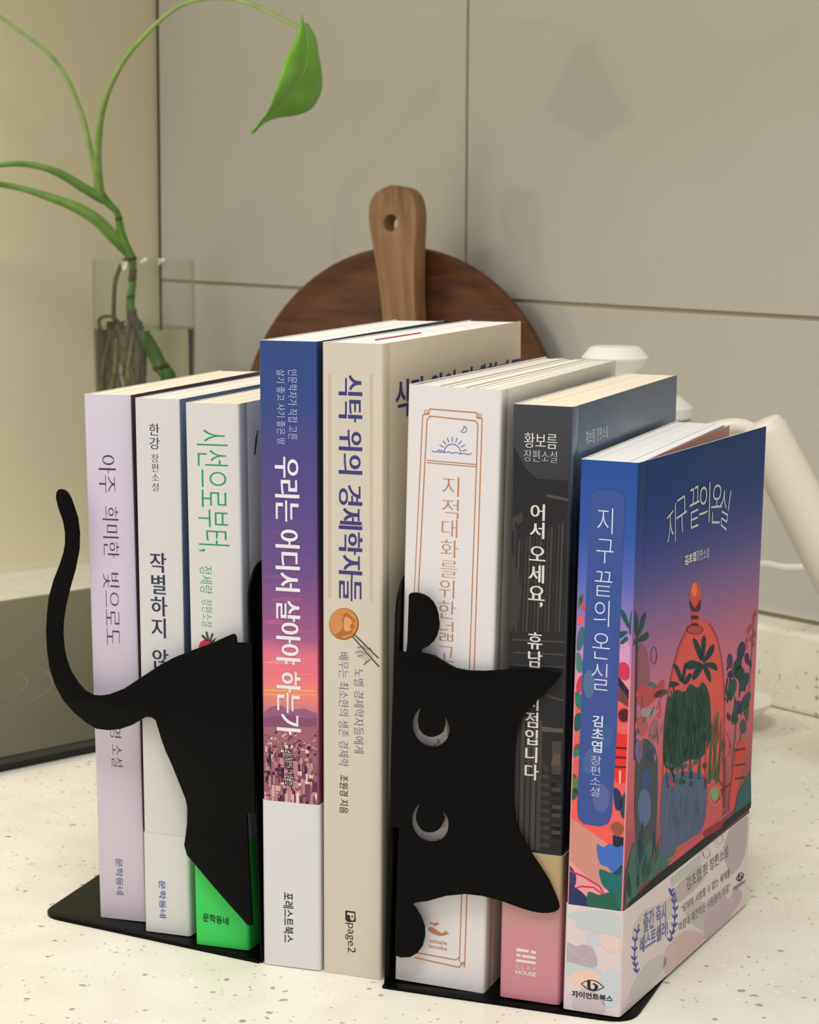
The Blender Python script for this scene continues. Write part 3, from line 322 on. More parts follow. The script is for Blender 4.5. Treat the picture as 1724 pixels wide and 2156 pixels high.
["blue","F","cover","front_illustration",[28,60,66],[[70.0,111.18],[69.16,118.35],[72.05,119.93],[74.45,117.04],[72.5,111.76]],5,1],
["blue","F","cover","front_illustration",[28,60,66],[[71.57,110.88],[78.92,114.45],[83.67,114.29],[82.45,111.31],[74.3,109.66]],5,1],
["blue","F","cover","front_illustration",[28,60,66],[[70.12,110.1],[58.62,113.34],[52.78,112.38],[58.01,109.99],[68.16,109.43]],5,1],
["blue","F","cover","front_illustration",[28,60,66],[[73.28,109.5],[85.06,107.25],[88.69,103.68],[82.08,105.68],[74.47,108.21]],5,1],
["blue","F","cover","front_illustration",[28,60,66],[[71.22,109.54],[63.13,109.0],[60.46,106.03],[65.58,105.37],[72.44,107.9]],5,1],
["blue","F","cover","front_illustration",[28,60,66],[[73.37,108.78],[80.06,105.0],[81.62,100.77],[77.15,103.08],[72.48,107.54]],5,1],
["blue","F","cover","front_illustration",[28,60,66],[[48.44,107.38],[42.01,113.09],[39.83,115.55],[44.81,113.91],[50.28,108.39]],5,1],
["blue","F","cover","front_illustration",[28,60,66],[[49.4,107.54],[50.81,112.42],[53.63,113.6],[53.99,110.42],[51.4,107.14]],5,1],
["blue","F","cover","front_illustration",[28,60,66],[[50.48,106.63],[57.15,108.77],[60.29,107.46],[55.56,105.27]],5,1],
["blue","F","cover","front_illustration",[28,60,66],[[47.52,106.88],[38.55,109.69],[36.83,108.0],[42.69,106.82]],5,1],
["blue","F","cover","front_illustration",[34,72,62],[[33.95,99.45],[38.24,103.64],[44.77,105.38],[52.88,102.7],[58.61,104.66],[67.03,101.57],[73.08,102.47],[80.0,96.81],[83.04,89.01],[83.29,78.15],[74.39,73.72],[60.83,76.17],[50.87,76.4],[40.06,77.57],[33.91,81.77],[32.93,91.19]],4,1],
["blue","F","cover","front_illustration",[44,86,70],[[55.47,93.34],[53.54,96.79],[52.21,96.99],[54.15,93.54]],5.0,0],
["blue","F","cover","front_illustration",[24,48,50],[[55.95,88.11],[55.9,91.02],[54.84,91.26],[54.89,88.35]],5.02,0],
["blue","F","cover","front_illustration",[52,92,72],[[52.55,86.64],[54.56,88.62],[53.41,88.99],[51.41,87.02]],5.04,0],
["blue","F","cover","front_illustration",[28,58,54],[[37.5,102.26],[38.58,104.31],[36.91,104.77],[35.82,102.73]],5.06,0],
["blue","F","cover","front_illustration",[44,86,70],[[39.67,98.43],[40.51,100.62],[39.45,100.9],[38.61,98.71]],5.08,0],
["blue","F","cover","front_illustration",[24,48,50],[[46.76,98.77],[45.81,100.44],[44.16,100.68],[45.11,99.01]],5.1,0],
["blue","F","cover","front_illustration",[52,92,72],[[35.96,96.6],[37.46,97.98],[36.31,98.36],[34.81,96.99]],5.12,0],
["blue","F","cover","front_illustration",[28,58,54],[[69.13,79.79],[66.8,83.16],[64.9,83.44],[67.21,80.07]],5.14,0],
["blue","F","cover","front_illustration",[28,58,54],[[43.47,103.8],[41.27,107.8],[39.83,108.0],[42.02,104.01]],5.16,0],
["blue","F","cover","front_illustration",[44,86,70],[[60.9,88.52],[60.21,91.05],[58.53,91.38],[59.22,88.86]],5.18,0],
["blue","F","cover","front_illustration",[44,86,70],[[39.97,92.13],[41.79,94.83],[40.79,95.13],[38.97,92.44]],5.2,0],
["blue","F","cover","front_illustration",[44,86,70],[[48.01,88.12],[48.88,91.1],[47.31,91.51],[46.44,88.54]],5.22,0],
["blue","F","cover","front_illustration",[52,92,72],[[38.4,86.19],[40.4,87.68],[38.91,88.22],[36.92,86.73]],5.24,0],
["blue","F","cover","front_illustration",[28,58,54],[[37.72,97.15],[39.34,98.43],[37.6,99.03],[35.99,97.75]],5.26,0],
["blue","F","cover","front_illustration",[44,86,70],[[50.67,97.84],[52.8,100.17],[51.81,100.47],[49.68,98.15]],5.28,0],
["blue","F","cover","front_illustration",[52,92,72],[[70.25,91.2],[67.98,93.64],[66.75,93.76],[69.01,91.32]],5.3,0],
["blue","F","cover","front_illustration",[24,48,50],[[70.79,91.53],[68.31,95.41],[67.27,95.55],[69.75,91.68]],5.32,0],
["blue","F","cover","front_illustration",[52,92,72],[[70.89,80.3],[69.67,83.93],[68.04,84.25],[69.25,80.63]],5.34,0],
["blue","F","cover","front_illustration",[28,58,54],[[39.13,90.82],[41.15,92.7],[39.86,93.14],[37.85,91.25]],5.36,0],
["blue","F","cover","front_illustration",[24,48,50],[[73.14,89.64],[70.98,93.61],[69.68,93.81],[71.83,89.84]],5.38,0],
["blue","F","cover","front_illustration",[44,86,70],[[39.12,83.87],[37.77,85.95],[36.72,86.1],[38.06,84.03]],5.4,0],
["blue","F","cover","front_illustration",[52,92,72],[[41.3,103.39],[39.62,106.02],[38.09,106.21],[39.77,103.58]],5.42,0],
["blue","F","cover","front_illustration",[44,86,70],[[78.37,88.82],[78.01,91.02],[75.91,91.45],[76.27,89.26]],5.44,0],
["blue","F","cover","front_illustration",[28,58,54],[[68.05,92.41],[65.49,95.47],[63.81,95.65],[66.37,92.59]],5.46,0],
["blue","F","cover","front_illustration",[44,86,70],[[69.02,90.14],[69.63,92.1],[67.96,92.54],[67.36,90.57]],5.48,0],
["blue","F","cover","front_illustration",[28,58,54],[[62.04,92.5],[60.69,94.51],[58.91,94.74],[60.25,92.74]],5.5,0],
["blue","F","cover","front_illustration",[44,86,70],[[70.89,94.62],[72.55,96.2],[71.05,96.67],[69.39,95.1]],5.52,0],
["blue","F","cover","front_illustration",[28,58,54],[[61.87,88.19],[59.88,91.21],[57.95,91.48],[59.93,88.47]],5.54,0],
["blue","F","cover","front_illustration",[28,58,54],[[60.17,79.72],[60.26,82.55],[58.78,82.91],[58.69,80.09]],5.5600000000000005,0],
["blue","F","cover","front_illustration",[28,58,54],[[49.47,91.16],[51.05,93.59],[49.12,94.16],[47.55,91.74]],5.58,0],
["blue","F","cover","front_illustration",[44,86,70],[[38.1,100.28],[35.85,103.77],[34.49,103.95],[36.73,100.46]],5.6,0],
["blue","F","cover","front_illustration",[28,58,54],[[57.29,87.07],[58.03,88.37],[56.78,88.74],[56.04,87.44]],5.62,0],
["blue","F","cover","front_illustration",[52,92,72],[[55.37,93.26],[57.11,94.36],[55.6,94.91],[53.86,93.8]],5.64,0],
["blue","F","cover","front_illustration",[52,92,72],[[62.74,84.97],[63.01,86.52],[61.94,86.79],[61.67,85.25]],5.66,0],
["blue","F","cover","front_illustration",[28,58,54],[[67.68,97.13],[66.62,99.91],[65.03,100.18],[66.09,97.41]],5.68,0],
["blue","F","cover","front_illustration",[24,48,50],[[37.76,88.53],[35.51,91.16],[34.18,91.3],[36.43,88.67]],5.7,0],
["blue","F","cover","front_illustration",[52,92,72],[[54.19,98.45],[56.27,101.43],[55.17,101.75],[53.1,98.77]],5.72,0],
["blue","F","cover","front_illustration",[44,86,70],[[50.03,97.61],[48.28,99.89],[47.22,100.01],[48.97,97.73]],5.74,0],
["blue","F","cover","front_illustration",[28,58,54],[[42.16,83.95],[41.19,87.33],[39.75,87.62],[40.72,84.25]],5.76,0],
["blue","F","cover","front_illustration",[28,58,54],[[58.13,92.87],[56.55,95.23],[55.06,95.43],[56.63,93.08]],5.78,0],
["blue","F","cover","front_illustration",[28,58,54],[[44.21,94.22],[46.2,96.42],[44.84,96.85],[42.85,94.65]],5.8,0],
["blue","F","cover","front_illustration",[24,48,50],[[75.12,86.77],[75.44,88.68],[74.31,88.96],[73.99,87.05]],5.82,0],
["blue","F","cover","front_illustration",[44,86,70],[[47.44,96.53],[49.45,99.39],[47.59,99.93],[45.59,97.08]],5.84,0],
["blue","F","cover","front_illustration",[24,48,50],[[77.75,77.06],[80.06,78.21],[78.77,78.72],[76.46,77.57]],5.86,0],
["blue","F","cover","front_illustration",[52,92,72],[[47.0,90.09],[46.92,93.61],[45.04,94.04],[45.11,90.53]],5.88,0],
["blue","F","cover","front_illustration",[24,48,50],[[53.43,100.18],[52.91,103.15],[51.34,103.46],[51.85,100.5]],5.9,0],
["blue","F","cover","front_illustration",[70,110,60],[[86.18,62.98],[91.25,87.27],[92.35,87.03],[90.59,61.91]],6,0],
["blue","F","cover","front_illustration",[56,96,66],[[82.31,62.1],[84.03,85.2],[85.12,84.97],[86.13,61.17]],6,0],
["blue","F","cover","front_illustration",[180,70,60],[[78.2,61.3],[78.43,79.25],[79.5,79.01],[81.99,60.36]],6,0],
["blue","F","cover","front_illustration",[60,100,80],[[91.38,59.89],[95.98,75.3],[97.1,75.05],[94.72,59.07]],6,0],
["blue","F","cover","front_illustration",[40,80,90],[[70.03,66.88],[72.45,77.03],[73.51,76.78],[74.27,65.85]],6,0],
["blue","F","cover","front_illustration",[46,70,110],[[61.65,68.91],[61.14,77.86],[62.18,77.62],[65.82,67.9]],6,0],
["blue","F","cover","front_illustration",[40,60,100],[[53.64,69.09],[52.14,78.19],[53.16,77.96],[57.73,68.09]],6,0],
["blue","F","cover","front_illustration",[44,66,110],[[44.34,71.36],[41.24,80.05],[42.22,79.82],[48.84,70.26]],6,0],
["blue","F","cover","front_illustration",[60,80,120],[[37.13,71.4],[36.64,78.39],[37.61,78.16],[40.57,70.55]],6,0],
["blue","F","cover","front_illustration",[84,98,128],[[33.6,75.69],[46.2,74.38],[61.32,71.81],[77.36,66.19],[82.26,60.3],[79.69,46.41],[65.31,45.54],[49.23,46.33],[35.57,47.63]],6,1],
["blue","F","cover","front_illustration",[78,112,100],[[55.14,64.87],[51.68,68.5],[50.57,68.62],[54.01,65.0]],7.0,0],
["blue","F","cover","front_illustration",[96,108,142],[[49.59,69.49],[50.55,74.0],[49.35,74.34],[48.39,69.83]],7.03,0],
["blue","F","cover","front_illustration",[66,88,112],[[43.41,58.51],[46.09,63.62],[44.91,64.0],[42.24,58.9]],7.06,0],
["blue","F","cover","front_illustration",[78,112,100],[[63.95,46.5],[61.33,51.62],[60.11,51.88],[62.72,46.76]],7.09,0],
["blue","F","cover","front_illustration",[78,112,100],[[50.33,69.5],[49.51,75.16],[48.3,75.45],[49.12,69.79]],7.12,0],
["blue","F","cover","front_illustration",[70,104,118],[[51.76,51.99],[51.22,54.61],[50.01,54.92],[50.54,52.3]],7.15,0],
["blue","F","cover","front_illustration",[96,108,142],[[76.23,59.19],[71.87,66.09],[70.64,66.3],[74.98,59.41]],7.18,0],
["blue","F","cover","front_illustration",[96,108,142],[[38.37,69.71],[39.25,73.66],[38.07,73.99],[37.2,70.05]],7.21,0],
["blue","F","cover","front_illustration",[78,112,100],[[71.03,56.18],[69.66,61.13],[68.4,61.42],[69.76,56.47]],7.24,0],
["blue","F","cover","front_illustration",[66,88,112],[[74.82,52.95],[73.34,56.82],[72.07,57.1],[73.54,53.23]],7.27,0],
["blue","F","cover","front_illustration",[96,108,142],[[50.56,61.73],[52.1,66.52],[50.89,66.88],[49.35,62.09]],7.3,0],
["blue","F","cover","front_illustration",[66,88,112],[[44.06,67.82],[45.07,70.07],[43.89,70.43],[42.88,68.19]],7.33,0],
["blue","F","cover","front_illustration",[78,112,100],[[58.5,49.47],[60.87,54.02],[59.64,54.42],[57.28,49.88]],7.36,0],
["blue","F","cover","front_illustration",[78,112,100],[[47.98,67.47],[47.17,73.56],[45.97,73.85],[46.78,67.76]],7.39,0],
["blue","F","cover","front_illustration",[66,88,112],[[44.04,68.33],[45.45,70.59],[44.28,70.97],[42.87,68.72]],7.42,0],
["blue","F","cover","front_illustration",[96,108,142],[[48.69,63.08],[48.31,68.94],[47.11,69.24],[47.48,63.39]],7.45,0],
["blue","F","cover","front_illustration",[66,88,112],[[69.91,55.41],[67.24,60.54],[66.01,60.78],[68.66,55.66]],7.48,0],
["blue","F","cover","front_illustration",[96,108,142],[[75.58,59.02],[77.58,63.1],[76.3,63.49],[74.31,59.41]],7.51,0],
["blue","F","cover","front_illustration",[70,104,118],[[37.95,61.39],[40.43,65.66],[39.26,66.04],[36.8,61.78]],7.54,0],
["blue","F","cover","front_illustration",[78,112,100],[[57.29,66.86],[59.62,70.31],[58.4,70.7],[56.09,67.26]],7.57,0],
["blue","F","cover","front_illustration",[70,104,118],[[67.68,61.55],[70.06,66.91],[68.8,67.29],[66.42,61.93]],7.6,0],
["blue","F","cover","front_illustration",[96,108,142],[[40.61,64.89],[41.82,70.36],[40.64,70.7],[39.43,65.23]],7.63,0],
["blue","F","cover","front_illustration",[66,88,112],[[45.24,60.04],[45.79,65.73],[44.59,66.06],[44.04,60.37]],7.66,0],
["blue","F","cover","front_illustration",[96,108,142],[[43.6,70.34],[44.3,73.77],[43.11,74.1],[42.41,70.68]],7.6899999999999995,0],
["blue","F","cover","front_illustration",[60,96,92],[[43.95,77.95],[44.96,77.07],[44.99,76.5],[44.04,76.47],[42.47,76.98],[40.89,77.84],[39.9,78.72],[39.87,79.28],[40.81,79.32],[42.37,78.81]],8,0],
["blue","F","cover","front_illustration",[34,78,72],[[80.21,69.47],[80.0,68.77],[79.05,68.52],[77.72,68.81],[76.53,69.53],[75.92,70.41],[76.13,71.1],[77.08,71.35],[78.4,71.07],[79.6,70.34]],8,0],
["blue","F","cover","front_illustration",[60,96,92],[[39.67,79.95],[40.38,79.09],[40.17,78.59],[39.13,78.64],[37.65,79.21],[36.3,80.08],[35.6,80.93],[35.81,81.43],[36.84,81.39],[38.32,80.82]],8,0],
["blue","F","cover","front_illustration",[60,96,92],[[74.54,66.97],[73.36,66.63],[71.88,66.71],[70.66,67.18],[70.16,67.86],[70.58,68.49],[71.75,68.83],[73.23,68.75],[74.46,68.28],[74.96,67.6]],8,0],
["blue","F","cover","front_illustration",[60,96,92],[[57.31,69.98],[55.96,69.75],[54.44,69.91],[53.34,70.4],[53.06,71.03],[53.72,71.56],[55.06,71.79],[56.58,71.63],[57.7,71.14],[57.98,70.51]],8,0],
["blue","F","cover","front_illustration",[60,96,92],[[45.24,76.11],[43.76,75.97],[42.23,76.19],[41.23,76.68],[41.13,77.27],[41.97,77.71],[43.44,77.85],[44.98,77.64],[45.99,77.14],[46.09,76.56]],8,0],
["blue","F","cover","front_illustration",[34,78,72],[[44.94,76.04],[43.96,75.65],[42.63,75.67],[41.46,76.09],[40.9,76.76],[41.16,77.41],[42.14,77.8],[43.46,77.78],[44.63,77.36],[45.2,76.69]],8,0],
["blue","F","cover","front_illustration",[60,96,92],[[69.75,72.81],[68.18,72.68],[66.55,72.92],[65.49,73.43],[65.39,74.03],[66.29,74.48],[67.86,74.62],[69.48,74.38],[70.56,73.87],[70.66,73.27]],8,0],
["blue","F","cover","front_illustration",[60,96,92],[[50.93,74.96],[49.88,74.59],[48.5,74.64],[47.33,75.08],[46.81,75.74],[47.14,76.38],[48.19,76.74],[49.57,76.7],[50.74,76.26],[51.26,75.6]],8,0],
["blue","F","cover","front_illustration",[34,78,72],[[65.78,65.91],[64.77,65.51],[63.39,65.54],[62.16,65.99],[61.55,66.68],[61.78,67.35],[62.78,67.75],[64.16,67.73],[65.4,67.29],[66.01,66.59]],8,0],
["blue","F","cover","front_illustration",[60,96,92],[[64.51,72.22],[63.22,71.94],[61.7,72.07],[60.55,72.55],[60.2,73.2],[60.77,73.77],[62.05,74.04],[63.56,73.91],[64.72,73.44],[65.08,72.79]],8,0],
["blue","F","cover","front_illustration",[200,60,66],[[82.19,69.17],[81.2,68.74],[79.79,68.74],[78.5,69.18],[77.83,69.89],[78.02,70.59],[79.0,71.03],[80.4,71.02],[81.7,70.59],[82.38,69.88]],8,0],
["blue","F","cover","front_illustration",[34,78,72],[[53.17,76.29],[53.8,75.43],[53.51,74.95],[52.41,75.02],[50.91,75.63],[49.6,76.52],[48.96,77.38],[49.25,77.86],[50.35,77.79],[51.85,77.19]],8,0],
["blue","F","cover","front_illustration",[60,96,92],[[58.44,73.93],[56.95,73.77],[55.39,73.98],[54.33,74.48],[54.19,75.08],[55.01,75.55],[56.49,75.71],[58.06,75.5],[59.12,75.0],[59.27,74.4]],8,0],
["blue","F","cover","front_illustration",[34,78,72],[[54.74,69.52],[54.27,68.92],[53.21,68.76],[51.96,69.1],[50.99,69.8],[50.68,70.61],[51.14,71.2],[52.19,71.37],[53.45,71.03],[54.42,70.32]],8,0],
["blue","F","cover","front_illustration",[200,60,66],[[44.85,71.85],[45.72,70.97],[45.63,70.43],[44.63,70.44],[43.09,71.0],[41.6,71.89],[40.75,72.77],[40.83,73.3],[41.83,73.29],[43.37,72.74]],8,0],
["blue","F","cover","front_illustration",[44,58,84],[[120.55,105.05],[119.42,103.7],[117.6,102.84],[115.45,102.65],[113.4,103.15],[111.85,104.25],[111.11,105.72],[111.31,107.28],[112.43,108.62],[114.23,109.48],[116.37,109.69],[118.43,109.2],[120.0,108.11],[120.75,106.62]],4,0],
["blue","F","cover","front_illustration",[66,58,112],[[106.09,103.96],[105.92,102.73],[105.11,101.86],[103.82,101.55],[102.31,101.84],[100.88,102.68],[99.81,103.9],[99.31,105.25],[99.48,106.48],[100.28,107.34],[101.56,107.67],[103.07,107.39],[104.51,106.55],[105.59,105.33]],4,0],
["blue","F","cover","front_illustration",[36,76,72],[[116.45,100.01],[114.64,99.05],[112.32,98.55],[109.95,98.61],[108.0,99.22],[106.85,100.24],[106.72,101.49],[107.63,102.71],[109.42,103.66],[111.72,104.17],[114.1,104.12],[116.07,103.53],[117.25,102.5],[117.38,101.24]],4,0],
["blue","F","cover","front_illustration",[70,50,96],[[126.32,101.24],[126.16,100.3],[125.44,99.65],[124.31,99.43],[123.0,99.69],[121.75,100.36],[120.83,101.31],[120.4,102.36],[120.56,103.3],[121.27,103.94],[122.39,104.16],[123.71,103.92],[124.96,103.25],[125.89,102.3]],4,0],
["blue","F","cover","front_illustration",[44,72,78],[[125.62,91.49],[123.46,90.29],[120.84,89.62],[118.29,89.6],[116.3,90.23],[115.26,91.38],[115.37,92.84],[116.61,94.31],[118.74,95.5],[121.34,96.19],[123.91,96.23],[125.93,95.61],[126.99,94.45],[126.88,92.97]],4,0],
["blue","F","cover","front_illustration",[44,84,74],[[111.45,91.44],[109.64,89.99],[107.2,89.12],[104.61,89.01],[102.39,89.66],[100.97,90.94],[100.62,92.61],[101.41,94.33],[103.19,95.77],[105.61,96.65],[108.2,96.79],[110.45,96.15],[111.9,94.86],[112.26,93.18]],4,0],
["blue","F","cover","front_illustration",[32,70,66],[[120.58,96.74],[120.17,95.52],[118.69,94.78],[116.42,94.65],[113.83,95.17],[111.43,96.21],[109.7,97.58],[108.96,99.01],[109.36,100.21],[110.82,100.95],[113.05,101.09],[115.64,100.59],[118.05,99.56],[119.82,98.18]],4,0],
["blue","F","cover","front_illustration",[70,58,104],[[118.31,83.16],[117.38,82.1],[115.82,81.47],[113.96,81.39],[112.17,81.88],[110.79,82.82],[110.1,84.05],[110.23,85.31],[111.16,86.36],[112.69,87.0],[114.55,87.09],[116.35,86.61],[117.74,85.66],[118.45,84.43]],4,0],
["blue","F","cover","front_illustration",[50,80,84],[[127.76,83.02],[124.94,81.9],[121.82,81.31],[119.02,81.37],[117.09,82.06],[116.4,83.25],[117.07,84.69],[118.98,86.12],[121.77,87.25],[124.88,87.85],[127.71,87.81],[129.69,87.13],[130.41,85.93],[129.72,84.46]],4,0],
["blue","F","cover","front_illustration",[40,72,72],[[116.02,79.39],[115.69,78.49],[114.5,77.97],[112.69,77.93],[110.63,78.38],[108.72,79.22],[107.35,80.3],[106.77,81.38],[107.09,82.28],[108.26,82.8],[110.05,82.84],[112.11,82.41],[114.03,81.57],[115.43,80.49]],4,0],
["blue","F","cover","front_illustration",[66,84,92],[[126.49,74.11],[126.26,72.85],[125.24,72.02],[123.65,71.79],[121.8,72.2],[120.06,73.17],[118.77,74.5],[118.19,75.93],[118.42,77.18],[119.42,78.0],[121.0,78.24],[122.84,77.84],[124.59,76.89],[125.89,75.55]],4,0],
["blue","F","cover","front_illustration",[70,90,80],[[128.7,79.31],[128.69,77.67],[128.21,76.45],[127.35,75.91],[126.28,76.14],[125.22,77.1],[124.38,78.59],[123.92,80.32],[123.93,81.95],[124.41,83.16],[125.27,83.71],[126.33,83.49],[127.39,82.54],[128.24,81.05]],4,0],
["blue","F","cover","front_illustration",[60,52,100],[[108.48,98.36],[108.17,97.79],[107.13,97.48],[105.57,97.5],[103.8,97.85],[102.17,98.46],[101.01,99.2],[100.53,99.92],[100.84,100.49],[101.87,100.8],[103.42,100.78],[105.19,100.44],[106.83,99.84],[108.0,99.1]],4,0],
["blue","F","cover","front_illustration",[186,74,88],[[133.32,117.6],[133.1,116.86],[132.33,116.52],[131.29,116.7],[130.38,117.33],[129.95,118.17],[130.17,118.9],[130.94,119.25],[131.98,119.07],[132.89,118.44]],5,0],
["blue","F","cover","front_illustration",[186,74,88],[[131.18,116.09],[130.96,115.36],[130.19,115.01],[129.16,115.19],[128.25,115.82],[127.83,116.67],[128.04,117.4],[128.81,117.74],[129.84,117.56],[130.75,116.93]],5,0],
["blue","F","cover","front_illustration",[186,74,88],[[126.92,113.09],[126.71,112.36],[125.94,112.02],[124.92,112.21],[124.02,112.84],[123.6,113.68],[123.81,114.4],[124.57,114.74],[125.6,114.57],[126.49,113.93]],5,0],
["blue","F","cover","front_illustration",[186,74,88],[[124.75,111.98],[124.54,111.26],[123.78,110.92],[122.76,111.1],[121.87,111.73],[121.45,112.57],[121.66,113.3],[122.42,113.64],[123.44,113.46],[124.33,112.83]],5,0],
["blue","F","cover","front_illustration",[186,74,88],[[130.4,113.23],[130.19,112.5],[129.41,112.16],[128.38,112.34],[127.48,112.97],[127.05,113.82],[127.26,114.55],[128.03,114.89],[129.07,114.71],[129.97,114.08]],5,0],
["blue","F","cover","front_illustration",[186,74,88],[[124.03,108.76],[123.82,108.03],[123.06,107.7],[122.04,107.88],[121.15,108.52],[120.73,109.36],[120.94,110.09],[121.7,110.42],[122.72,110.24],[123.61,109.6]],5,0],
["blue","F","cover","front_illustration",[186,74,88],[[128.69,108.67],[128.47,107.94],[127.7,107.6],[126.67,107.79],[125.77,108.42],[125.35,109.27],[125.56,110.0],[126.33,110.34],[127.36,110.15],[128.26,109.51]],5,0],
["blue","F","cover","front_illustration",[186,74,88],[[133.28,109.34],[133.07,108.61],[132.29,108.27],[131.25,108.46],[130.34,109.1],[129.91,109.95],[130.12,110.68],[130.9,111.02],[131.94,110.83],[132.85,110.19]],5,0],
["blue","F","cover","front_illustration",[186,74,88],[[123.21,106.3],[123.0,105.58],[122.24,105.24],[121.22,105.43],[120.33,106.07],[119.91,106.91],[120.12,107.64],[120.88,107.97],[121.9,107.78],[122.79,107.15]],5,0],
["blue","F","cover","front_illustration",[186,74,88],[[132.6,105.7],[132.39,104.97],[131.62,104.63],[130.57,104.82],[129.67,105.47],[129.24,106.32],[129.45,107.05],[130.22,107.39],[131.26,107.2],[132.17,106.56]],5,0],
["blue","F","cover","front_illustration",[84,96,74],[[129.78,118.58],[127.88,98.33],[126.23,76.07],[127.43,75.78],[129.08,98.08],[130.98,118.36]],3,0],
["blue","F","cover","front_illustration",[84,96,74],[[113.28,86.32],[111.79,71.76],[109.8,61.03],[111.24,60.64],[113.24,71.39],[114.73,85.98]],3,0],
["blue","F","cover","front_illustration",[84,96,74],[[119.62,73.76],[116.44,63.21],[117.61,62.89],[120.8,73.45]],3,0],
["blue","F","cover","front_illustration",[212,76,66],[[116.21,69.24],[121.96,69.07],[126.94,66.43],[125.32,61.11],[118.55,51.37],[114.85,44.73],[109.02,46.22],[111.02,56.97]],6,1],
["blue","F","cover","front_illustration",[92,40,46],[[113.27,67.3],[126.16,65.1],[125.63,65.97],[112.75,68.16]],7,0],
["blue","F","cover","front_illustration",[92,40,46],[[114.07,61.12],[127.0,58.83],[126.47,59.7],[113.55,61.98]],7,0],
["blue","F","cover","front_illustration",[92,40,46],[[114.77,55.69],[127.74,53.32],[127.2,54.2],[114.25,56.56]],7,0],
["blue","F","cover","front_illustration",[200,80,80],[[106.7,71.99],[107.31,70.22],[107.24,68.79],[106.53,67.88],[105.42,67.58],[104.28,67.8],[102.63,68.6],[100.79,69.97],[99.17,71.7],[97.98,73.55],[97.39,75.28],[97.46,76.69],[98.15,77.6],[99.24,77.9],[100.37,77.7],[102.01,76.92],[103.85,75.56],[105.49,73.84],[106.7,71.97],[107.31,70.2],[108.69,69.92],[108.06,71.73],[106.8,73.66],[105.07,75.47],[103.03,76.97],[100.76,78.03],[98.42,78.44],[96.89,78.05],[96.12,77.05],[96.04,75.58],[96.65,73.79],[97.88,71.88],[99.58,70.07],[101.61,68.56],[103.89,67.47],[106.26,67.03],[107.83,67.4],[108.62,68.41],[108.69,69.91],[108.06,71.71]],6,0],
["blue","F","cover","front_illustration",[120,48,56],[[101.03,67.71],[102.41,47.91],[104.13,47.46],[102.73,67.31]],6,0],
["blue","F","cover","front_illustration",[120,48,56],[[109.58,55.68],[88.71,56.01],[89.7,55.31],[110.62,54.96]],6,0],
["blue","F","cover","front_illustration",[120,48,56],[[95.88,51.29],[103.16,55.14],[95.75,60.8],[94.35,60.86],[101.45,55.59],[94.32,51.92]],6,0],
["blue","F","cover","front_illustration",[120,170,120],[[95.8,54.75],[95.44,53.72],[94.16,53.14],[92.2,53.14],[89.98,53.7],[87.92,54.71],[86.43,55.97],[85.81,57.24],[86.16,58.26],[87.42,58.83],[89.35,58.85],[91.57,58.31],[93.65,57.3],[95.16,56.03]],7,0],
["blue","F","cover","front_illustration",[226,120,100],[[96.74,53.81],[96.42,52.51],[95.2,51.7],[93.35,51.45],[91.29,51.74],[89.19,52.5],[87.19,53.72],[85.72,55.2],[85.07,56.69],[85.39,57.94],[86.58,58.75],[88.4,59.01],[90.44,58.74],[92.55,57.99],[94.57,56.78],[96.08,55.29],[96.74,53.78],[96.41,52.48],[98.09,51.99],[98.43,53.36],[97.7,55.02],[95.98,56.72],[93.44,58.23],[90.37,59.31],[87.41,59.71],[85.14,59.39],[83.78,58.47],[83.43,57.1],[84.14,55.46],[85.81,53.78],[88.3,52.27],[91.36,51.17],[94.36,50.74],[96.68,51.04],[98.08,51.96],[98.43,53.33]],8,0],
["blue","F","cover","front_illustration",[44,96,92],[[134.37,54.78],[136.94,40.28],[116.43,41.3],[118.85,49.02]],5,0],
["blue","F","cover","front_illustration",[70,78,86],[[6.71,88.8],[11.51,94.31],[18.89,92.65],[28.07,83.81],[29.02,56.3],[23.4,47.56],[12.32,48.98],[7.43,72.06]],3,1],
["blue","F","cover","front_illustration",[92,112,150],[[23.19,68.05],[23.03,65.77],[22.09,63.98],[20.49,62.88],[18.43,62.62],[16.16,63.21],[13.96,64.59],[12.09,66.57],[10.78,68.93],[10.16,71.37],[10.32,73.61],[11.24,75.39],[12.8,76.49],[14.83,76.78],[17.09,76.23],[19.3,74.88],[21.2,72.91],[22.55,70.53]],4,0],
["blue","F","cover","front_illustration",[60,84,130],[[22.14,78.46],[21.93,77.09],[21.04,76.11],[19.6,75.66],[17.84,75.81],[16.03,76.53],[14.45,77.72],[13.33,79.19],[12.84,80.71],[13.05,82.06],[13.93,83.04],[15.35,83.5],[17.09,83.37],[18.9,82.66],[20.5,81.47],[21.64,80.0]],4,0],
["blue","F","cover","front_illustration",[150,90,110],[[4.82,126.79],[10.02,127.78],[14.93,123.27],[16.86,113.02],[10.94,109.27],[5.04,115.38]],3,1],
["blue","F","cover","front_illustration",[120,72,92],[[22.8,121.81],[22.66,120.55],[22.01,119.68],[21.11,119.34],[20.4,119.48],[19.39,120.18],[18.55,121.33],[18.15,122.67],[18.29,123.9],[18.93,124.78],[19.82,125.12],[20.54,124.98],[21.54,124.3],[22.39,123.14],[22.8,121.8],[22.65,120.54],[23.59,120.34],[23.73,121.62],[23.31,123.02],[22.39,124.27],[21.04,125.17],[19.27,125.49],[18.06,125.07],[17.37,124.13],[17.23,122.84],[17.64,121.45],[18.55,120.21],[19.9,119.3],[21.67,118.97],[22.89,119.38],[23.59,120.33],[23.73,121.61]],3,0],
["blue","F","cover","front_illustration",[196,78,84],[[4.46,112.24],[12.27,113.93],[20.77,110.24],[30.76,111.91],[32.12,107.94],[22.12,105.97],[11.27,105.92]],4,1],
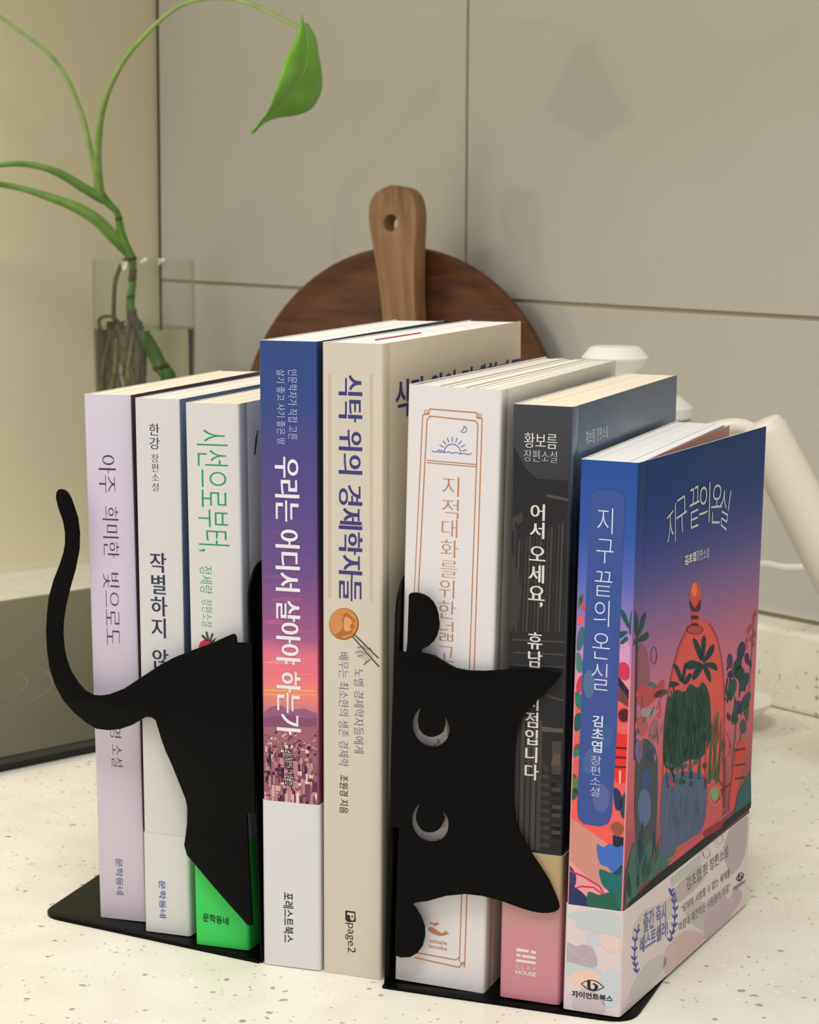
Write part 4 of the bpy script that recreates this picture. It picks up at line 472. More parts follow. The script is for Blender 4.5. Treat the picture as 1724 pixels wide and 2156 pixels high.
["blue","F","cover","front_illustration",[40,76,76],[[3.45,131.89],[-1.43,137.58],[0.8,141.36],[4.75,136.5]],4,1],
["blue","F","cover","front_illustration",[40,76,76],[[4.34,131.73],[8.11,138.19],[11.62,138.57],[9.4,134.08]],4,1],
["blue","F","cover","front_illustration",[40,76,76],[[4.88,130.67],[13.19,131.78],[14.33,129.29],[6.32,129.43]],4,1],
["blue","F","cover","front_illustration",[40,76,76],[[3.58,130.58],[-1.69,131.21],[0.25,128.93]],4,1],
["blue","F","cover","front_illustration",[60,66,64],[[3.0,131.98],[3.89,109.11],[4.91,89.23],[6.71,88.79],[5.68,108.72],[4.79,131.65]],3,0],
["blue","F","cover","front_illustration",[60,84,84],[[35.55,106.82],[35.39,106.27],[33.85,105.95],[31.24,105.9],[28.1,106.13],[25.04,106.61],[22.67,107.22],[21.45,107.86],[21.6,108.39],[23.1,108.72],[25.66,108.78],[28.79,108.55],[31.87,108.09],[34.29,107.47]],4,0],
["blue","F","cover","front_illustration",[84,110,110],[[24.12,110.66],[23.3,110.47],[21.76,110.61],[19.82,111.05],[17.85,111.7],[16.25,112.43],[15.33,113.1],[15.27,113.57],[16.07,113.76],[17.59,113.62],[19.52,113.19],[21.49,112.54],[23.11,111.81],[24.05,111.14]],4,0],
["blue","F","cover","front_illustration",[170,150,160],[[24.41,101.47],[23.65,100.91],[21.37,100.82],[18.04,101.21],[14.34,102.0],[11.01,103.04],[8.68,104.11],[7.8,105.01],[8.54,105.56],[10.75,105.67],[14.02,105.3],[17.71,104.52],[21.1,103.48],[23.5,102.39]],4,0],
["blue","F","cover","front_illustration",[190,96,104],[[17.45,97.97],[16.96,96.63],[15.28,95.85],[12.76,95.77],[9.92,96.4],[7.31,97.62],[5.44,99.17],[4.68,100.76],[5.17,102.08],[6.8,102.86],[9.28,102.96],[12.12,102.36],[14.76,101.15],[16.66,99.58]],4,0],
["blue","F","cover","front_illustration",[160,110,120],[[27.92,93.7],[26.72,92.12],[24.83,91.12],[22.63,90.91],[20.56,91.5],[19.03,92.79],[18.33,94.52],[18.59,96.34],[19.77,97.91],[21.64,98.91],[23.83,99.15],[25.91,98.57],[27.47,97.28],[28.19,95.54]],4,0],
["blue","F","cover","front_illustration",[120,100,150],[[12.76,90.71],[12.57,89.02],[11.69,87.84],[10.3,87.4],[8.68,87.78],[7.15,88.9],[6.01,90.54],[5.48,92.38],[5.67,94.05],[6.54,95.22],[7.92,95.68],[9.53,95.31],[11.07,94.2],[12.22,92.56]],4,0],
["blue","F","cover","front_illustration",[50,70,100],[[24.1,86.42],[23.85,85.31],[22.9,84.6],[21.44,84.42],[19.78,84.81],[18.23,85.69],[17.1,86.88],[16.62,88.16],[16.87,89.26],[17.8,89.97],[19.24,90.16],[20.91,89.78],[22.46,88.91],[23.61,87.71]],4,0],
["blue","F","cover","front_illustration",[66,108,98],[[2.18,43.49],[4.51,56.19],[9.59,58.81],[14.18,48.45],[12.34,39.5]],5,1],
["blue","F","cover","front_illustration",[66,108,98],[[10.98,44.3],[18.16,54.12],[24.42,55.83],[26.26,46.76],[19.37,41.88]],5,1],
["blue","F","cover","front_illustration",[66,108,98],[[21.08,43.09],[31.5,50.48],[38.15,50.4],[37.76,44.94],[28.65,41.62]],5,1],
["blue","F","cover","front_illustration",[66,108,98],[[0.7,40.59],[1.38,52.06],[5.32,47.6],[7.05,38.7]],5,1],
["blue","F","cover","front_illustration",[66,108,98],[[34.17,42.82],[43.29,47.25],[50.94,48.69],[49.43,44.52],[40.99,41.59]],5,1],
["blue","F","cover","front_illustration",[24,34,36],[[4.35,39.17],[30.58,41.07],[59.71,41.33],[90.91,41.62],[124.39,41.93],[136.16,41.63],[136.49,39.23],[91.32,38.19],[60.12,37.65],[30.98,37.15],[5.58,35.44]],6,0],
["blue","F","cover","front_illustration",[204,98,90],[[42.18,43.5],[59.97,43.19],[85.79,43.86],[113.19,44.18],[112.03,44.92],[84.69,44.58],[58.96,43.89],[41.26,44.18]],7,0],
["blue","F","cover","front_illustration",[150,40,60],[[79.96,44.16],[88.46,44.11],[99.38,43.47],[101.95,40.56],[91.0,40.86],[82.36,41.69]],7,1],
["blue","S","paper_band","band_illustration",[196,202,204],[[0.14,33.85],[6.29,35.9],[17.94,36.52],[19.58,27.36],[13.23,28.46],[3.79,30.15],[4.07,31.88]],1,1],
["blue","S","paper_band","band_illustration",[198,206,214],[[7.56,27.98],[11.23,28.18],[12.35,24.63],[8.35,24.05]],1,1],
["blue","S","paper_band","band_illustration",[228,204,198],[[11.89,28.61],[19.23,27.98],[19.37,23.97],[14.4,23.24]],2,1],
["blue","S","paper_band","band_illustration",[184,168,178],[[0.11,23.87],[4.02,23.08],[6.34,24.09],[10.07,22.95],[11.58,17.76],[8.61,16.3],[1.83,17.33],[-0.21,17.71]],2,1],
["blue","S","paper_band","band_illustration",[208,192,200],[[0.92,22.55],[8.53,16.55],[8.66,16.72],[1.06,22.72]],3,0],
["blue","S","paper_band","band_illustration",[208,192,200],[[4.18,20.4],[3.78,22.38],[3.62,22.33],[4.02,20.35]],3,0],
["blue","S","paper_band","band_illustration",[208,192,200],[[6.23,18.59],[9.49,21.78],[9.38,21.9],[6.12,18.71]],3,0],
["blue","S","paper_band","band_illustration",[196,206,212],[[-0.19,17.03],[11.29,16.36],[12.06,13.43],[0.29,12.67]],1,1],
["blue","S","paper_band","band_illustration",[236,200,184],[[2.65,13.03],[5.28,15.12],[12.69,14.54],[11.77,12.03],[4.81,8.59]],2,1],
["blue","S","paper_band","band_illustration",[198,206,214],[[13.36,14.64],[19.3,16.55],[19.68,5.45],[15.09,3.04],[12.58,7.74]],1,1],
["blue","S","paper_band","band_illustration",[198,186,192],[[4.23,5.77],[8.84,9.21],[14.36,4.62],[13.83,0.46],[4.07,-0.05]],1,1],
["blue","S","paper_band","band_illustration",[214,196,208],[[0.19,4.81],[3.53,6.35],[3.04,0.47],[-0.02,0.67]],1,1],
["blue","S","paper_band","publisher_mark",[44,38,50],[[6.19,9.96],[6.98,10.54],[7.76,11.05],[8.54,11.45],[9.31,11.7],[10.08,11.79],[10.85,11.7],[11.65,11.45],[12.45,11.04],[13.26,10.53],[14.08,9.96],[14.27,10.22],[13.45,10.8],[12.62,11.32],[11.79,11.74],[10.95,12.01],[10.11,12.1],[9.27,12.0],[8.45,11.73],[7.63,11.31],[6.83,10.78],[6.04,10.21]],4,0],
["blue","S","paper_band","publisher_mark",[44,38,50],[[6.02,9.95],[6.85,9.38],[7.68,8.85],[8.52,8.44],[9.36,8.17],[10.2,8.08],[11.03,8.17],[11.86,8.45],[12.67,8.87],[13.47,9.39],[14.26,9.97],[14.1,10.21],[13.32,9.64],[12.54,9.13],[11.77,8.73],[11.0,8.47],[10.23,8.38],[9.45,8.47],[8.66,8.73],[7.85,9.13],[7.04,9.64],[6.21,10.21]],4,0],
["blue","S","paper_band","publisher_mark",[44,38,50],[[8.24,11.85],[9.37,11.95],[9.46,9.06],[10.2,8.6],[10.22,8.23],[9.0,8.32],[8.32,9.34]],5,0],
["blue","S","paper_band","publisher_mark",[44,38,50],[[10.14,10.65],[10.53,11.02],[11.99,10.46],[12.19,9.53],[11.42,8.42],[10.22,8.23],[10.2,8.6],[10.99,9.35],[10.96,10.13]],5,0],
["blue","F","paper_band","band_illustration",[206,196,190],[[8.95,27.98],[18.52,31.88],[41.33,29.23],[51.09,29.18],[49.84,22.44],[32.66,20.64],[14.09,21.27]],1,1],
["blue","F","paper_band","band_illustration",[192,178,176],[[50.89,31.02],[78.21,32.23],[82.14,25.62],[61.61,24.31],[51.49,25.51]],1,1],
["blue","F","paper_band","band_illustration",[196,198,190],[[45.44,36.12],[75.61,36.6],[78.16,32.61],[46.76,32.92]],2,0],
["blue","F","paper_band","band_illustration",[176,186,176],[[46.2,35.89],[47.48,33.05],[47.98,32.93],[46.7,35.78]],3,0],
["blue","F","paper_band","band_illustration",[176,186,176],[[50.11,36.01],[51.4,33.16],[51.9,33.04],[50.61,35.9]],3,0],
["blue","F","paper_band","band_illustration",[176,186,176],[[54.05,36.14],[55.35,33.27],[55.86,33.15],[54.55,36.02]],3,0],
["blue","F","paper_band","band_illustration",[176,186,176],[[58.02,36.26],[59.34,33.38],[59.85,33.26],[58.53,36.14]],3,0],
["blue","F","paper_band","band_illustration",[176,186,176],[[62.03,36.38],[63.37,33.5],[63.88,33.37],[62.55,36.27]],3,0],
["blue","F","paper_band","band_illustration",[176,186,176],[[66.08,36.51],[67.43,33.61],[67.95,33.49],[66.6,36.39]],3,0],
["blue","F","paper_band","band_illustration",[176,186,176],[[70.17,36.64],[71.53,33.72],[72.06,33.6],[70.69,36.52]],3,0],
["blue","F","paper_band","band_illustration",[176,186,176],[[74.29,36.77],[75.67,33.84],[76.2,33.72],[74.82,36.65]],3,0],
["blue","F","paper_band","band_illustration",[190,176,180],[[103.16,30.88],[115.36,40.82],[124.7,39.55],[132.18,36.09],[130.61,21.44],[116.04,17.83],[108.51,23.75]],1,1],
["blue","F","paper_band","band_illustration",[222,208,200],[[90.86,33.13],[90.53,32.09],[89.3,31.42],[87.33,31.23],[84.86,31.52],[82.19,32.27],[79.65,33.37],[77.54,34.68],[76.11,36.07],[75.52,37.35],[75.84,38.38],[77.03,39.04],[78.96,39.25],[81.39,38.98],[84.05,38.26],[86.62,37.17],[88.77,35.84],[90.25,34.44]],2,0],
["blue","F","paper_band","band_illustration",[196,180,174],[[87.2,34.17],[86.95,33.5],[86.11,33.15],[84.83,33.12],[83.34,33.4],[81.82,33.95],[80.46,34.71],[79.49,35.56],[79.09,36.37],[79.32,37.0],[80.15,37.36],[81.42,37.39],[82.9,37.12],[84.42,36.57],[85.79,35.82],[86.78,34.96],[87.19,34.14],[86.94,33.48],[88.04,33.12],[88.3,33.84],[87.82,34.79],[86.63,35.81],[84.9,36.77],[82.86,37.5],[80.86,37.87],[79.27,37.82],[78.28,37.4],[78.0,36.67],[78.47,35.73],[79.63,34.71],[81.35,33.76],[83.39,33.02],[85.39,32.64],[87.01,32.67],[88.02,33.09],[88.3,33.81]],3,0],
["blue","F","paper_band","band_illustration",[222,208,200],[[105.44,34.77],[105.14,33.69],[103.98,32.99],[102.09,32.75],[99.73,32.99],[97.16,33.69],[94.72,34.75],[92.69,36.05],[91.3,37.42],[90.72,38.72],[91.02,39.77],[92.15,40.47],[93.99,40.73],[96.33,40.5],[98.88,39.83],[101.34,38.78],[103.42,37.48],[104.84,36.08]],2,0],
["blue","F","paper_band","band_illustration",[196,180,174],[[101.89,35.75],[101.67,35.06],[100.86,34.68],[99.65,34.62],[98.25,34.87],[96.83,35.38],[95.53,36.12],[94.59,36.97],[94.19,37.79],[94.41,38.44],[95.2,38.82],[96.4,38.89],[97.79,38.64],[99.21,38.14],[100.52,37.4],[101.48,36.55],[101.89,35.72],[101.65,35.04],[102.79,34.68],[103.03,35.41],[102.56,36.37],[101.42,37.38],[99.74,38.32],[97.74,39.03],[95.8,39.37],[94.26,39.29],[93.32,38.84],[93.07,38.09],[93.53,37.15],[94.65,36.14],[96.31,35.2],[98.3,34.48],[100.26,34.13],[101.82,34.2],[102.78,34.65],[103.03,35.39]],3,0],
["blue","F","paper_band","band_illustration",[196,190,182],[[61.82,22.44],[85.47,15.42],[100.81,5.21],[117.06,9.88],[126.66,7.07],[112.68,-0.31],[90.19,2.82],[67.93,13.36]],1,1],
["blue","F","paper_band","band_illustration",[212,188,186],[[43.32,10.25],[63.07,11.22],[84.86,2.62],[74.59,0.3],[44.29,1.05]],1,1],
["blue","F","paper_band","band_illustration",[204,200,196],[[7.58,4.59],[19.66,10.88],[38.52,10.02],[43.9,4.74],[25.14,2.12]],1,1],
["blue","F","paper_band","band_illustration",[198,180,186],[[89.03,12.5],[103.04,13.98],[117.57,5.89],[121.57,10.49],[129.35,4.34],[101.54,-0.69],[84.99,1.46]],2,1],
["blue","F","paper_band","laurel_mark#-1",[74,92,158],[[14.56,11.55],[11.8,16.88],[12.06,23.59],[15.19,28.58],[14.27,28.93],[11.13,23.93],[10.88,17.16],[13.65,11.78]],4,0],
["blue","F","paper_band","laurel_mark#-1",[74,92,158],[[13.4,12.61],[14.48,11.55],[14.49,11.14],[13.42,11.62],[11.91,12.7],[10.84,13.75],[10.83,14.16],[11.89,13.69]],4,0],
["blue","F","paper_band","laurel_mark#-1",[74,92,158],[[16.13,11.38],[15.08,11.19],[14.26,11.31],[14.14,11.69],[14.8,12.09],[15.85,12.29],[16.67,12.16],[16.79,11.78]],4,0],
["blue","F","paper_band","laurel_mark#-1",[74,92,158],[[12.02,15.29],[13.09,14.24],[13.1,13.83],[12.04,14.3],[10.53,15.38],[9.47,16.42],[9.46,16.83],[10.51,16.36]],4,0],
["blue","F","paper_band","laurel_mark#-1",[74,92,158],[[14.73,14.07],[13.69,13.87],[12.87,14.0],[12.75,14.37],[13.41,14.77],[14.45,14.97],[15.28,14.85],[15.39,14.48]],4,0],
["blue","F","paper_band","laurel_mark#-1",[74,92,158],[[10.64,17.95],[11.71,16.91],[11.72,16.5],[10.66,16.97],[9.16,18.04],[8.1,19.08],[8.09,19.48],[9.14,19.02]],4,0],
["blue","F","paper_band","laurel_mark#-1",[74,92,158],[[13.34,16.75],[12.3,16.55],[11.48,16.67],[11.37,17.04],[12.03,17.45],[13.07,17.65],[13.89,17.53],[14.0,17.15]],4,0],
["blue","F","paper_band","laurel_mark#-1",[74,92,158],[[10.77,21.32],[11.84,20.28],[11.84,19.87],[10.79,20.34],[9.29,21.4],[8.23,22.43],[8.22,22.84],[9.27,22.38]],4,0],
["blue","F","paper_band","laurel_mark#-1",[74,92,158],[[13.47,20.13],[12.43,19.93],[11.61,20.04],[11.5,20.41],[12.15,20.82],[13.19,21.03],[14.01,20.91],[14.13,20.54]],4,0],
["blue","F","paper_band","laurel_mark#-1",[74,92,158],[[10.9,24.69],[11.96,23.65],[11.97,23.24],[10.92,23.7],[9.42,24.76],[8.36,25.79],[8.35,26.19],[9.4,25.74]],4,0],
["blue","F","paper_band","laurel_mark#-1",[74,92,158],[[13.6,23.51],[12.56,23.3],[11.74,23.41],[11.63,23.78],[12.28,24.19],[13.32,24.4],[14.14,24.29],[14.26,23.92]],4,0],
["blue","F","paper_band","laurel_mark#-1",[74,92,158],[[12.46,27.18],[13.53,26.15],[13.54,25.74],[12.48,26.2],[10.98,27.25],[9.91,28.27],[9.9,28.68],[10.96,28.23]],4,0],
["blue","F","paper_band","laurel_mark#-1",[74,92,158],[[15.17,26.01],[14.12,25.8],[13.31,25.91],[13.19,26.28],[13.85,26.69],[14.89,26.9],[15.71,26.79],[15.83,26.42]],4,0],
["blue","F","paper_band","laurel_mark#1",[74,92,158],[[47.46,12.45],[51.46,16.58],[51.78,22.76],[48.12,29.21],[45.3,32.7],[44.36,32.86],[47.15,29.41],[50.77,23.04],[50.44,16.95],[46.48,12.86]],4,0],
["blue","F","paper_band","laurel_mark#1",[74,92,158],[[49.28,12.26],[47.77,12.12],[46.64,12.34],[46.56,12.79],[47.57,13.2],[49.09,13.34],[50.22,13.12],[50.3,12.67]],4,0],
["blue","F","paper_band","laurel_mark#1",[74,92,158],[[46.08,13.61],[46.92,12.7],[46.87,12.37],[45.96,12.81],[44.71,13.75],[43.87,14.66],[43.92,14.99],[44.83,14.56]],4,0],
["blue","F","paper_band","laurel_mark#1",[74,92,158],[[51.28,14.31],[49.76,14.17],[48.63,14.39],[48.55,14.84],[49.56,15.25],[51.09,15.4],[52.22,15.18],[52.3,14.73]],4,0],
["blue","F","paper_band","laurel_mark#1",[74,92,158],[[48.06,15.66],[48.91,14.75],[48.86,14.42],[47.94,14.85],[46.69,15.8],[45.84,16.7],[45.89,17.03],[46.81,16.6]],4,0],
["blue","F","paper_band","laurel_mark#1",[74,92,158],[[53.29,16.38],[51.76,16.23],[50.62,16.45],[50.54,16.9],[51.56,17.31],[53.09,17.46],[54.23,17.24],[54.31,16.79]],4,0],
["blue","F","paper_band","laurel_mark#1",[74,92,158],[[50.05,17.72],[50.91,16.81],[50.86,16.48],[49.93,16.91],[48.67,17.85],[47.82,18.76],[47.87,19.09],[48.79,18.66]],4,0],
["blue","F","paper_band","laurel_mark#1",[74,92,158],[[53.45,19.46],[51.92,19.31],[50.79,19.52],[50.71,19.97],[51.72,20.39],[53.25,20.54],[54.39,20.33],[54.47,19.88]],4,0],
["blue","F","paper_band","laurel_mark#1",[74,92,158],[[50.21,20.78],[51.07,19.88],[51.02,19.55],[50.09,19.98],[48.84,20.92],[47.98,21.81],[48.03,22.15],[48.96,21.72]],4,0],
["blue","F","paper_band","laurel_mark#1",[74,92,158],[[53.61,22.53],[52.08,22.38],[50.95,22.59],[50.87,23.03],[51.89,23.46],[53.41,23.61],[54.55,23.41],[54.64,22.96]],4,0],
["blue","F","paper_band","laurel_mark#1",[74,92,158],[[50.38,23.85],[51.23,22.95],[51.18,22.62],[50.25,23.04],[49.0,23.98],[48.15,24.87],[48.2,25.2],[49.12,24.78]],4,0],
["blue","F","paper_band","laurel_mark#1",[74,92,158],[[51.77,25.75],[50.25,25.6],[49.13,25.8],[49.05,26.24],[50.06,26.67],[51.58,26.83],[52.71,26.63],[52.79,26.18]],4,0],
["blue","F","paper_band","laurel_mark#1",[74,92,158],[[48.56,27.05],[49.41,26.16],[49.36,25.83],[48.44,26.25],[47.19,27.18],[46.34,28.06],[46.39,28.4],[47.31,27.98]],4,0],
["blue","F","paper_band","laurel_mark#1",[74,92,158],[[49.95,28.96],[48.44,28.79],[47.31,28.99],[47.23,29.43],[48.24,29.86],[49.75,30.03],[50.88,29.83],[50.96,29.39]],4,0],
["blue","F","paper_band","laurel_mark#1",[74,92,158],[[46.75,30.24],[47.59,29.36],[47.54,29.02],[46.63,29.44],[45.38,30.36],[44.54,31.24],[44.59,31.57],[45.5,31.16]],4,0],
["blue","F","paper_band","laurel_mark#1",[74,92,158],[[48.53,30.7],[47.03,30.53],[45.91,30.73],[45.83,31.17],[46.83,31.6],[48.34,31.77],[49.47,31.58],[49.55,31.13]],4,0],
["blue","F","paper_band","laurel_mark#1",[74,92,158],[[45.34,31.97],[46.19,31.09],[46.14,30.76],[45.22,31.18],[43.98,32.09],[43.14,32.97],[43.19,33.3],[44.1,32.89]],4,0],
["blue","F","paper_band","publisher_mark",[44,38,50],[[121.57,14.11],[122.44,14.52],[123.31,14.88],[124.18,15.14],[125.03,15.28],[125.85,15.28],[126.59,15.15],[127.34,14.92],[128.19,14.54],[129.13,14.04],[130.13,13.47],[130.85,13.52],[129.82,14.11],[128.74,14.67],[127.61,15.17],[126.41,15.55],[125.25,15.75],[124.21,15.75],[123.25,15.6],[122.33,15.32],[121.45,14.95],[120.58,14.54]],4,0],
["blue","F","paper_band","publisher_mark",[44,38,50],[[120.72,14.3],[121.74,13.71],[122.79,13.15],[123.91,12.65],[125.11,12.27],[126.27,12.07],[127.32,12.06],[128.29,12.21],[129.21,12.49],[130.11,12.86],[131.0,13.27],[129.98,13.71],[129.1,13.3],[128.22,12.94],[127.35,12.67],[126.49,12.53],[125.67,12.54],[124.93,12.66],[124.19,12.91],[123.34,13.28],[122.41,13.78],[121.43,14.35]],4,0],
["blue","F","paper_band","publisher_mark",[44,38,50],[[123.4,15.62],[124.7,15.59],[125.03,13.1],[125.93,12.62],[125.97,12.3],[124.55,12.51],[123.68,13.46]],5,0],
["blue","F","paper_band","publisher_mark",[44,38,50],[[125.7,14.39],[126.12,14.67],[127.89,14.04],[128.18,13.22],[127.36,12.34],[125.97,12.3],[125.93,12.62],[126.79,13.18],[126.7,13.86]],5,0]]
BAND = {"w2":[[38.76,38.62],[38.64]],"w3":[[40.62,41.0],[43.14]],"navy":[[61.64,61.9],[61.96]],"dark":[[52.28,53.47],[54.31]],"blue":[[37.22,37.02],[37.71,40.74]]}
PLANT = {"stem":[[-170.96,1530.0,103.23,4.4],[-176.24,1529.41,144.29,4.4],[-180.8,1528.82,155.54,4.3],[-186.0,1528.24,169.12,4.2],[-191.54,1527.65,180.63,4.0],[-196.77,1527.06,189.41,3.7],[-198.93,1526.47,198.53,3.3],[-198.74,1525.88,207.29,2.9],[-197.2,1525.29,216.05,2.6],[-196.97,1524.71,227.78,2.6],[-197.49,1524.12,233.81,3.2],[-201.33,1523.53,242.14,3.4],[-204.47,1522.94,252.11,3.0],[-205.92,1522.35,262.06,2.3],[-207.44,1521.76,267.03,2.2],[-213.95,1521.18,273.61,2.9],[-218.44,1520.59,280.19,3.3],[-219.87,1520.0,290.07,3.0]],"petiole_a":[[-218.37,1520.0,279.2,3.2],[-217.7,1505.86,298.09,2.9],[-215.08,1491.71,314.0,2.6],[-211.18,1477.57,329.55,2.3],[-204.77,1463.43,344.77,2.0],[-196.27,1449.29,358.1,1.8],[-186.38,1435.14,369.6,1.6],[-173.58,1421.0,380.84,1.5],[-161.05,1406.86,390.31,1.4],[-147.26,1392.71,397.5,1.3],[-132.29,1378.57,400.43,1.3],[-114.67,1364.43,399.83,1.25],[-98.88,1350.29,394.64,1.2],[-83.39,1336.14,387.26,1.2],[-67.62,1322.0,378.32,1.2]],"petiole_b":[[-220.56,1520.0,288.42,2.2],[-222.22,1516.67,299.87,2.0],[-224.81,1513.33,314.5,1.9],[-228.01,1510.0,330.65,1.8],[-233.78,1506.67,348.27,1.6],[-240.54,1503.33,362.54,1.5],[-250.22,1500.0,375.09,1.4],[-264.08,1496.67,385.93,1.3],[-281.04,1493.33,398.27,1.3],[-302.69,1490.0,412.07,1.2]],"petiole_c":[[-216.38,1522.0,275.25,3.6],[-229.3,1513.33,283.39,3.4],[-241.04,1504.67,291.43,3.0],[-254.3,1496.0,297.09,2.4],[-267.44,1487.33,299.15,2.0],[-280.47,1478.67,297.98,1.7],[-301.48,1470.0,293.28,1.4]],"petiole_d":[[-199.63,1528.0,237.03,3.6],[-209.49,1522.57,248.76,4.2],[-221.89,1517.14,262.02,4.2],[-237.55,1511.71,271.19,3.6],[-254.77,1506.29,277.66,2.8],[-268.58,1500.86,282.13,2.2],[-283.94,1495.43,285.26,2.0],[-305.71,1490.0,288.34,1.8]],"aerial_root":[[-200.76,1526.0,233.74,1.6],[-204.19,1526.25,231.04,1.6],[-207.35,1526.5,224.66,1.6],[-209.86,1526.75,215.92,1.6],[-210.74,1527.0,204.15,1.6],[-210.94,1527.25,192.36,1.6],[-209.76,1527.5,183.24,1.5],[-211.32,1527.75,171.38,1.2],[-213.0,1528.0,151.01,1.0]]}
LEAF = [[[-66.46,1322.0,386.73],[-70.69,1314.89,371.61],[-75.74,1307.78,359.09],[-79.33,1300.67,346.13],[-82.03,1293.56,336.04],[-84.03,1293.56,330.21],[-86.49,1300.67,326.58],[-89.26,1307.78,324.03],[-93.5,1314.89,319.18],[-97.2,1322.0,315.41]],[[-65.32,1322.0,381.13],[-63.04,1322.0,371.32],[-63.05,1322.0,361.47],[-65.36,1322.0,353.0],[-70.56,1322.0,344.49],[-76.34,1322.0,337.38],[-82.12,1322.0,332.53],[-87.04,1322.0,328.25],[-92.55,1322.0,321.12],[-97.2,1322.0,315.41]],[[-64.13,1327.12,381.55],[-58.89,1332.24,374.63],[-56.8,1337.36,363.06],[-54.98,1342.48,349.94],[-56.66,1347.6,340.12],[-62.02,1342.48,331.21],[-72.0,1337.36,326.93],[-81.91,1332.24,325.54],[-90.88,1327.12,321.3],[-97.2,1322.0,315.41]]]
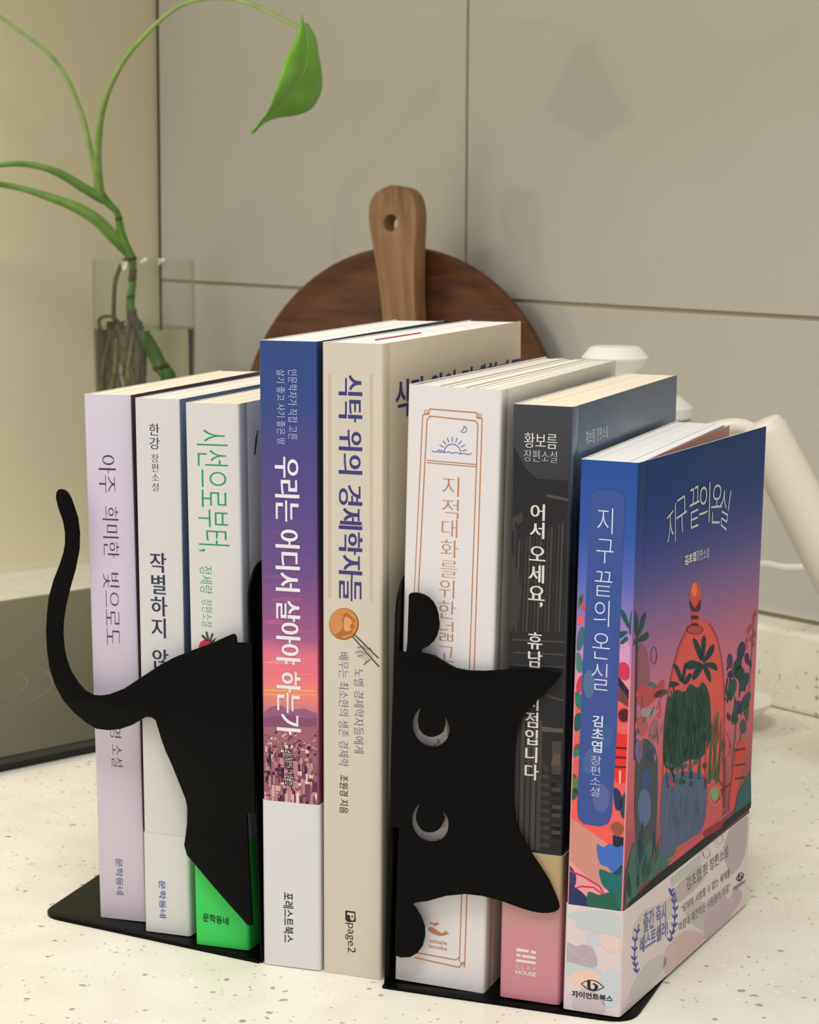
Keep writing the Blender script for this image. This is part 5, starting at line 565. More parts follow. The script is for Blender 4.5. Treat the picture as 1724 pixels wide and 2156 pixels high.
GLYPHS = {
"!":[271,[79,543,80,502,82,466,85,436,110,264,116,228,124,208,135,201,146,208,154,228,160,264,185,436,188,466,190,502,191,543,185,625,166,675,135,691,104,675,85,625],[136,111,106,103,84,81,76,51,84,21,106,-1,136,-9,166,-1,188,21,196,51,188,81,166,103]],
"\"":[354,[241,462,283,462,306,599,306,716,218,716,218,599],[71,462,113,462,136,599,136,716,48,716,48,599]],
",":[219,[59,-118,124,-84,163,-32,176,26,167,77,143,111,105,123,75,116,54,95,46,66,52,37,69,18,95,10,97,-29,85,-69,59,-99]],
"2":[500,[466,93,205,93,285,192,345,275,386,347,410,413,417,478,407,549,379,607,335,652,278,681,209,691,155,684,102,662,48,626,48,503,101,558,153,587,202,595,262,578,304,534,319,467,314,416,298,371,271,321,231,259,184,194,133,128,82,65,34,7,34,0,466,0]],
"A":[667,[362,686,293,686,0,0,100,0,186,201,476,201,567,0,667,0],[326,536,436,289,224,289]],
"C":[708,[656,635,603,656,554,672,508,683,464,689,422,691,300,674,197,624,117,548,66,448,48,331,62,241,104,150,176,69,279,13,416,-9,476,-6,530,2,578,15,622,31,663,51,663,158,616,131,568,109,520,94,472,84,425,81,333,93,257,128,199,183,162,254,149,340,162,425,200,497,258,552,333,588,421,601,468,598,514,590,560,576,607,556,656,530]],
"E":[500,[462,682,75,682,75,0,471,0,471,88,173,88,173,300,452,300,452,388,173,388,173,594,462,594]],
"H":[729,[653,682,555,682,555,385,173,385,173,682,75,682,75,0,173,0,173,297,555,297,555,0,653,0]],
"L":[490,[172,682,74,682,74,0,480,0,480,88,172,88]],
"O":[823,[45,341,61,234,109,138,185,61,286,10,409,-9,536,10,639,61,715,138,762,234,778,341,761,450,714,546,637,623,536,673,411,691,288,673,187,622,110,546,62,450],[146,341,159,426,196,497,252,553,325,588,411,601,497,588,571,553,627,497,664,426,677,341,664,257,627,185,571,130,497,94,411,81,325,94,252,130,196,185,159,257]],
"P":[510,[70,682,70,0,168,0,168,295,270,295,355,305,419,331,465,373,491,425,500,486,492,548,467,602,424,644,363,672,283,682],[168,594,283,594,353,578,389,539,399,490,384,432,343,396,279,383,168,383]],
"S":[458,[399,643,350,670,299,686,247,691,177,683,120,659,77,621,50,571,40,509,71,415,144,348,231,293,304,237,335,165,323,126,287,93,224,79,184,83,146,95,110,116,75,143,44,178,44,54,79,31,115,13,152,1,192,-7,235,-9,297,0,350,25,390,65,417,116,426,176,395,283,322,354,235,406,162,457,131,522,145,564,183,593,239,603,288,597,342,575,399,532]],
"U":[708,[648,682,550,682,550,285,547,226,534,176,507,136,468,108,415,88,347,81,291,87,242,107,200,139,176,172,163,215,159,279,159,682,61,682,61,258,77,159,119,84,183,31,260,1,345,-9,454,4,539,40,600,98,636,175,648,268]],
"Y":[604,[301,447,118,682,0,682,253,361,253,0,351,0,351,360,604,682,486,682]],
"a":[427,[411,80,383,62,364,56,351,61,347,79,347,310,339,365,316,406,281,435,236,452,184,458,124,451,75,431,35,397,35,300,80,342,128,366,177,374,222,366,249,340,258,295,258,271,179,243,135,227,94,207,59,182,35,147,26,101,40,47,78,7,136,-9,177,-4,217,11,257,37,270,11,292,-4,325,-9,351,-6,377,5,411,26],[258,91,233,71,207,58,180,54,147,62,124,84,116,117,136,162,187,195,258,222]],
"b":[500,[148,682,59,682,59,25,109,7,166,-5,226,-9,309,2,375,33,425,83,455,150,466,234,457,307,430,369,389,416,335,447,272,458,229,454,187,440,148,417],[148,332,183,359,216,374,250,378,292,371,326,350,353,317,369,274,375,221,368,173,350,133,321,102,283,82,238,75,209,77,177,82,148,89]],
"e":[479,[438,130,386,101,334,82,281,76,234,81,195,98,164,125,143,163,130,211,446,211,437,300,412,370,371,419,317,448,251,458,182,447,124,417,79,369,51,306,41,230,50,158,77,92,122,39,183,4,259,-9,327,-3,384,14,438,44],[132,270,154,330,194,368,253,381,308,367,343,329,358,270]],
"g":[427,[421,449,236,449,169,442,115,422,74,390,49,347,40,294,43,263,51,235,64,210,84,188,109,169,139,153,139,151,101,136,77,114,68,87,73,68,88,49,113,30,49,4,12,-37,0,-94,10,-138,38,-176,82,-205,139,-223,207,-230,280,-224,339,-205,383,-176,410,-136,419,-87,407,-34,365,10,289,38,213,55,168,74,152,96,165,119,199,130,244,139,292,153,334,181,354,208,370,244,376,282,372,317,357,347,329,380,421,380],[296,293,285,249,255,220,210,209,163,219,131,248,120,291,132,332,164,361,209,372,252,361,284,333],[333,-94,318,-129,276,-151,209,-159,141,-151,98,-128,84,-90,97,-55,133,-31,186,-22,249,-28,307,-50]],
"h":[500,[150,682,61,682,61,0,150,0,150,322,189,360,225,381,262,387,309,373,339,336,350,278,350,0,439,0,439,275,432,341,410,393,378,429,336,451,286,458,237,450,191,427,152,390,150,390]],
"k":[479,[460,449,354,449,155,229,380,0,500,0,268,229],[151,682,62,682,62,0,151,0]],
"l":[219,[154,682,65,682,65,0,154,0]],
"o":[552,[273,458,197,447,132,415,81,365,48,302,36,229,47,151,80,86,130,35,195,3,273,-9,354,2,421,34,472,84,505,150,516,229,504,304,471,367,419,416,352,447],[272,378,322,371,364,350,397,318,418,277,425,228,418,174,398,131,366,98,324,78,272,71,224,78,184,99,153,132,134,176,127,229,134,278,154,319,185,350,225,371]],
"p":[500,[146,11,178,0,207,-7,236,-9,311,2,374,33,422,82,453,145,464,221,453,302,422,365,371,411,300,439,211,449,57,449,57,-230,146,-230],[146,369,227,369,279,363,320,344,350,314,367,273,373,222,366,173,347,131,316,99,277,78,230,71,202,73,174,80,146,91]],
"s":[385,[324,421,278,442,234,454,192,458,114,443,62,401,44,336,66,273,118,226,180,188,232,155,254,120,245,93,221,76,188,69,147,75,97,95,41,128,41,32,95,8,145,-5,197,-9,273,8,326,54,345,123,335,165,303,205,244,249,181,288,146,317,135,339,142,360,163,375,194,380,231,375,275,360,324,333]],
"w":[719,[393,449,327,449,213,177,95,449,0,449,200,-9,228,-9,360,305,493,-9,521,-9,719,449,624,449,507,177]],
"가":[920,[662,827,662,-77,745,-77,745,391,889,391,889,460,745,460,745,827],[97,730,97,661,429,661,405,538,355,425,281,324,180,234,55,158,101,94,256,192,372,307,452,437,497,579,512,730]],
"간":[920,[668,827,668,166,752,166,752,483,885,483,885,553,752,553,752,827],[88,757,88,688,419,688,395,597,344,515,268,443,170,383,51,336,86,269,230,329,347,409,435,508,490,624,509,757],[188,233,188,-58,791,-58,791,10,271,10,271,233]],
"강":[920,[468,275,369,267,287,244,225,208,186,159,173,99,186,39,225,-10,287,-46,369,-68,468,-76,568,-68,649,-46,710,-10,749,39,762,99,749,159,710,208,649,244,568,267],[468,209,540,204,599,190,643,167,671,137,681,99,671,62,643,32,599,9,540,-5,468,-10,396,-5,337,9,293,32,265,62,255,99,265,137,293,167,337,190,396,204],[669,827,669,286,752,286,752,524,885,524,885,593,752,593,752,827],[90,760,90,692,417,692,394,603,344,523,268,453,170,395,51,350,85,283,229,340,347,418,434,514,488,629,507,760]],
"건":[920,[515,548,515,479,711,479,711,158,794,158,794,826,711,826,711,548],[109,757,109,688,429,688,404,595,352,511,276,438,179,377,64,329,99,262,241,324,357,406,445,507,500,624,519,757],[222,226,222,-58,817,-58,817,10,306,10,306,226]],
"게":[920,[739,827,739,-78,818,-78,818,827],[89,712,89,644,355,644,336,534,297,431,237,337,155,252,50,177,98,117,169,164,231,215,283,270,328,328,364,390,551,390,551,-32,629,-32,629,803,551,803,551,457,394,457,410,506,422,556,431,607,435,659,437,712]],
"경":[920,[500,275,399,267,315,245,253,209,214,161,200,101,214,41,253,-8,315,-44,399,-66,500,-74,601,-66,684,-44,746,-8,785,41,799,101,785,161,746,209,684,245,601,267],[500,209,573,204,633,191,679,168,707,138,717,101,707,64,679,34,633,11,573,-2,500,-7,426,-2,366,11,320,34,292,64,282,101,292,138,320,168,366,191,426,204],[108,759,108,691,426,691,403,602,353,522,278,453,181,396,62,351,96,285,205,325,300,376,379,438,441,510,485,593,711,593,711,472,475,472,475,404,711,404,711,285,794,285,794,826,711,826,711,660,506,660,511,692,515,725,516,759]],
"계":[920,[739,827,739,-78,818,-78,818,827],[89,712,89,644,354,644,335,534,296,431,236,337,154,252,49,177,98,117,191,182,269,255,330,334,376,418,409,508,557,508,557,349,394,349,394,281,557,281,557,-32,636,-32,636,803,557,803,557,576,424,576,431,621,435,666,436,712]],
"고":[920,[137,736,137,668,687,668,687,647,687,579,685,506,680,425,670,337,653,238,737,228,753,331,763,422,768,504,770,578,770,647,770,736],[368,441,368,118,50,118,50,49,867,49,867,118,450,118,450,441]],
"구":[920,[50,380,50,311,415,311,415,-79,498,-79,498,311,867,311,867,380,735,380,747,454,755,520,758,581,760,637,760,689,760,768,152,768,152,701,678,701,678,689,678,637,676,581,672,520,664,454,650,380]],
"기":[920,[709,827,709,-78,792,-78,792,827],[103,729,103,662,442,662,419,538,370,425,295,323,192,234,61,158,105,91,265,189,384,304,465,434,511,577,526,729]],
"김":[920,[708,826,708,316,791,316,791,826],[207,272,207,-65,791,-65,791,272],[710,206,710,2,288,2,288,206],[108,768,108,702,434,702,411,614,360,536,283,469,182,414,60,372,93,306,239,359,359,433,448,527,504,639,523,768]],
"끝":[920,[480,791,480,724,687,724,686,687,683,645,678,596,669,540,655,478,384,478,401,557,411,626,417,684,419,731,419,766,419,791,126,791,126,724,338,724,336,688,332,645,325,596,315,541,300,478,50,478,50,411,869,411,869,478,738,478,753,550,762,613,766,668,768,715,768,753,768,791],[152,-1,152,-66,775,-66,775,-1,235,-1,235,97,746,97,746,158,235,158,235,252,769,252,769,316,152,316]],
"남":[920,[182,266,182,-65,752,-65,752,266],[671,200,671,2,263,2,263,200],[669,826,669,315,752,315,752,550,886,550,886,619,752,619,752,826],[93,453,93,384,165,384,246,385,328,389,411,397,498,408,587,424,577,493,492,478,410,467,331,459,253,455,176,453,176,781,93,781]],
"내":[920,[531,807,531,-31,609,-31,609,390,736,390,736,-78,816,-78,816,827,736,827,736,459,609,459,609,807],[94,229,94,156,151,156,211,157,272,160,336,165,404,173,476,185,466,258,403,247,343,239,285,233,230,230,177,229,177,718,94,718]],
"넓":[920,[504,311,504,-68,794,-68,794,311,718,311,718,194,580,194,580,311],[580,129,718,129,718,-2,580,-2],[103,460,103,391,172,391,258,392,340,395,421,402,501,412,584,426,572,495,495,481,419,471,343,465,266,461,185,460,185,781,103,781],[711,827,711,677,455,677,455,609,711,609,711,346,794,346,794,827],[160,-3,160,-68,208,-68,274,-68,330,-66,381,-63,428,-59,477,-51,469,13,426,6,384,1,341,-1,294,-3,241,-3,241,94,450,94,450,301,158,301,158,238,370,238,370,154,160,154]],
"네":[920,[739,827,739,-78,818,-78,818,827],[93,223,93,151,151,151,216,152,280,154,344,160,411,168,480,181,468,252,407,241,348,233,290,227,233,224,176,223,176,730,93,730],[547,805,547,523,345,523,345,455,547,455,547,-32,626,-32,626,805]],
"노":[920,[150,750,150,348,417,348,417,107,50,107,50,39,870,39,870,107,500,107,500,348,776,348,776,416,234,416,234,750]],
"는":[920,[49,366,49,299,869,299,869,366],[160,794,160,488,775,488,775,555,242,555,242,794],[154,208,154,-56,780,-56,780,12,237,12,237,208]],
"니":[920,[708,827,708,-78,790,-78,790,827],[107,227,107,155,181,155,267,156,354,161,442,169,532,182,625,199,614,269,526,253,439,241,354,233,271,228,189,227,189,738,107,738]],
"다":[920,[662,827,662,-79,745,-79,745,401,893,401,893,470,745,470,745,827],[89,739,89,147,160,147,256,148,344,150,426,156,506,164,588,177,578,248,500,236,424,227,345,221,262,218,171,217,171,671,508,671,508,739]],
"대":[920,[533,807,533,-31,610,-31,610,396,738,396,738,-78,817,-78,817,827,738,827,738,464,610,464,610,807],[82,717,82,145,141,145,218,146,287,148,351,153,413,160,476,172,468,241,410,230,354,223,295,219,233,216,165,215,165,649,418,649,418,717]],
"덕":[920,[190,239,190,172,711,172,711,-78,794,-78,794,239],[99,764,99,328,166,328,266,329,351,331,427,337,498,345,569,358,560,425,493,413,426,405,354,400,274,397,181,396,181,696,511,696,511,764],[458,593,458,525,711,525,711,286,794,286,794,827,711,827,711,593]],
"도":[920,[154,754,154,337,417,337,417,105,50,105,50,36,870,36,870,105,499,105,499,337,775,337,775,404,237,404,237,686,766,686,766,754]],
"동":[920,[458,249,352,242,266,222,202,188,162,143,148,86,162,29,202,-16,266,-50,352,-70,458,-77,564,-70,650,-50,714,-16,753,29,767,86,753,143,714,188,650,222,564,242],[458,184,536,180,598,167,645,147,674,120,684,86,674,52,645,24,598,4,536,-8,458,-12,380,-8,317,4,271,24,242,52,232,86,242,120,271,147,317,167,380,180],[153,785,153,485,418,485,418,381,50,381,50,314,868,314,868,381,499,381,499,485,772,485,772,552,235,552,235,719,766,719,766,785]],
"들":[920,[50,449,50,382,868,382,868,449],[159,797,159,522,770,522,770,589,241,589,241,730,761,730,761,797],[151,-1,151,-67,789,-67,789,-1,232,-1,232,91,762,91,762,303,149,303,149,238,681,238,681,153,151,153]],
"디":[920,[707,827,707,-79,790,-79,790,827],[108,741,108,145,181,145,284,146,375,149,458,154,538,163,619,176,611,246,533,233,456,225,376,219,289,217,191,216,191,672,535,672,535,741]],
"땅":[920,[474,268,371,260,288,239,225,203,186,155,173,96,186,36,225,-12,288,-47,371,-69,474,-76,577,-69,661,-47,724,-12,763,36,776,96,763,155,724,203,661,239,577,260],[474,202,549,197,610,184,655,162,683,133,693,96,683,59,655,30,610,8,549,-5,474,-10,399,-5,339,8,294,30,266,59,256,96,266,133,294,162,339,184,399,197],[685,826,685,282,768,282,768,520,885,520,885,589,768,589,768,826],[83,754,83,353,123,353,159,353,197,355,239,358,283,363,332,372,323,442,265,431,211,425,162,422,162,687,308,687,308,754],[361,754,361,355,406,355,458,355,505,357,550,360,593,366,639,375,630,444,568,433,507,427,441,425,441,687,600,687,600,754]],
"람":[920,[182,243,182,-66,752,-66,752,243],[671,177,671,2,263,2,263,177],[669,826,669,287,752,287,752,525,886,525,886,595,752,595,752,826],[87,778,87,710,413,710,413,593,89,593,89,334,160,334,256,335,343,337,425,343,506,351,590,364,582,431,501,419,423,411,344,406,261,404,171,403,171,529,494,529,494,778]],
"랑":[920,[463,253,361,246,278,225,217,191,178,145,165,88,178,31,217,-15,278,-48,361,-69,463,-76,565,-69,647,-48,708,-15,747,31,760,88,747,145,708,191,647,225,565,246],[463,188,537,184,597,171,642,150,669,123,679,88,669,53,642,26,597,5,537,-8,463,-12,389,-8,328,5,284,26,256,53,246,88,256,123,284,150,328,171,389,184],[669,826,669,281,752,281,752,531,886,531,886,600,752,600,752,826],[87,770,87,703,413,703,413,589,89,589,89,332,160,332,256,333,343,335,425,341,506,349,590,362,582,430,501,418,423,410,344,405,261,402,171,401,171,525,494,525,494,770]],
"러":[920,[539,480,539,411,711,411,711,-79,793,-79,793,827,711,827,711,480],[81,743,81,675,404,675,404,494,84,494,84,138,153,138,245,139,329,142,409,147,487,156,566,168,559,237,483,225,409,216,333,211,253,209,166,208,166,426,485,426,485,743]],
"레":[920,[738,827,738,-78,817,-78,817,827],[78,727,78,659,320,659,320,480,80,480,80,145,140,145,207,145,273,148,340,152,409,159,483,171,476,239,408,228,344,221,282,217,221,215,160,214,160,413,400,413,400,727],[555,805,555,502,443,502,443,434,555,434,555,-30,633,-30,633,805]],
"로":[920,[152,340,152,272,417,272,417,103,50,103,50,34,870,34,870,103,499,103,499,272,789,272,789,340,234,340,234,486,768,486,768,760,150,760,150,692,686,692,686,552,152,552]],
"른":[920,[49,326,49,258,869,258,869,326],[157,187,157,-58,784,-58,784,10,240,10,240,187],[155,473,155,408,783,408,783,473,237,473,237,572,764,572,764,797,153,797,153,731,682,731,682,634,155,634]],
"를":[920,[49,407,49,343,869,343,869,407],[149,-6,149,-66,796,-66,796,-6,231,-6,231,78,767,78,767,271,147,271,147,211,685,211,685,135,149,135],[155,534,155,474,780,474,780,534,237,534,237,612,764,612,764,800,153,800,153,741,682,741,682,668,155,668]],
"름":[920,[49,360,49,293,869,293,869,360],[160,211,160,-66,765,-66,765,211],[683,144,683,2,241,2,241,144],[155,502,155,437,783,437,783,502,237,502,237,590,764,590,764,805,153,805,153,739,682,739,682,652,155,652]],
"리":[920,[709,827,709,-79,791,-79,791,827],[100,743,100,675,434,675,434,487,102,487,102,140,177,140,269,141,358,144,446,150,537,159,632,173,624,241,532,228,444,219,359,213,273,210,186,209,186,420,518,420,518,743]],
"마":[920,[86,736,86,152,501,152,501,736],[419,670,419,219,167,219,167,670],[662,827,662,-78,745,-78,745,396,893,396,893,466,745,466,745,827]],
"문":[920,[155,784,155,467,762,467,762,784],[681,718,681,533,236,533,236,718],[49,365,49,297,424,297,424,114,506,114,506,297,869,297,869,365],[153,201,153,-58,778,-58,778,10,236,10,236,201]],
"미":[920,[101,738,101,149,517,149,517,738],[437,672,437,216,183,216,183,672],[707,827,707,-79,790,-79,790,827]],
"배":[920,[82,741,82,148,428,148,428,741,351,741,351,521,161,521,161,741],[161,454,351,454,351,216,161,216],[538,808,538,-32,617,-32,617,400,739,400,739,-78,819,-78,819,827,739,827,739,469,617,469,617,808]],
"베":[920,[161,450,352,450,352,218,161,218],[739,827,739,-78,819,-78,819,827],[559,807,559,484,428,484,428,738,352,738,352,517,161,517,161,738,82,738,82,149,428,149,428,415,559,415,559,-33,638,-33,638,807]],
"벨":[920,[733,826,733,351,812,351,812,826],[169,591,362,591,362,459,169,459],[90,774,90,393,440,393,440,554,556,554,556,357,634,357,634,808,556,808,556,622,440,622,440,774,362,774,362,655,169,655,169,774],[217,-2,217,-68,847,-68,847,-2,300,-2,300,94,812,94,812,307,215,307,215,242,730,242,730,156,217,156]],
"별":[920,[177,591,421,591,421,458,177,458],[711,634,711,534,503,534,503,634],[94,785,94,391,503,391,503,469,711,469,711,355,793,355,793,827,711,827,711,698,503,698,503,785,421,785,421,656,177,656,177,785],[213,1,213,-66,827,-66,827,1,295,1,295,96,793,96,793,311,211,311,211,245,711,245,711,159,213,159]],
"보":[920,[229,534,689,534,689,368,229,368],[146,763,146,300,417,300,417,106,50,106,50,37,870,37,870,106,499,106,499,300,771,300,771,763,689,763,689,602,229,602,229,763]],
"부":[920,[153,790,153,399,765,399,765,790,682,790,682,666,235,666,235,790],[235,599,682,599,682,467,235,467],[49,291,49,224,416,224,416,-78,498,-78,498,224,869,224,869,291]],
"북":[920,[158,806,158,467,760,467,760,806,678,806,678,703,240,703,240,806],[240,639,678,639,678,534,240,534],[141,212,141,144,683,144,683,-78,766,-78,766,212,499,212,499,317,867,317,867,384,50,384,50,317,417,317,417,212]],
"빛":[920,[708,827,708,303,790,303,790,827],[97,789,97,384,520,384,520,789,438,789,438,651,179,651,179,789],[179,586,438,586,438,451,179,451],[463,325,463,238,197,238,197,173,462,173,444,122,398,74,332,34,251,3,161,-15,190,-77,270,-62,344,-36,410,-3,464,39,504,87,544,40,597,-1,662,-35,735,-61,814,-77,844,-14,754,5,674,36,609,76,565,123,547,173,812,173,812,238,546,238,546,325]],
"사":[920,[271,749,271,587,259,487,227,392,176,305,112,234,37,182,88,115,147,154,200,206,246,268,284,338,313,415,342,343,379,276,424,218,475,170,532,133,583,199,510,249,447,317,397,400,365,491,353,587,353,749],[662,827,662,-78,745,-78,745,390,893,390,893,461,745,461,745,827]],
"살":[920,[271,796,271,725,261,647,231,576,183,515,121,466,45,431,86,364,148,392,202,429,248,474,286,526,314,585,342,534,378,488,422,449,473,416,531,392,574,456,500,488,439,534,393,590,363,655,353,726,353,796],[669,827,669,355,752,355,752,561,885,561,885,630,752,630,752,827],[180,-1,180,-68,784,-68,784,-1,261,-1,261,97,752,97,752,314,178,314,178,248,670,248,670,159,180,159]],
"생":[920,[515,248,412,241,328,220,265,187,226,142,213,86,226,30,265,-15,328,-48,412,-69,515,-76,618,-69,702,-48,764,-15,803,30,817,86,803,142,764,187,702,220,618,241],[515,184,590,180,650,167,696,147,724,120,734,86,724,52,696,25,650,5,590,-8,515,-12,440,-8,379,5,333,25,305,52,295,86,305,120,333,147,379,167,440,180],[239,770,239,649,231,587,207,525,168,467,115,417,50,378,95,314,145,342,189,377,226,418,257,465,280,515,303,470,332,429,368,393,410,363,458,339,502,403,439,436,388,480,350,532,327,589,319,649,319,770],[539,809,539,297,617,297,617,516,733,516,733,268,812,268,812,826,733,826,733,584,617,584,617,809]],
"서":[920,[712,827,712,520,502,520,502,452,712,452,712,-79,794,-79,794,827],[283,749,283,587,271,487,239,391,189,304,124,232,49,180,101,113,160,153,213,205,259,267,297,338,326,416,355,342,393,275,439,216,491,167,550,129,600,196,525,245,461,313,411,396,379,489,367,587,367,749]],
"선":[920,[711,826,711,614,514,614,514,545,711,545,711,150,794,150,794,826],[277,772,277,661,266,580,236,504,189,438,126,384,51,345,95,279,155,309,209,349,254,397,291,453,319,515,347,459,383,408,427,364,477,328,534,300,579,365,506,402,445,453,399,514,369,584,359,658,359,772],[213,225,213,-58,815,-58,815,10,296,10,296,225]],
"설":[920,[711,827,711,663,514,663,514,595,711,595,711,360,794,360,794,827],[214,1,214,-66,827,-66,827,1,295,1,295,97,794,97,794,314,212,314,212,248,712,248,712,160,214,160],[276,798,276,714,265,638,235,568,188,508,125,459,49,424,93,358,153,385,207,422,253,466,290,517,318,575,346,523,383,477,427,437,478,404,535,379,579,444,506,477,444,524,397,580,368,645,357,714,357,798]],
"세":[920,[739,827,739,-78,819,-78,819,827],[555,808,555,503,406,503,406,434,555,434,555,-32,633,-32,633,808],[238,742,238,569,229,476,204,386,163,304,108,233,40,179,92,117,142,155,187,203,225,260,255,324,279,393,302,329,331,271,366,218,409,173,457,137,504,201,439,253,388,321,349,400,326,485,318,572,318,742]],
"셀":[920,[733,826,733,345,812,345,812,826],[556,809,556,657,418,657,418,589,556,589,556,352,635,352,635,809],[237,789,237,697,229,631,205,567,167,507,115,455,50,415,96,352,145,381,188,417,225,460,255,508,278,560,299,514,327,472,362,435,403,404,450,379,494,442,433,476,383,520,347,574,325,632,317,693,317,789],[217,-1,217,-68,847,-68,847,-1,299,-1,299,92,812,92,812,304,215,304,215,238,731,238,731,155,217,155]],
"소":[920,[415,328,415,108,50,108,50,40,870,40,870,108,497,108,497,328],[412,766,412,697,393,610,342,531,267,464,178,415,82,386,118,317,201,342,280,381,352,432,412,495,456,568,501,495,561,432,633,381,712,342,795,317,831,386,735,415,645,464,570,531,518,610,499,697,499,766]],
"수":[920,[416,795,416,744,398,670,349,604,277,548,189,507,92,483,125,416,208,436,287,469,358,512,416,565,460,627,503,565,562,512,632,469,711,436,794,416,827,483,730,507,642,549,569,605,520,671,502,744,502,795],[50,318,50,249,416,249,416,-78,498,-78,498,249,867,249,867,318]],
"스":[920,[50,113,50,44,870,44,870,113],[412,764,412,695,393,605,342,524,268,455,179,404,84,373,121,304,203,331,281,372,352,425,412,490,456,564,500,489,560,424,631,371,709,330,791,304,829,373,734,403,644,455,569,524,518,605,499,695,499,764]],
"시":[920,[707,827,707,-79,790,-79,790,827],[288,749,288,587,276,485,241,387,189,300,122,229,45,179,96,110,157,149,212,200,261,263,301,334,331,413,361,339,401,271,449,213,503,164,562,128,612,194,536,242,470,311,418,395,383,489,371,587,371,749]],
"식":[920,[187,237,187,169,708,169,708,-78,791,-78,791,237],[708,827,708,283,791,283,791,827],[285,784,285,696,274,617,244,543,197,478,134,424,58,386,100,320,161,350,215,388,262,436,300,490,328,551,357,494,395,444,441,400,494,364,554,336,595,402,520,438,458,488,410,550,380,620,369,696,369,784]],
"실":[920,[708,827,708,359,790,359,790,827],[209,-1,209,-68,822,-68,822,-1,289,-1,289,95,791,95,791,313,206,313,206,247,709,247,709,158,209,158],[285,801,285,732,274,655,244,584,195,521,132,470,56,433,98,367,159,395,214,433,261,479,299,532,328,591,357,536,396,487,442,445,496,410,556,384,597,449,522,483,459,531,411,591,380,658,369,732,369,801]],
"아":[920,[290,757,215,743,153,701,105,636,74,548,63,442,74,335,105,247,153,182,215,140,290,126,365,140,427,182,475,247,506,335,517,442,506,548,475,636,427,701,365,743],[290,683,339,672,380,640,411,590,431,523,438,442,431,360,411,293,380,243,339,211,290,200,241,211,200,243,169,293,149,360,142,442,149,523,169,590,200,640,241,672],[662,827,662,-78,745,-78,745,396,893,396,893,466,745,466,745,827]],
"않":[920,[300,776,224,766,160,738,110,693,77,636,66,567,77,498,110,440,160,396,224,368,300,358,376,368,440,396,490,440,522,498,533,567,522,636,490,693,440,738,376,766],[300,707,349,700,391,681,424,651,445,613,453,567,445,521,424,482,391,452,349,433,300,426,251,433,209,452,176,482,155,521,147,567,155,613,176,651,209,681,251,700],[614,179,559,173,512,156,477,130,454,94,446,51,454,8,477,-27,512,-54,559,-70,614,-76,669,-70,715,-54,750,-27,773,8,781,51,773,94,750,130,715,156,669,173],[614,119,662,110,695,87,707,51,695,15,662,-8,614,-17,565,-8,532,15,520,51,532,87,565,110],[669,827,669,376,752,376,752,555,885,555,885,624,752,624,752,827],[144,278,144,-54,188,-54,227,-53,271,-51,318,-45,368,-36,419,-21,406,45,343,28,281,19,225,15,225,278],[574,353,574,273,387,273,387,210,840,210,840,273,655,273,655,353]],
"야":[920,[290,757,215,743,153,701,105,636,74,548,63,442,74,335,105,247,153,182,215,140,290,126,365,140,427,182,475,247,506,335,517,442,506,548,475,636,427,701,365,743],[290,683,339,672,380,640,411,590,431,523,438,442,431,360,411,293,380,243,339,211,290,200,241,211,200,243,169,293,149,360,142,442,149,523,169,590,200,640,241,672],[662,827,662,-78,745,-78,745,261,889,261,889,330,745,330,745,530,889,530,889,600,745,600,745,827]],
"얕":[920,[302,784,225,774,160,747,110,703,78,646,67,578,78,509,110,452,160,409,225,382,302,372,379,382,444,409,494,452,526,509,537,578,526,646,494,703,444,747,379,774],[302,715,353,709,395,690,428,661,450,623,457,578,450,533,428,495,395,466,353,447,302,441,252,447,209,466,177,495,155,533,148,578,155,623,177,661,209,690,252,709],[669,827,669,342,752,342,752,463,883,463,883,532,752,532,752,643,883,643,883,710,752,710,752,827],[185,-4,185,-66,777,-66,777,-4,267,-4,267,86,747,86,747,146,267,146,267,231,757,231,757,293,185,293]],
"어":[920,[291,683,340,672,380,640,411,590,431,523,438,442,431,360,411,293,380,243,340,211,291,200,243,211,202,243,172,293,152,360,145,442,152,523,172,590,202,640,243,672],[712,827,712,482,515,482,499,576,466,652,420,709,360,745,291,757,217,743,155,701,107,636,77,548,66,442,77,335,107,247,155,182,217,140,291,126,362,139,422,177,469,237,501,317,515,415,712,415,712,-79,794,-79,794,827]],
"언":[920,[297,695,346,688,388,668,421,636,442,595,450,545,442,495,421,453,388,421,346,400,297,393,247,400,205,421,172,453,151,495,143,545,151,595,172,636,205,668,247,688],[297,768,221,757,157,727,107,680,75,618,64,545,75,471,107,410,157,362,221,332,297,321,365,330,424,355,472,394,507,446,526,508,711,508,711,160,794,160,794,826,711,826,711,576,527,576,509,640,475,693,426,733,366,759],[217,227,217,-58,819,-58,819,10,299,10,299,227]],
"없":[920,[153,296,153,-66,466,-66,466,296,389,296,389,184,231,184,231,296],[231,121,389,121,389,-1,231,-1],[297,718,347,711,389,693,422,663,443,625,450,579,443,533,422,494,389,465,347,446,297,439,246,446,204,465,171,494,150,533,143,579,150,625,171,663,204,693,246,711],[641,302,641,226,634,170,614,116,581,66,536,23,477,-10,519,-73,564,-49,602,-20,635,15,661,55,682,97,701,54,727,15,760,-20,799,-50,845,-73,888,-10,829,21,783,63,750,113,730,169,723,226,723,302],[711,827,711,615,526,615,507,672,473,720,425,756,365,779,297,787,221,777,156,749,107,705,75,648,64,579,75,510,107,452,156,408,221,380,297,370,366,378,426,401,474,438,509,487,527,546,711,546,711,348,794,348,794,827]],
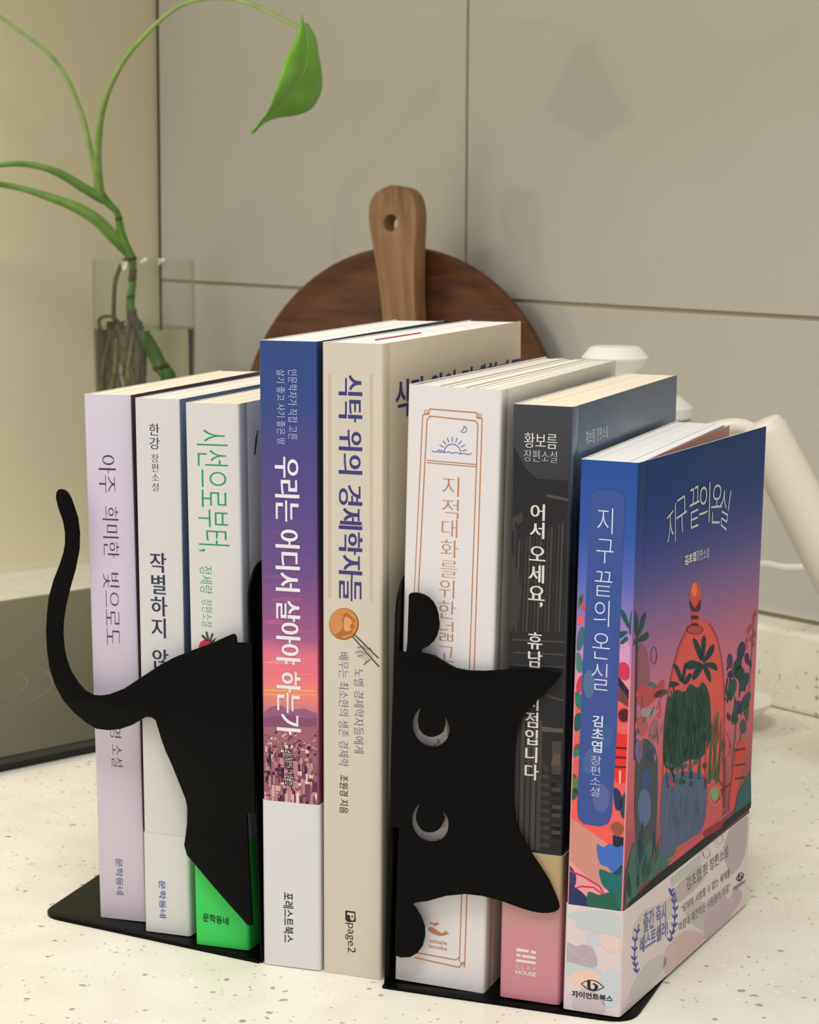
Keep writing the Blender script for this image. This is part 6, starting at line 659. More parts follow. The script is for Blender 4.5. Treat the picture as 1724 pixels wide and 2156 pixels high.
"에":[920,[739,827,739,-78,819,-78,819,827],[253,674,293,663,325,633,350,583,365,518,370,437,365,356,350,290,325,240,293,210,253,199,214,210,182,240,158,290,143,356,138,437,143,518,158,583,182,633,214,663],[253,751,188,737,135,696,95,631,70,544,61,437,70,330,95,242,135,176,188,135,253,121,315,134,367,171,407,230,434,309,446,407,559,407,559,-32,638,-32,638,808,559,808,559,475,446,475,433,569,406,646,366,703,314,739]],
"엽":[920,[297,716,347,709,389,690,421,661,443,622,450,576,443,529,421,491,389,461,347,442,297,435,247,442,204,461,172,491,150,529,143,576,150,622,172,661,204,690,247,709],[215,296,215,-66,794,-66,794,296,711,296,711,183,297,183,297,296],[297,117,711,117,711,2,297,2],[518,643,711,643,711,506,517,506,524,528,528,552,529,576,528,599,524,622],[711,827,711,711,479,711,430,751,369,777,297,786,221,776,157,747,107,703,75,645,64,576,75,506,107,448,157,404,221,375,297,365,368,374,429,399,478,439,711,439,711,341,794,341,794,827]],
"영":[920,[297,702,347,695,389,676,421,645,443,606,450,558,443,511,421,471,389,440,347,421,297,414,247,421,204,440,172,471,150,511,143,558,150,606,172,645,204,676,247,695],[496,270,393,262,310,240,247,205,208,157,195,97,208,37,247,-11,310,-47,393,-68,496,-76,599,-68,682,-46,745,-11,784,37,797,97,784,157,745,205,682,240,599,262],[496,205,571,200,633,187,678,164,706,134,716,97,706,60,678,30,633,8,571,-5,496,-10,421,-5,360,8,314,30,286,60,276,97,286,134,314,164,360,187,421,200],[517,629,711,629,711,488,518,488,524,510,528,534,529,558,528,583,524,606],[711,827,711,696,479,696,430,737,369,764,297,773,221,763,157,734,107,688,75,629,64,558,75,487,107,428,157,382,221,353,297,343,369,352,430,379,479,420,711,420,711,292,794,292,794,827]],
"오":[920,[458,701,539,693,608,671,661,635,695,588,707,531,695,473,661,426,608,390,539,368,458,360,377,368,309,390,256,426,222,473,210,531,222,588,256,635,309,671,377,693],[50,107,50,38,870,38,870,107,499,107,499,295,594,312,673,345,734,394,773,456,787,531,771,611,726,676,656,726,566,757,458,768,351,757,260,726,191,676,146,611,130,531,144,456,182,394,243,345,322,312,417,295,417,107]],
"온":[920,[458,733,537,728,602,713,650,690,680,659,691,620,680,581,650,549,602,526,537,512,458,507,379,512,315,526,266,549,236,581,225,620,236,659,266,690,315,713,379,728],[458,800,350,792,262,769,196,732,154,682,140,620,152,561,189,513,246,477,323,452,417,440,417,346,50,346,50,278,867,278,867,346,500,346,500,440,594,452,671,477,728,513,764,561,776,620,762,682,720,732,654,769,566,792],[155,204,155,-58,776,-58,776,10,238,10,238,204]],
"요":[920,[458,704,540,696,608,674,661,639,695,593,707,537,695,481,661,435,608,400,540,378,458,370,377,378,308,400,256,435,222,481,210,537,222,593,256,639,308,674,377,696],[458,770,351,759,260,729,190,680,146,615,130,537,135,490,151,448,176,410,210,378,251,351,251,107,50,107,50,38,870,38,870,107,668,107,668,352,709,379,742,411,766,448,782,490,787,537,771,615,726,680,657,729,566,759],[333,107,333,320,372,312,414,307,458,305,503,307,545,312,585,320,585,107]],
"우":[920,[457,791,352,782,265,756,198,715,156,660,141,592,156,525,198,470,265,429,352,403,457,394,563,403,650,429,717,470,759,525,774,592,759,660,717,715,650,756,563,782],[457,724,535,718,599,701,647,673,678,636,689,592,678,548,647,511,599,484,535,467,457,461,380,467,316,484,268,511,237,548,226,592,237,636,268,673,316,701,380,718],[49,309,49,240,416,240,416,-78,498,-78,498,240,869,240,869,309]],
"원":[920,[339,790,265,783,204,762,157,729,127,685,117,632,127,579,157,535,204,503,265,482,339,475,413,482,474,503,521,535,551,579,561,632,551,685,521,729,474,762,413,783],[339,728,413,716,464,683,482,632,464,582,413,549,339,537,264,549,213,582,195,632,213,683,264,716],[56,340,102,340,150,341,200,341,253,342,306,344,306,170,389,170,389,349,438,352,488,357,537,362,586,368,634,375,628,435,510,423,388,415,267,411,151,409,45,408],[523,292,523,232,707,232,707,139,790,139,790,826,707,826,707,292],[173,206,173,-58,812,-58,812,10,256,10,256,206]],
"위":[920,[345,784,270,775,206,751,157,711,126,660,115,598,126,536,157,485,206,446,270,421,345,412,421,421,485,446,534,485,565,536,576,598,565,660,534,711,485,750,421,775],[345,716,424,701,477,660,497,598,477,537,424,496,345,481,267,496,215,537,195,598,215,660,267,701],[709,826,709,-78,791,-78,791,826],[59,266,105,266,153,267,203,268,256,269,309,271,309,-50,392,-50,392,276,444,280,495,285,547,291,599,298,650,307,644,369,522,354,397,344,273,339,155,337,48,336]],
"으":[920,[458,769,352,758,262,725,192,672,146,603,130,520,146,436,192,367,262,315,352,281,458,270,564,281,655,315,725,367,771,436,787,520,771,603,725,672,655,725,564,758],[458,702,539,693,607,669,661,631,695,580,707,520,695,459,661,409,607,371,539,346,458,338,378,346,309,371,256,409,221,459,209,520,221,580,256,631,309,669,378,693],[50,111,50,42,870,42,870,111]],
"은":[920,[50,351,50,284,867,284,867,351],[458,796,350,788,262,765,196,728,154,678,140,616,154,554,196,503,262,466,350,443,458,435,566,443,654,466,720,503,762,554,776,616,762,678,720,728,654,765,566,788],[458,729,537,724,602,709,650,686,680,655,691,616,680,577,650,546,602,522,537,508,458,503,379,508,315,522,266,546,236,577,225,616,236,655,266,686,315,709,379,724],[155,204,155,-58,776,-58,776,10,238,10,238,204]],
"음":[920,[458,807,350,799,262,778,196,742,154,694,140,635,154,576,196,529,262,494,350,472,458,465,566,472,655,494,721,529,762,576,776,635,762,694,721,742,655,778,566,799],[458,741,537,736,602,723,650,701,680,672,691,635,680,599,650,570,602,549,537,536,458,531,379,536,314,549,266,570,236,599,225,635,236,672,266,701,314,723,379,736],[150,232,150,-66,767,-66,767,232],[686,165,686,2,231,2,231,165],[50,388,50,320,867,320,867,388]],
"의":[920,[343,761,264,751,197,722,145,677,112,619,100,548,112,477,145,419,197,374,264,345,343,335,422,345,489,374,540,419,573,477,585,548,573,619,540,677,489,722,422,751],[343,689,395,682,440,664,474,634,496,595,504,548,496,501,474,462,440,432,395,414,343,407,291,414,246,432,212,462,190,501,182,548,190,595,212,634,246,664,291,682],[704,827,704,-79,787,-79,787,827],[66,119,170,119,284,122,404,128,528,140,652,159,645,220,524,205,400,196,277,191,161,189,55,189]],
"이":[920,[707,827,707,-79,790,-79,790,827],[313,757,238,743,174,701,125,636,94,548,83,442,94,335,125,247,174,182,238,140,313,126,388,140,451,182,500,247,531,335,542,442,531,548,500,636,451,701,388,743],[313,683,362,672,403,640,435,590,455,523,462,442,455,360,435,293,403,243,362,211,313,200,263,211,222,243,190,293,170,360,163,442,170,523,190,590,222,640,263,672]],
"인":[920,[708,826,708,166,791,166,791,826],[306,763,230,752,165,722,114,675,82,614,70,541,82,467,114,406,165,359,230,329,306,318,382,329,447,359,498,406,530,467,542,541,530,614,498,675,447,722,382,752],[306,691,356,684,399,664,432,632,453,590,461,541,453,491,432,450,399,418,356,398,306,391,256,398,213,418,180,450,159,491,151,541,159,590,180,632,213,664,256,684],[210,233,210,-58,819,-58,819,10,293,10,293,233]],
"입":[920,[708,827,708,341,791,341,791,827],[209,296,209,-66,791,-66,791,296,709,296,709,187,290,187,290,296],[290,121,709,121,709,2,290,2],[306,784,229,774,164,746,114,702,81,644,70,575,81,506,114,449,164,405,229,377,306,367,383,377,448,405,498,449,531,506,542,575,531,644,498,702,448,746,383,774],[306,714,357,707,399,689,432,659,454,621,461,575,454,529,432,491,399,461,357,443,306,436,255,443,213,461,180,491,158,529,151,575,158,621,180,659,213,689,255,707]],
"자":[920,[67,734,67,665,273,665,273,551,261,458,227,366,175,282,110,212,35,162,84,96,143,134,197,186,245,248,285,319,315,395,345,324,383,260,429,202,482,154,540,118,587,184,513,233,449,299,399,378,367,464,355,551,355,665,555,665,555,734],[662,827,662,-78,745,-78,745,392,893,392,893,462,745,462,745,827]],
"작":[920,[164,234,164,166,669,166,669,-78,752,-78,752,234],[71,764,71,696,273,696,273,661,262,586,232,516,185,454,122,404,46,367,90,303,150,331,204,367,250,412,288,464,316,522,343,469,379,422,423,380,475,346,533,320,575,385,501,420,440,467,395,525,366,591,356,661,356,696,555,696,555,764],[669,827,669,282,752,282,752,519,885,519,885,589,752,589,752,827]],
"장":[920,[464,257,362,250,279,229,218,195,179,149,166,91,179,33,218,-13,279,-47,362,-69,464,-76,565,-69,648,-47,709,-13,747,33,760,91,747,149,709,195,648,229,565,250],[464,191,538,187,598,174,642,153,670,126,679,91,670,56,642,28,598,7,538,-6,464,-10,390,-6,330,7,285,28,258,56,248,91,258,126,285,153,330,174,390,187],[71,760,71,692,273,692,273,656,262,580,232,511,185,449,122,399,46,363,88,297,150,325,204,362,250,408,288,460,316,519,344,468,380,422,425,382,476,349,535,324,574,389,501,422,440,468,395,524,366,588,356,657,356,692,555,692,555,760],[669,827,669,282,752,282,752,528,885,528,885,597,752,597,752,827]],
"재":[920,[544,808,544,-32,623,-32,623,392,741,392,741,-78,821,-78,821,827,741,827,741,462,623,462,623,808],[62,720,62,652,237,652,237,582,229,476,205,379,166,295,110,225,40,172,92,108,145,147,190,194,227,251,257,315,279,386,302,323,331,266,368,216,411,174,462,140,511,204,442,253,387,318,348,397,325,486,317,582,317,652,481,652,481,720]],
"저":[920,[517,498,517,430,711,430,711,-79,794,-79,794,827,711,827,711,498],[76,734,76,666,279,666,279,562,267,465,233,372,182,287,117,216,42,166,92,100,152,140,206,192,253,255,293,327,322,405,352,332,390,265,437,205,491,156,550,119,599,185,524,233,459,301,408,382,375,471,363,562,363,666,567,666,567,734]],
"적":[920,[190,237,190,169,711,169,711,-78,794,-78,794,237],[79,765,79,697,280,697,280,661,269,586,239,516,191,454,128,403,53,366,96,300,157,328,211,366,258,413,296,466,324,525,351,472,388,423,432,382,483,347,541,321,583,386,510,421,449,469,403,528,374,593,364,662,364,697,562,697,562,765],[711,827,711,591,534,591,534,522,711,522,711,286,794,286,794,827]],
"점":[920,[207,253,207,-66,794,-66,794,253],[713,187,713,2,289,2,289,187],[711,827,711,601,532,601,532,532,711,532,711,298,794,298,794,827],[79,769,79,701,280,701,280,668,269,593,239,522,191,460,128,409,53,372,96,306,157,334,211,372,257,419,295,472,323,531,351,478,387,429,432,387,483,353,541,326,583,392,510,428,449,476,403,534,374,599,364,668,364,701,562,701,562,769]],
"접":[920,[215,292,215,-66,793,-66,793,292,711,292,711,181,297,181,297,292],[297,115,711,115,711,2,297,2],[711,827,711,608,532,608,532,539,711,539,711,335,793,335,793,827],[79,773,79,705,280,705,280,682,269,607,239,536,191,474,128,423,53,386,96,320,157,349,211,387,257,433,295,486,323,546,351,492,387,444,432,402,483,368,541,341,583,406,510,441,449,490,403,548,374,613,364,682,364,705,562,705,562,773]],
"정":[920,[496,260,393,253,309,231,247,197,208,150,195,91,208,33,247,-14,309,-48,393,-70,496,-77,599,-70,683,-48,745,-14,784,33,797,91,784,150,745,197,683,231,599,253],[496,195,571,190,632,177,677,156,705,127,715,91,705,55,677,27,632,6,571,-8,496,-12,421,-8,360,6,315,27,287,55,277,91,287,127,315,156,360,177,421,190],[711,827,711,592,533,592,533,523,711,523,711,288,794,288,794,827],[79,761,79,693,280,693,280,662,269,586,239,515,191,452,128,400,53,362,96,296,157,326,211,364,258,411,296,465,324,525,352,472,388,424,432,382,483,348,541,321,583,387,510,422,449,470,403,529,374,594,364,663,364,693,562,693,562,761]],
"제":[920,[738,827,738,-78,817,-78,817,827],[557,806,557,502,408,502,408,434,557,434,557,-31,635,-31,635,806],[64,721,64,653,235,653,235,571,227,473,202,379,162,293,107,221,39,165,90,103,141,142,185,192,223,251,253,317,276,388,299,322,328,261,364,207,407,161,457,124,507,186,439,239,386,307,347,388,323,478,315,571,315,653,477,653,477,721]],
"조":[920,[418,326,418,107,50,107,50,38,870,38,870,107,501,107,501,326],[118,745,118,676,416,676,416,657,397,573,346,498,272,435,183,387,90,360,124,294,206,318,285,356,356,405,416,466,460,536,504,467,564,407,636,358,715,322,798,298,832,364,737,390,648,436,573,499,521,574,502,657,502,676,800,676,800,745]],
"존":[920,[125,783,125,715,405,715,389,651,344,595,276,548,193,513,99,492,130,425,216,444,296,475,364,516,420,566,458,626,497,566,553,516,622,475,701,444,787,425,818,492,725,513,641,548,574,595,528,651,512,715,793,715,793,783],[155,198,155,-58,776,-58,776,10,238,10,238,198],[417,489,417,339,50,339,50,271,869,271,869,339,499,339,499,489]],
"좋":[920,[458,156,363,151,287,137,232,113,198,79,187,37,198,-6,232,-39,287,-64,363,-78,458,-83,553,-78,629,-64,684,-39,718,-6,730,37,718,79,684,113,629,137,553,151],[458,98,560,91,623,71,645,37,623,2,560,-19,458,-26,357,-19,293,2,271,37,293,71,357,91],[49,452,49,384,869,384,869,452,499,452,499,558,417,558,417,452],[125,799,125,734,404,734,383,683,335,639,267,604,184,579,93,566,120,503,209,517,291,541,363,575,420,618,459,670,498,618,555,575,627,541,708,517,797,503,824,566,732,579,650,604,582,639,534,683,513,734,793,734,793,799],[417,349,417,265,126,265,126,200,791,200,791,265,500,265,500,349]],
"주":[920,[127,770,127,704,412,704,412,699,395,630,347,568,277,516,192,477,98,454,130,388,213,408,290,440,360,482,417,534,458,595,500,534,557,482,627,440,705,408,788,388,819,454,725,477,640,516,570,568,522,630,505,699,505,704,789,704,789,770],[50,312,50,244,416,244,416,-77,498,-77,498,244,867,244,867,312]],
"즉":[920,[50,391,50,324,869,324,869,391],[141,231,141,163,683,163,683,-78,766,-78,766,231],[125,786,125,719,405,719,387,660,341,609,273,566,189,535,96,516,126,451,213,468,293,495,363,533,419,581,458,637,498,581,554,533,624,495,704,468,791,451,822,516,728,534,644,566,576,608,530,660,512,719,793,719,793,786]],
"지":[920,[707,827,707,-78,790,-78,790,827],[79,734,79,665,289,665,289,551,277,457,242,365,190,281,125,211,50,162,98,96,158,134,213,185,262,247,302,317,332,394,363,322,403,257,452,201,507,154,568,118,614,184,538,230,472,294,420,372,385,460,373,551,373,665,584,665,584,734]],
"직":[920,[708,827,708,280,791,280,791,827],[187,232,187,164,708,164,708,-78,791,-78,791,232],[84,764,84,696,291,696,291,661,280,586,250,516,201,454,138,404,62,367,105,303,167,331,221,368,268,413,306,465,335,524,364,470,402,422,448,380,501,346,561,320,603,385,528,419,465,466,417,524,386,590,375,661,375,696,579,696,579,764]],
"채":[920,[235,794,235,659,64,659,64,590,235,590,235,549,227,460,202,373,163,293,109,225,42,173,91,110,141,147,185,194,222,249,253,311,275,377,298,315,329,258,366,207,410,164,460,130,508,192,441,241,387,305,347,381,322,463,314,549,314,590,484,590,484,659,314,659,314,794],[544,808,544,-32,623,-32,623,392,741,392,741,-78,821,-78,821,827,741,827,741,462,623,462,623,808]],
"첫":[920,[276,830,276,720,75,720,75,653,276,653,276,633,266,561,236,495,189,436,127,388,53,354,94,288,154,315,208,351,253,394,291,445,319,501,347,451,384,406,429,368,481,336,539,312,578,377,504,409,444,453,397,507,368,568,358,633,358,653,558,653,558,720,359,720,359,830],[711,827,711,571,531,571,531,502,711,502,711,200,794,200,794,827],[461,261,461,242,445,171,400,109,333,56,251,17,158,-8,189,-74,269,-53,343,-22,409,18,463,68,503,126,543,68,597,18,662,-23,736,-54,816,-74,849,-8,755,16,672,55,606,107,562,170,546,242,546,261]],
"초":[920,[418,310,418,105,50,105,50,36,870,36,870,105,500,105,500,310],[418,808,418,684,126,684,126,616,417,616,400,537,354,468,284,412,196,370,95,344,127,279,212,300,291,331,360,374,417,426,459,488,501,426,559,374,628,331,706,300,791,279,823,344,722,370,634,412,564,468,518,537,501,616,792,616,792,684,500,684,500,808]],
"최":[920,[704,827,704,-79,787,-79,787,827],[66,108,170,108,284,111,404,117,528,128,652,147,645,209,596,202,545,196,494,191,443,187,392,184,392,349,309,349,309,180,254,179,201,178,150,177,101,177,55,177],[309,820,309,709,104,709,104,641,308,641,296,572,265,510,218,456,156,413,82,383,121,319,183,343,237,376,284,417,322,465,351,519,380,468,419,422,466,383,521,352,582,328,620,393,546,422,484,463,436,515,404,575,392,641,600,641,600,709,392,709,392,820]],
"출":[920,[151,-4,151,-68,789,-68,789,-4,232,-4,232,81,762,81,762,279,499,279,499,362,866,362,866,425,51,425,51,362,417,362,417,279,149,279,149,217,681,217,681,140,151,140],[134,748,134,684,411,684,388,635,341,594,273,563,190,540,94,529,118,466,206,477,288,497,358,526,416,564,458,610,500,564,558,526,629,497,710,477,798,466,823,529,727,540,643,563,575,594,528,635,505,684,784,684,784,748,499,748,499,832,417,832,417,748]],
"침":[920,[708,826,708,291,791,291,791,826],[207,245,207,-66,791,-66,791,245],[710,178,710,2,288,2,288,178],[295,831,295,721,90,721,90,654,295,654,295,643,284,572,254,507,206,450,143,403,67,369,107,305,169,331,223,365,271,408,309,457,338,513,368,462,406,417,454,379,508,347,569,324,608,389,532,420,468,463,419,516,388,577,377,643,377,654,581,654,581,721,378,721,378,831]],
"탁":[920,[164,234,164,166,669,166,669,-78,752,-78,752,234],[91,765,91,327,160,327,262,328,350,330,427,334,500,342,572,353,563,420,494,409,425,402,352,397,270,395,174,394,174,516,488,516,488,582,174,582,174,697,504,697,504,765],[669,827,669,279,752,279,752,517,885,517,885,587,752,587,752,827]],
"터":[920,[525,486,525,418,712,418,712,-79,794,-79,794,827,712,827,712,486],[92,744,92,138,160,138,257,139,342,142,421,147,497,155,573,166,564,234,492,223,421,215,346,210,265,208,174,207,174,423,470,423,470,490,174,490,174,676,510,676,510,744]],
"트":[920,[50,108,50,39,870,39,870,108],[155,749,155,272,776,272,776,339,239,339,239,481,747,481,747,548,239,548,239,681,767,681,767,749]],
"편":[920,[560,483,560,414,711,414,711,154,794,154,794,827,711,827,711,655,560,655,560,587,711,587,711,483],[62,290,156,291,259,293,368,298,478,307,585,320,581,382,543,378,503,374,463,371,463,686,553,686,553,754,77,754,77,686,166,686,166,361,52,360],[247,686,383,686,383,366,247,362],[215,209,215,-58,818,-58,818,10,298,10,298,209]],
"포":[920,[124,376,124,310,416,310,416,104,50,104,50,34,870,34,870,104,498,104,498,310,791,310,791,376,652,376,652,672,793,672,793,740,122,740,122,672,262,672,262,376],[345,672,570,672,570,376,345,376]],
"하":[920,[316,540,244,530,183,502,136,458,106,400,95,332,106,263,136,206,183,162,244,134,316,124,388,134,448,162,495,206,525,263,536,332,525,400,495,458,448,502,388,530],[316,471,389,453,438,404,457,332,438,260,389,211,316,193,243,211,193,260,174,332,193,404,243,453],[663,827,663,-78,745,-78,745,386,893,386,893,455,745,455,745,827],[273,816,273,682,45,682,45,614,578,614,578,682,356,682,356,816]],
"학":[920,[319,617,247,610,187,588,141,554,112,509,102,454,112,399,141,354,187,320,247,298,319,291,391,298,451,320,496,354,525,399,535,454,525,509,496,554,451,588,391,610],[319,553,391,541,439,506,456,454,439,402,391,368,319,356,247,368,199,402,182,454,199,506,247,541],[164,212,164,144,669,144,669,-78,752,-78,752,212],[278,831,278,731,52,731,52,664,586,664,586,731,361,731,361,831],[669,827,669,261,752,261,752,508,885,508,885,577,752,577,752,827]],
"한":[920,[319,600,247,592,187,570,141,535,112,488,102,431,112,374,141,328,187,293,247,271,319,263,391,271,450,293,496,328,525,374,535,431,525,488,496,535,450,570,391,592],[319,535,391,522,439,486,456,431,439,376,391,341,319,328,247,341,199,376,182,431,199,486,247,522],[669,826,669,148,752,148,752,460,885,460,885,529,752,529,752,826],[278,826,278,716,52,716,52,649,586,649,586,716,361,716,361,826],[189,202,189,-58,792,-58,792,10,271,10,271,202]],
"할":[920,[319,640,246,633,186,614,141,583,112,542,102,492,112,441,141,400,186,370,246,351,319,344,392,351,452,370,497,400,525,441,535,492,525,542,497,583,452,614,392,633],[319,579,391,568,439,538,456,492,439,445,391,416,319,405,247,416,199,445,182,492,199,538,247,568],[669,830,669,330,752,330,752,543,886,543,886,612,752,612,752,830],[180,-4,180,-68,784,-68,784,-4,261,-4,261,82,752,82,752,284,178,284,178,222,670,222,670,142,180,142],[278,836,278,745,52,745,52,680,586,680,586,745,361,745,361,836]],
"화":[920,[326,533,396,520,443,484,460,430,443,376,396,341,326,328,255,341,208,376,191,430,208,484,255,520],[326,598,255,590,196,568,151,533,123,486,113,430,121,380,143,338,179,304,226,279,284,266,284,167,232,166,180,165,131,164,84,164,39,164,52,94,152,94,262,97,378,103,498,114,616,131,610,192,563,186,515,181,466,176,417,173,367,170,367,266,424,279,472,303,508,337,531,380,539,430,529,486,500,533,455,568,397,590],[664,827,664,-78,747,-78,747,373,888,373,888,443,747,443,747,827],[284,825,284,717,55,717,55,650,595,650,595,717,367,717,367,825]],
"황":[920,[461,202,358,196,276,179,215,150,178,111,165,62,178,13,215,-26,276,-54,358,-71,461,-77,564,-71,646,-54,707,-26,744,13,757,62,744,111,707,150,646,179,564,196],[461,140,535,137,594,127,638,111,664,89,673,62,664,35,638,14,594,-2,535,-12,461,-15,386,-12,327,-2,284,14,257,35,248,62,257,89,284,111,327,127,386,137],[327,592,397,583,443,559,459,521,443,482,397,458,327,449,257,458,211,482,195,521,211,559,257,583],[668,826,668,213,751,213,751,485,883,485,883,554,751,554,751,826],[327,649,256,643,197,627,153,601,126,565,116,521,124,481,146,448,181,422,229,404,287,394,287,322,235,321,185,320,136,319,89,319,45,319,55,253,156,254,267,256,384,262,503,273,620,290,614,348,567,342,518,337,469,332,419,329,369,326,369,394,427,404,473,423,508,449,530,482,538,521,528,565,501,601,457,627,398,643],[287,834,287,749,68,749,68,686,587,686,587,749,369,749,369,834]],
"휴":[920,[458,608,357,602,275,583,214,553,177,511,164,459,177,407,214,365,275,334,357,315,458,309,559,315,641,334,702,365,739,407,752,459,739,511,702,553,641,583,559,602],[458,545,530,541,588,531,631,513,657,489,666,459,657,429,631,405,588,387,530,377,458,373,386,377,328,387,285,405,259,429,250,459,259,489,285,513,328,531,386,541],[50,248,50,180,262,180,262,-79,345,-79,345,180,573,180,573,-79,656,-79,656,180,870,180,870,248],[417,832,417,727,93,727,93,660,820,660,820,727,499,727,499,832]],
"희":[920,[704,827,704,-78,787,-78,787,827],[67,99,173,99,287,102,407,108,530,118,652,135,646,196,526,184,403,176,281,172,164,170,55,170],[349,588,278,580,218,558,173,522,144,475,134,418,144,361,173,314,218,278,278,256,349,248,421,256,480,278,526,314,555,361,565,418,555,475,526,522,480,558,421,580],[349,523,421,510,468,473,486,418,468,363,421,326,349,313,277,326,230,363,212,418,230,473,277,510],[307,817,307,705,74,705,74,638,623,638,623,705,391,705,391,817]],
"히":[920,[707,827,707,-78,790,-78,790,827],[343,540,270,530,208,502,160,458,130,400,119,332,130,263,160,206,208,162,270,134,343,124,416,134,477,162,525,206,555,263,566,332,555,400,525,458,477,502,416,530],[343,471,390,464,430,445,460,416,480,378,487,332,480,286,460,248,430,218,390,200,343,193,296,200,256,218,225,248,205,286,198,332,205,378,225,416,256,445,296,464],[299,818,299,681,70,681,70,613,612,613,612,681,383,681,383,818]],
" ":[278]}

# ------------------------------------------------------------------ helpers
MM = 0.001
def lin(c):
    return tuple((x / 255 / 12.92) if x <= 10.3 else ((x / 255 + .055) / 1.055) ** 2.4 for x in c)
_mats = {}
def mat(col, rough=.55, spec=.4, coat=0.0, metal=0.0, key=None):
    k = (tuple(col), rough, spec, coat, metal, key)
    if k in _mats: return _mats[k]
    m = bpy.data.materials.new('paint_%d' % len(_mats)); m.use_nodes = True
    b = m.node_tree.nodes['Principled BSDF']
    b.inputs['Base Color'].default_value = (*lin(col), 1)
    b.inputs['Roughness'].default_value = rough
    b.inputs['Specular IOR Level'].default_value = spec
    b.inputs['Coat Weight'].default_value = coat
    b.inputs['Coat Roughness'].default_value = .15
    b.inputs['Metallic'].default_value = metal
    _mats[k] = m
    return m
def nd(m, t, **kw):
    n = m.node_tree.nodes.new(t)
    for k, v in kw.items(): setattr(n, k, v)
    return n
def lk(m, a, b): m.node_tree.links.new(a, b)
def bsdf(m): return m.node_tree.nodes['Principled BSDF']
def ramp(m, stops, interp='LINEAR'):
    r = nd(m, 'ShaderNodeValToRGB'); e = r.color_ramp.elements; r.color_ramp.interpolation = interp
    while len(e) < len(stops): e.new(.5)
    for i, (p, c) in enumerate(stops):
        e[i].position = p; e[i].color = (*lin(c), 1)
    return r
def zgrad(name, H, stops, rough=.45, spec=.4, coat=0.0):
    """printed colour that runs up the cover; stops = (height mm, colour)"""
    m = bpy.data.materials.new(name); m.use_nodes = True
    tc = nd(m, 'ShaderNodeTexCoord'); sx = nd(m, 'ShaderNodeSeparateXYZ'); mu = nd(m, 'ShaderNodeMath', operation='MULTIPLY')
    mu.inputs[1].default_value = 1000.0 / H
    lk(m, tc.outputs['Object'], sx.inputs[0]); lk(m, sx.outputs['Z'], mu.inputs[0])
    r = ramp(m, [(z / H, c) for z, c in stops]); lk(m, mu.outputs[0], r.inputs[0])
    b = bsdf(m); lk(m, r.outputs[0], b.inputs['Base Color'])
    b.inputs['Roughness'].default_value = rough; b.inputs['Specular IOR Level'].default_value = spec
    b.inputs['Coat Weight'].default_value = coat; b.inputs['Coat Roughness'].default_value = .12
    return m
def obj(name, verts, faces, mats, parent=None, idx=None, smooth=False, loc=None, rot=None):
    me = bpy.data.meshes.new(name)
    me.from_pydata([(x * MM, y * MM, z * MM) for x, y, z in verts], [], faces)
    if not isinstance(mats, (list, tuple)): mats = [mats]
    for m in mats: me.materials.append(m)
    if idx: me.polygons.foreach_set('material_index', idx)
    if smooth: me.polygons.foreach_set('use_smooth', [True] * len(me.polygons))
    me.update()
    o = bpy.data.objects.new(name, me); COL.objects.link(o)
    if parent: o.parent = parent
    if loc: o.location = [c * MM for c in loc]
    if rot: o.rotation_euler = rot
    return o
def recalc(o):
    bm = bmesh.new(); bm.from_mesh(o.data); bmesh.ops.recalc_face_normals(bm, faces=bm.faces); bm.to_mesh(o.data); bm.free(); return o
def empty(name, loc, rot=(0, 0, 0)):
    o = bpy.data.objects.new(name, None); COL.objects.link(o)
    o.empty_display_size = .02
    o.location = [c * MM for c in loc]; o.rotation_euler = rot
    return o
def tag(o, label, cat, group=None):
    o['label'] = label; o['category'] = cat
    if group: o['group'] = group
    return o
def struct(o): o['kind'] = 'structure'; return o
def bevel(o, wd, seg=2, ang=.6):
    b = o.modifiers.new('bevel', 'BEVEL'); b.width = wd * MM; b.segments = seg; b.limit_method = 'ANGLE'; b.angle_limit = ang
    return o
def box(x0, x1, y0, y1, z0, z1):
    v = [(x, y, z) for z in (z0, z1) for x, y in ((x0, y0), (x1, y0), (x1, y1), (x0, y1))]
    f = [(3, 2, 1, 0), (4, 5, 6, 7), (0, 1, 5, 4), (1, 2, 6, 5), (2, 3, 7, 6), (3, 0, 4, 7)]
    return v, f
def prism(poly, z0, z1):
    n = len(poly); v = [(x, y, z0) for x, y in poly] + [(x, y, z1) for x, y in poly]
    f = [tuple(range(n))[::-1], tuple(range(n, 2 * n))] + [(i, (i + 1) % n, n + (i + 1) % n, n + i) for i in range(n)]
    return v, f
def join(parts):
    V, Fc = [], []
    for v, f in parts:
        k = len(V); V += v; Fc += [tuple(i + k for i in q) for q in f]
    return V, Fc
def lathe(prof, seg=48, c=(0, 0)):
    V, Fc = [], []; n = len(prof)
    for i in range(seg):
        a = 2 * math.pi * i / seg
        V += [(c[0] + r * math.cos(a), c[1] + r * math.sin(a), z) for r, z in prof]
    for i in range(seg):
        j = (i + 1) % seg
        for k in range(n - 1):
            if prof[k][0] < 1e-6 and prof[k + 1][0] < 1e-6: continue
            Fc.append((i * n + k, j * n + k, j * n + k + 1, i * n + k + 1))
    return V, Fc
def catmull(P, n=4, closed=False):
    out = []; m = len(P); R = range(m if closed else m - 1)
    for i in R:
        g = (lambda k: P[k % m]) if closed else (lambda k: P[max(0, min(m - 1, k))])
        a, b, c, d = g(i - 1), g(i), g(i + 1), g(i + 2)
        for t in range(n):
            t /= n
            out.append(tuple(.5 * (2 * b[q] + (c[q] - a[q]) * t + (2 * a[q] - 5 * b[q] + 4 * c[q] - d[q]) * t * t + (3 * b[q] - a[q] - 3 * c[q] + d[q]) * t ** 3) for q in range(len(b))))
    if not closed: out.append(tuple(P[-1]))
    return out
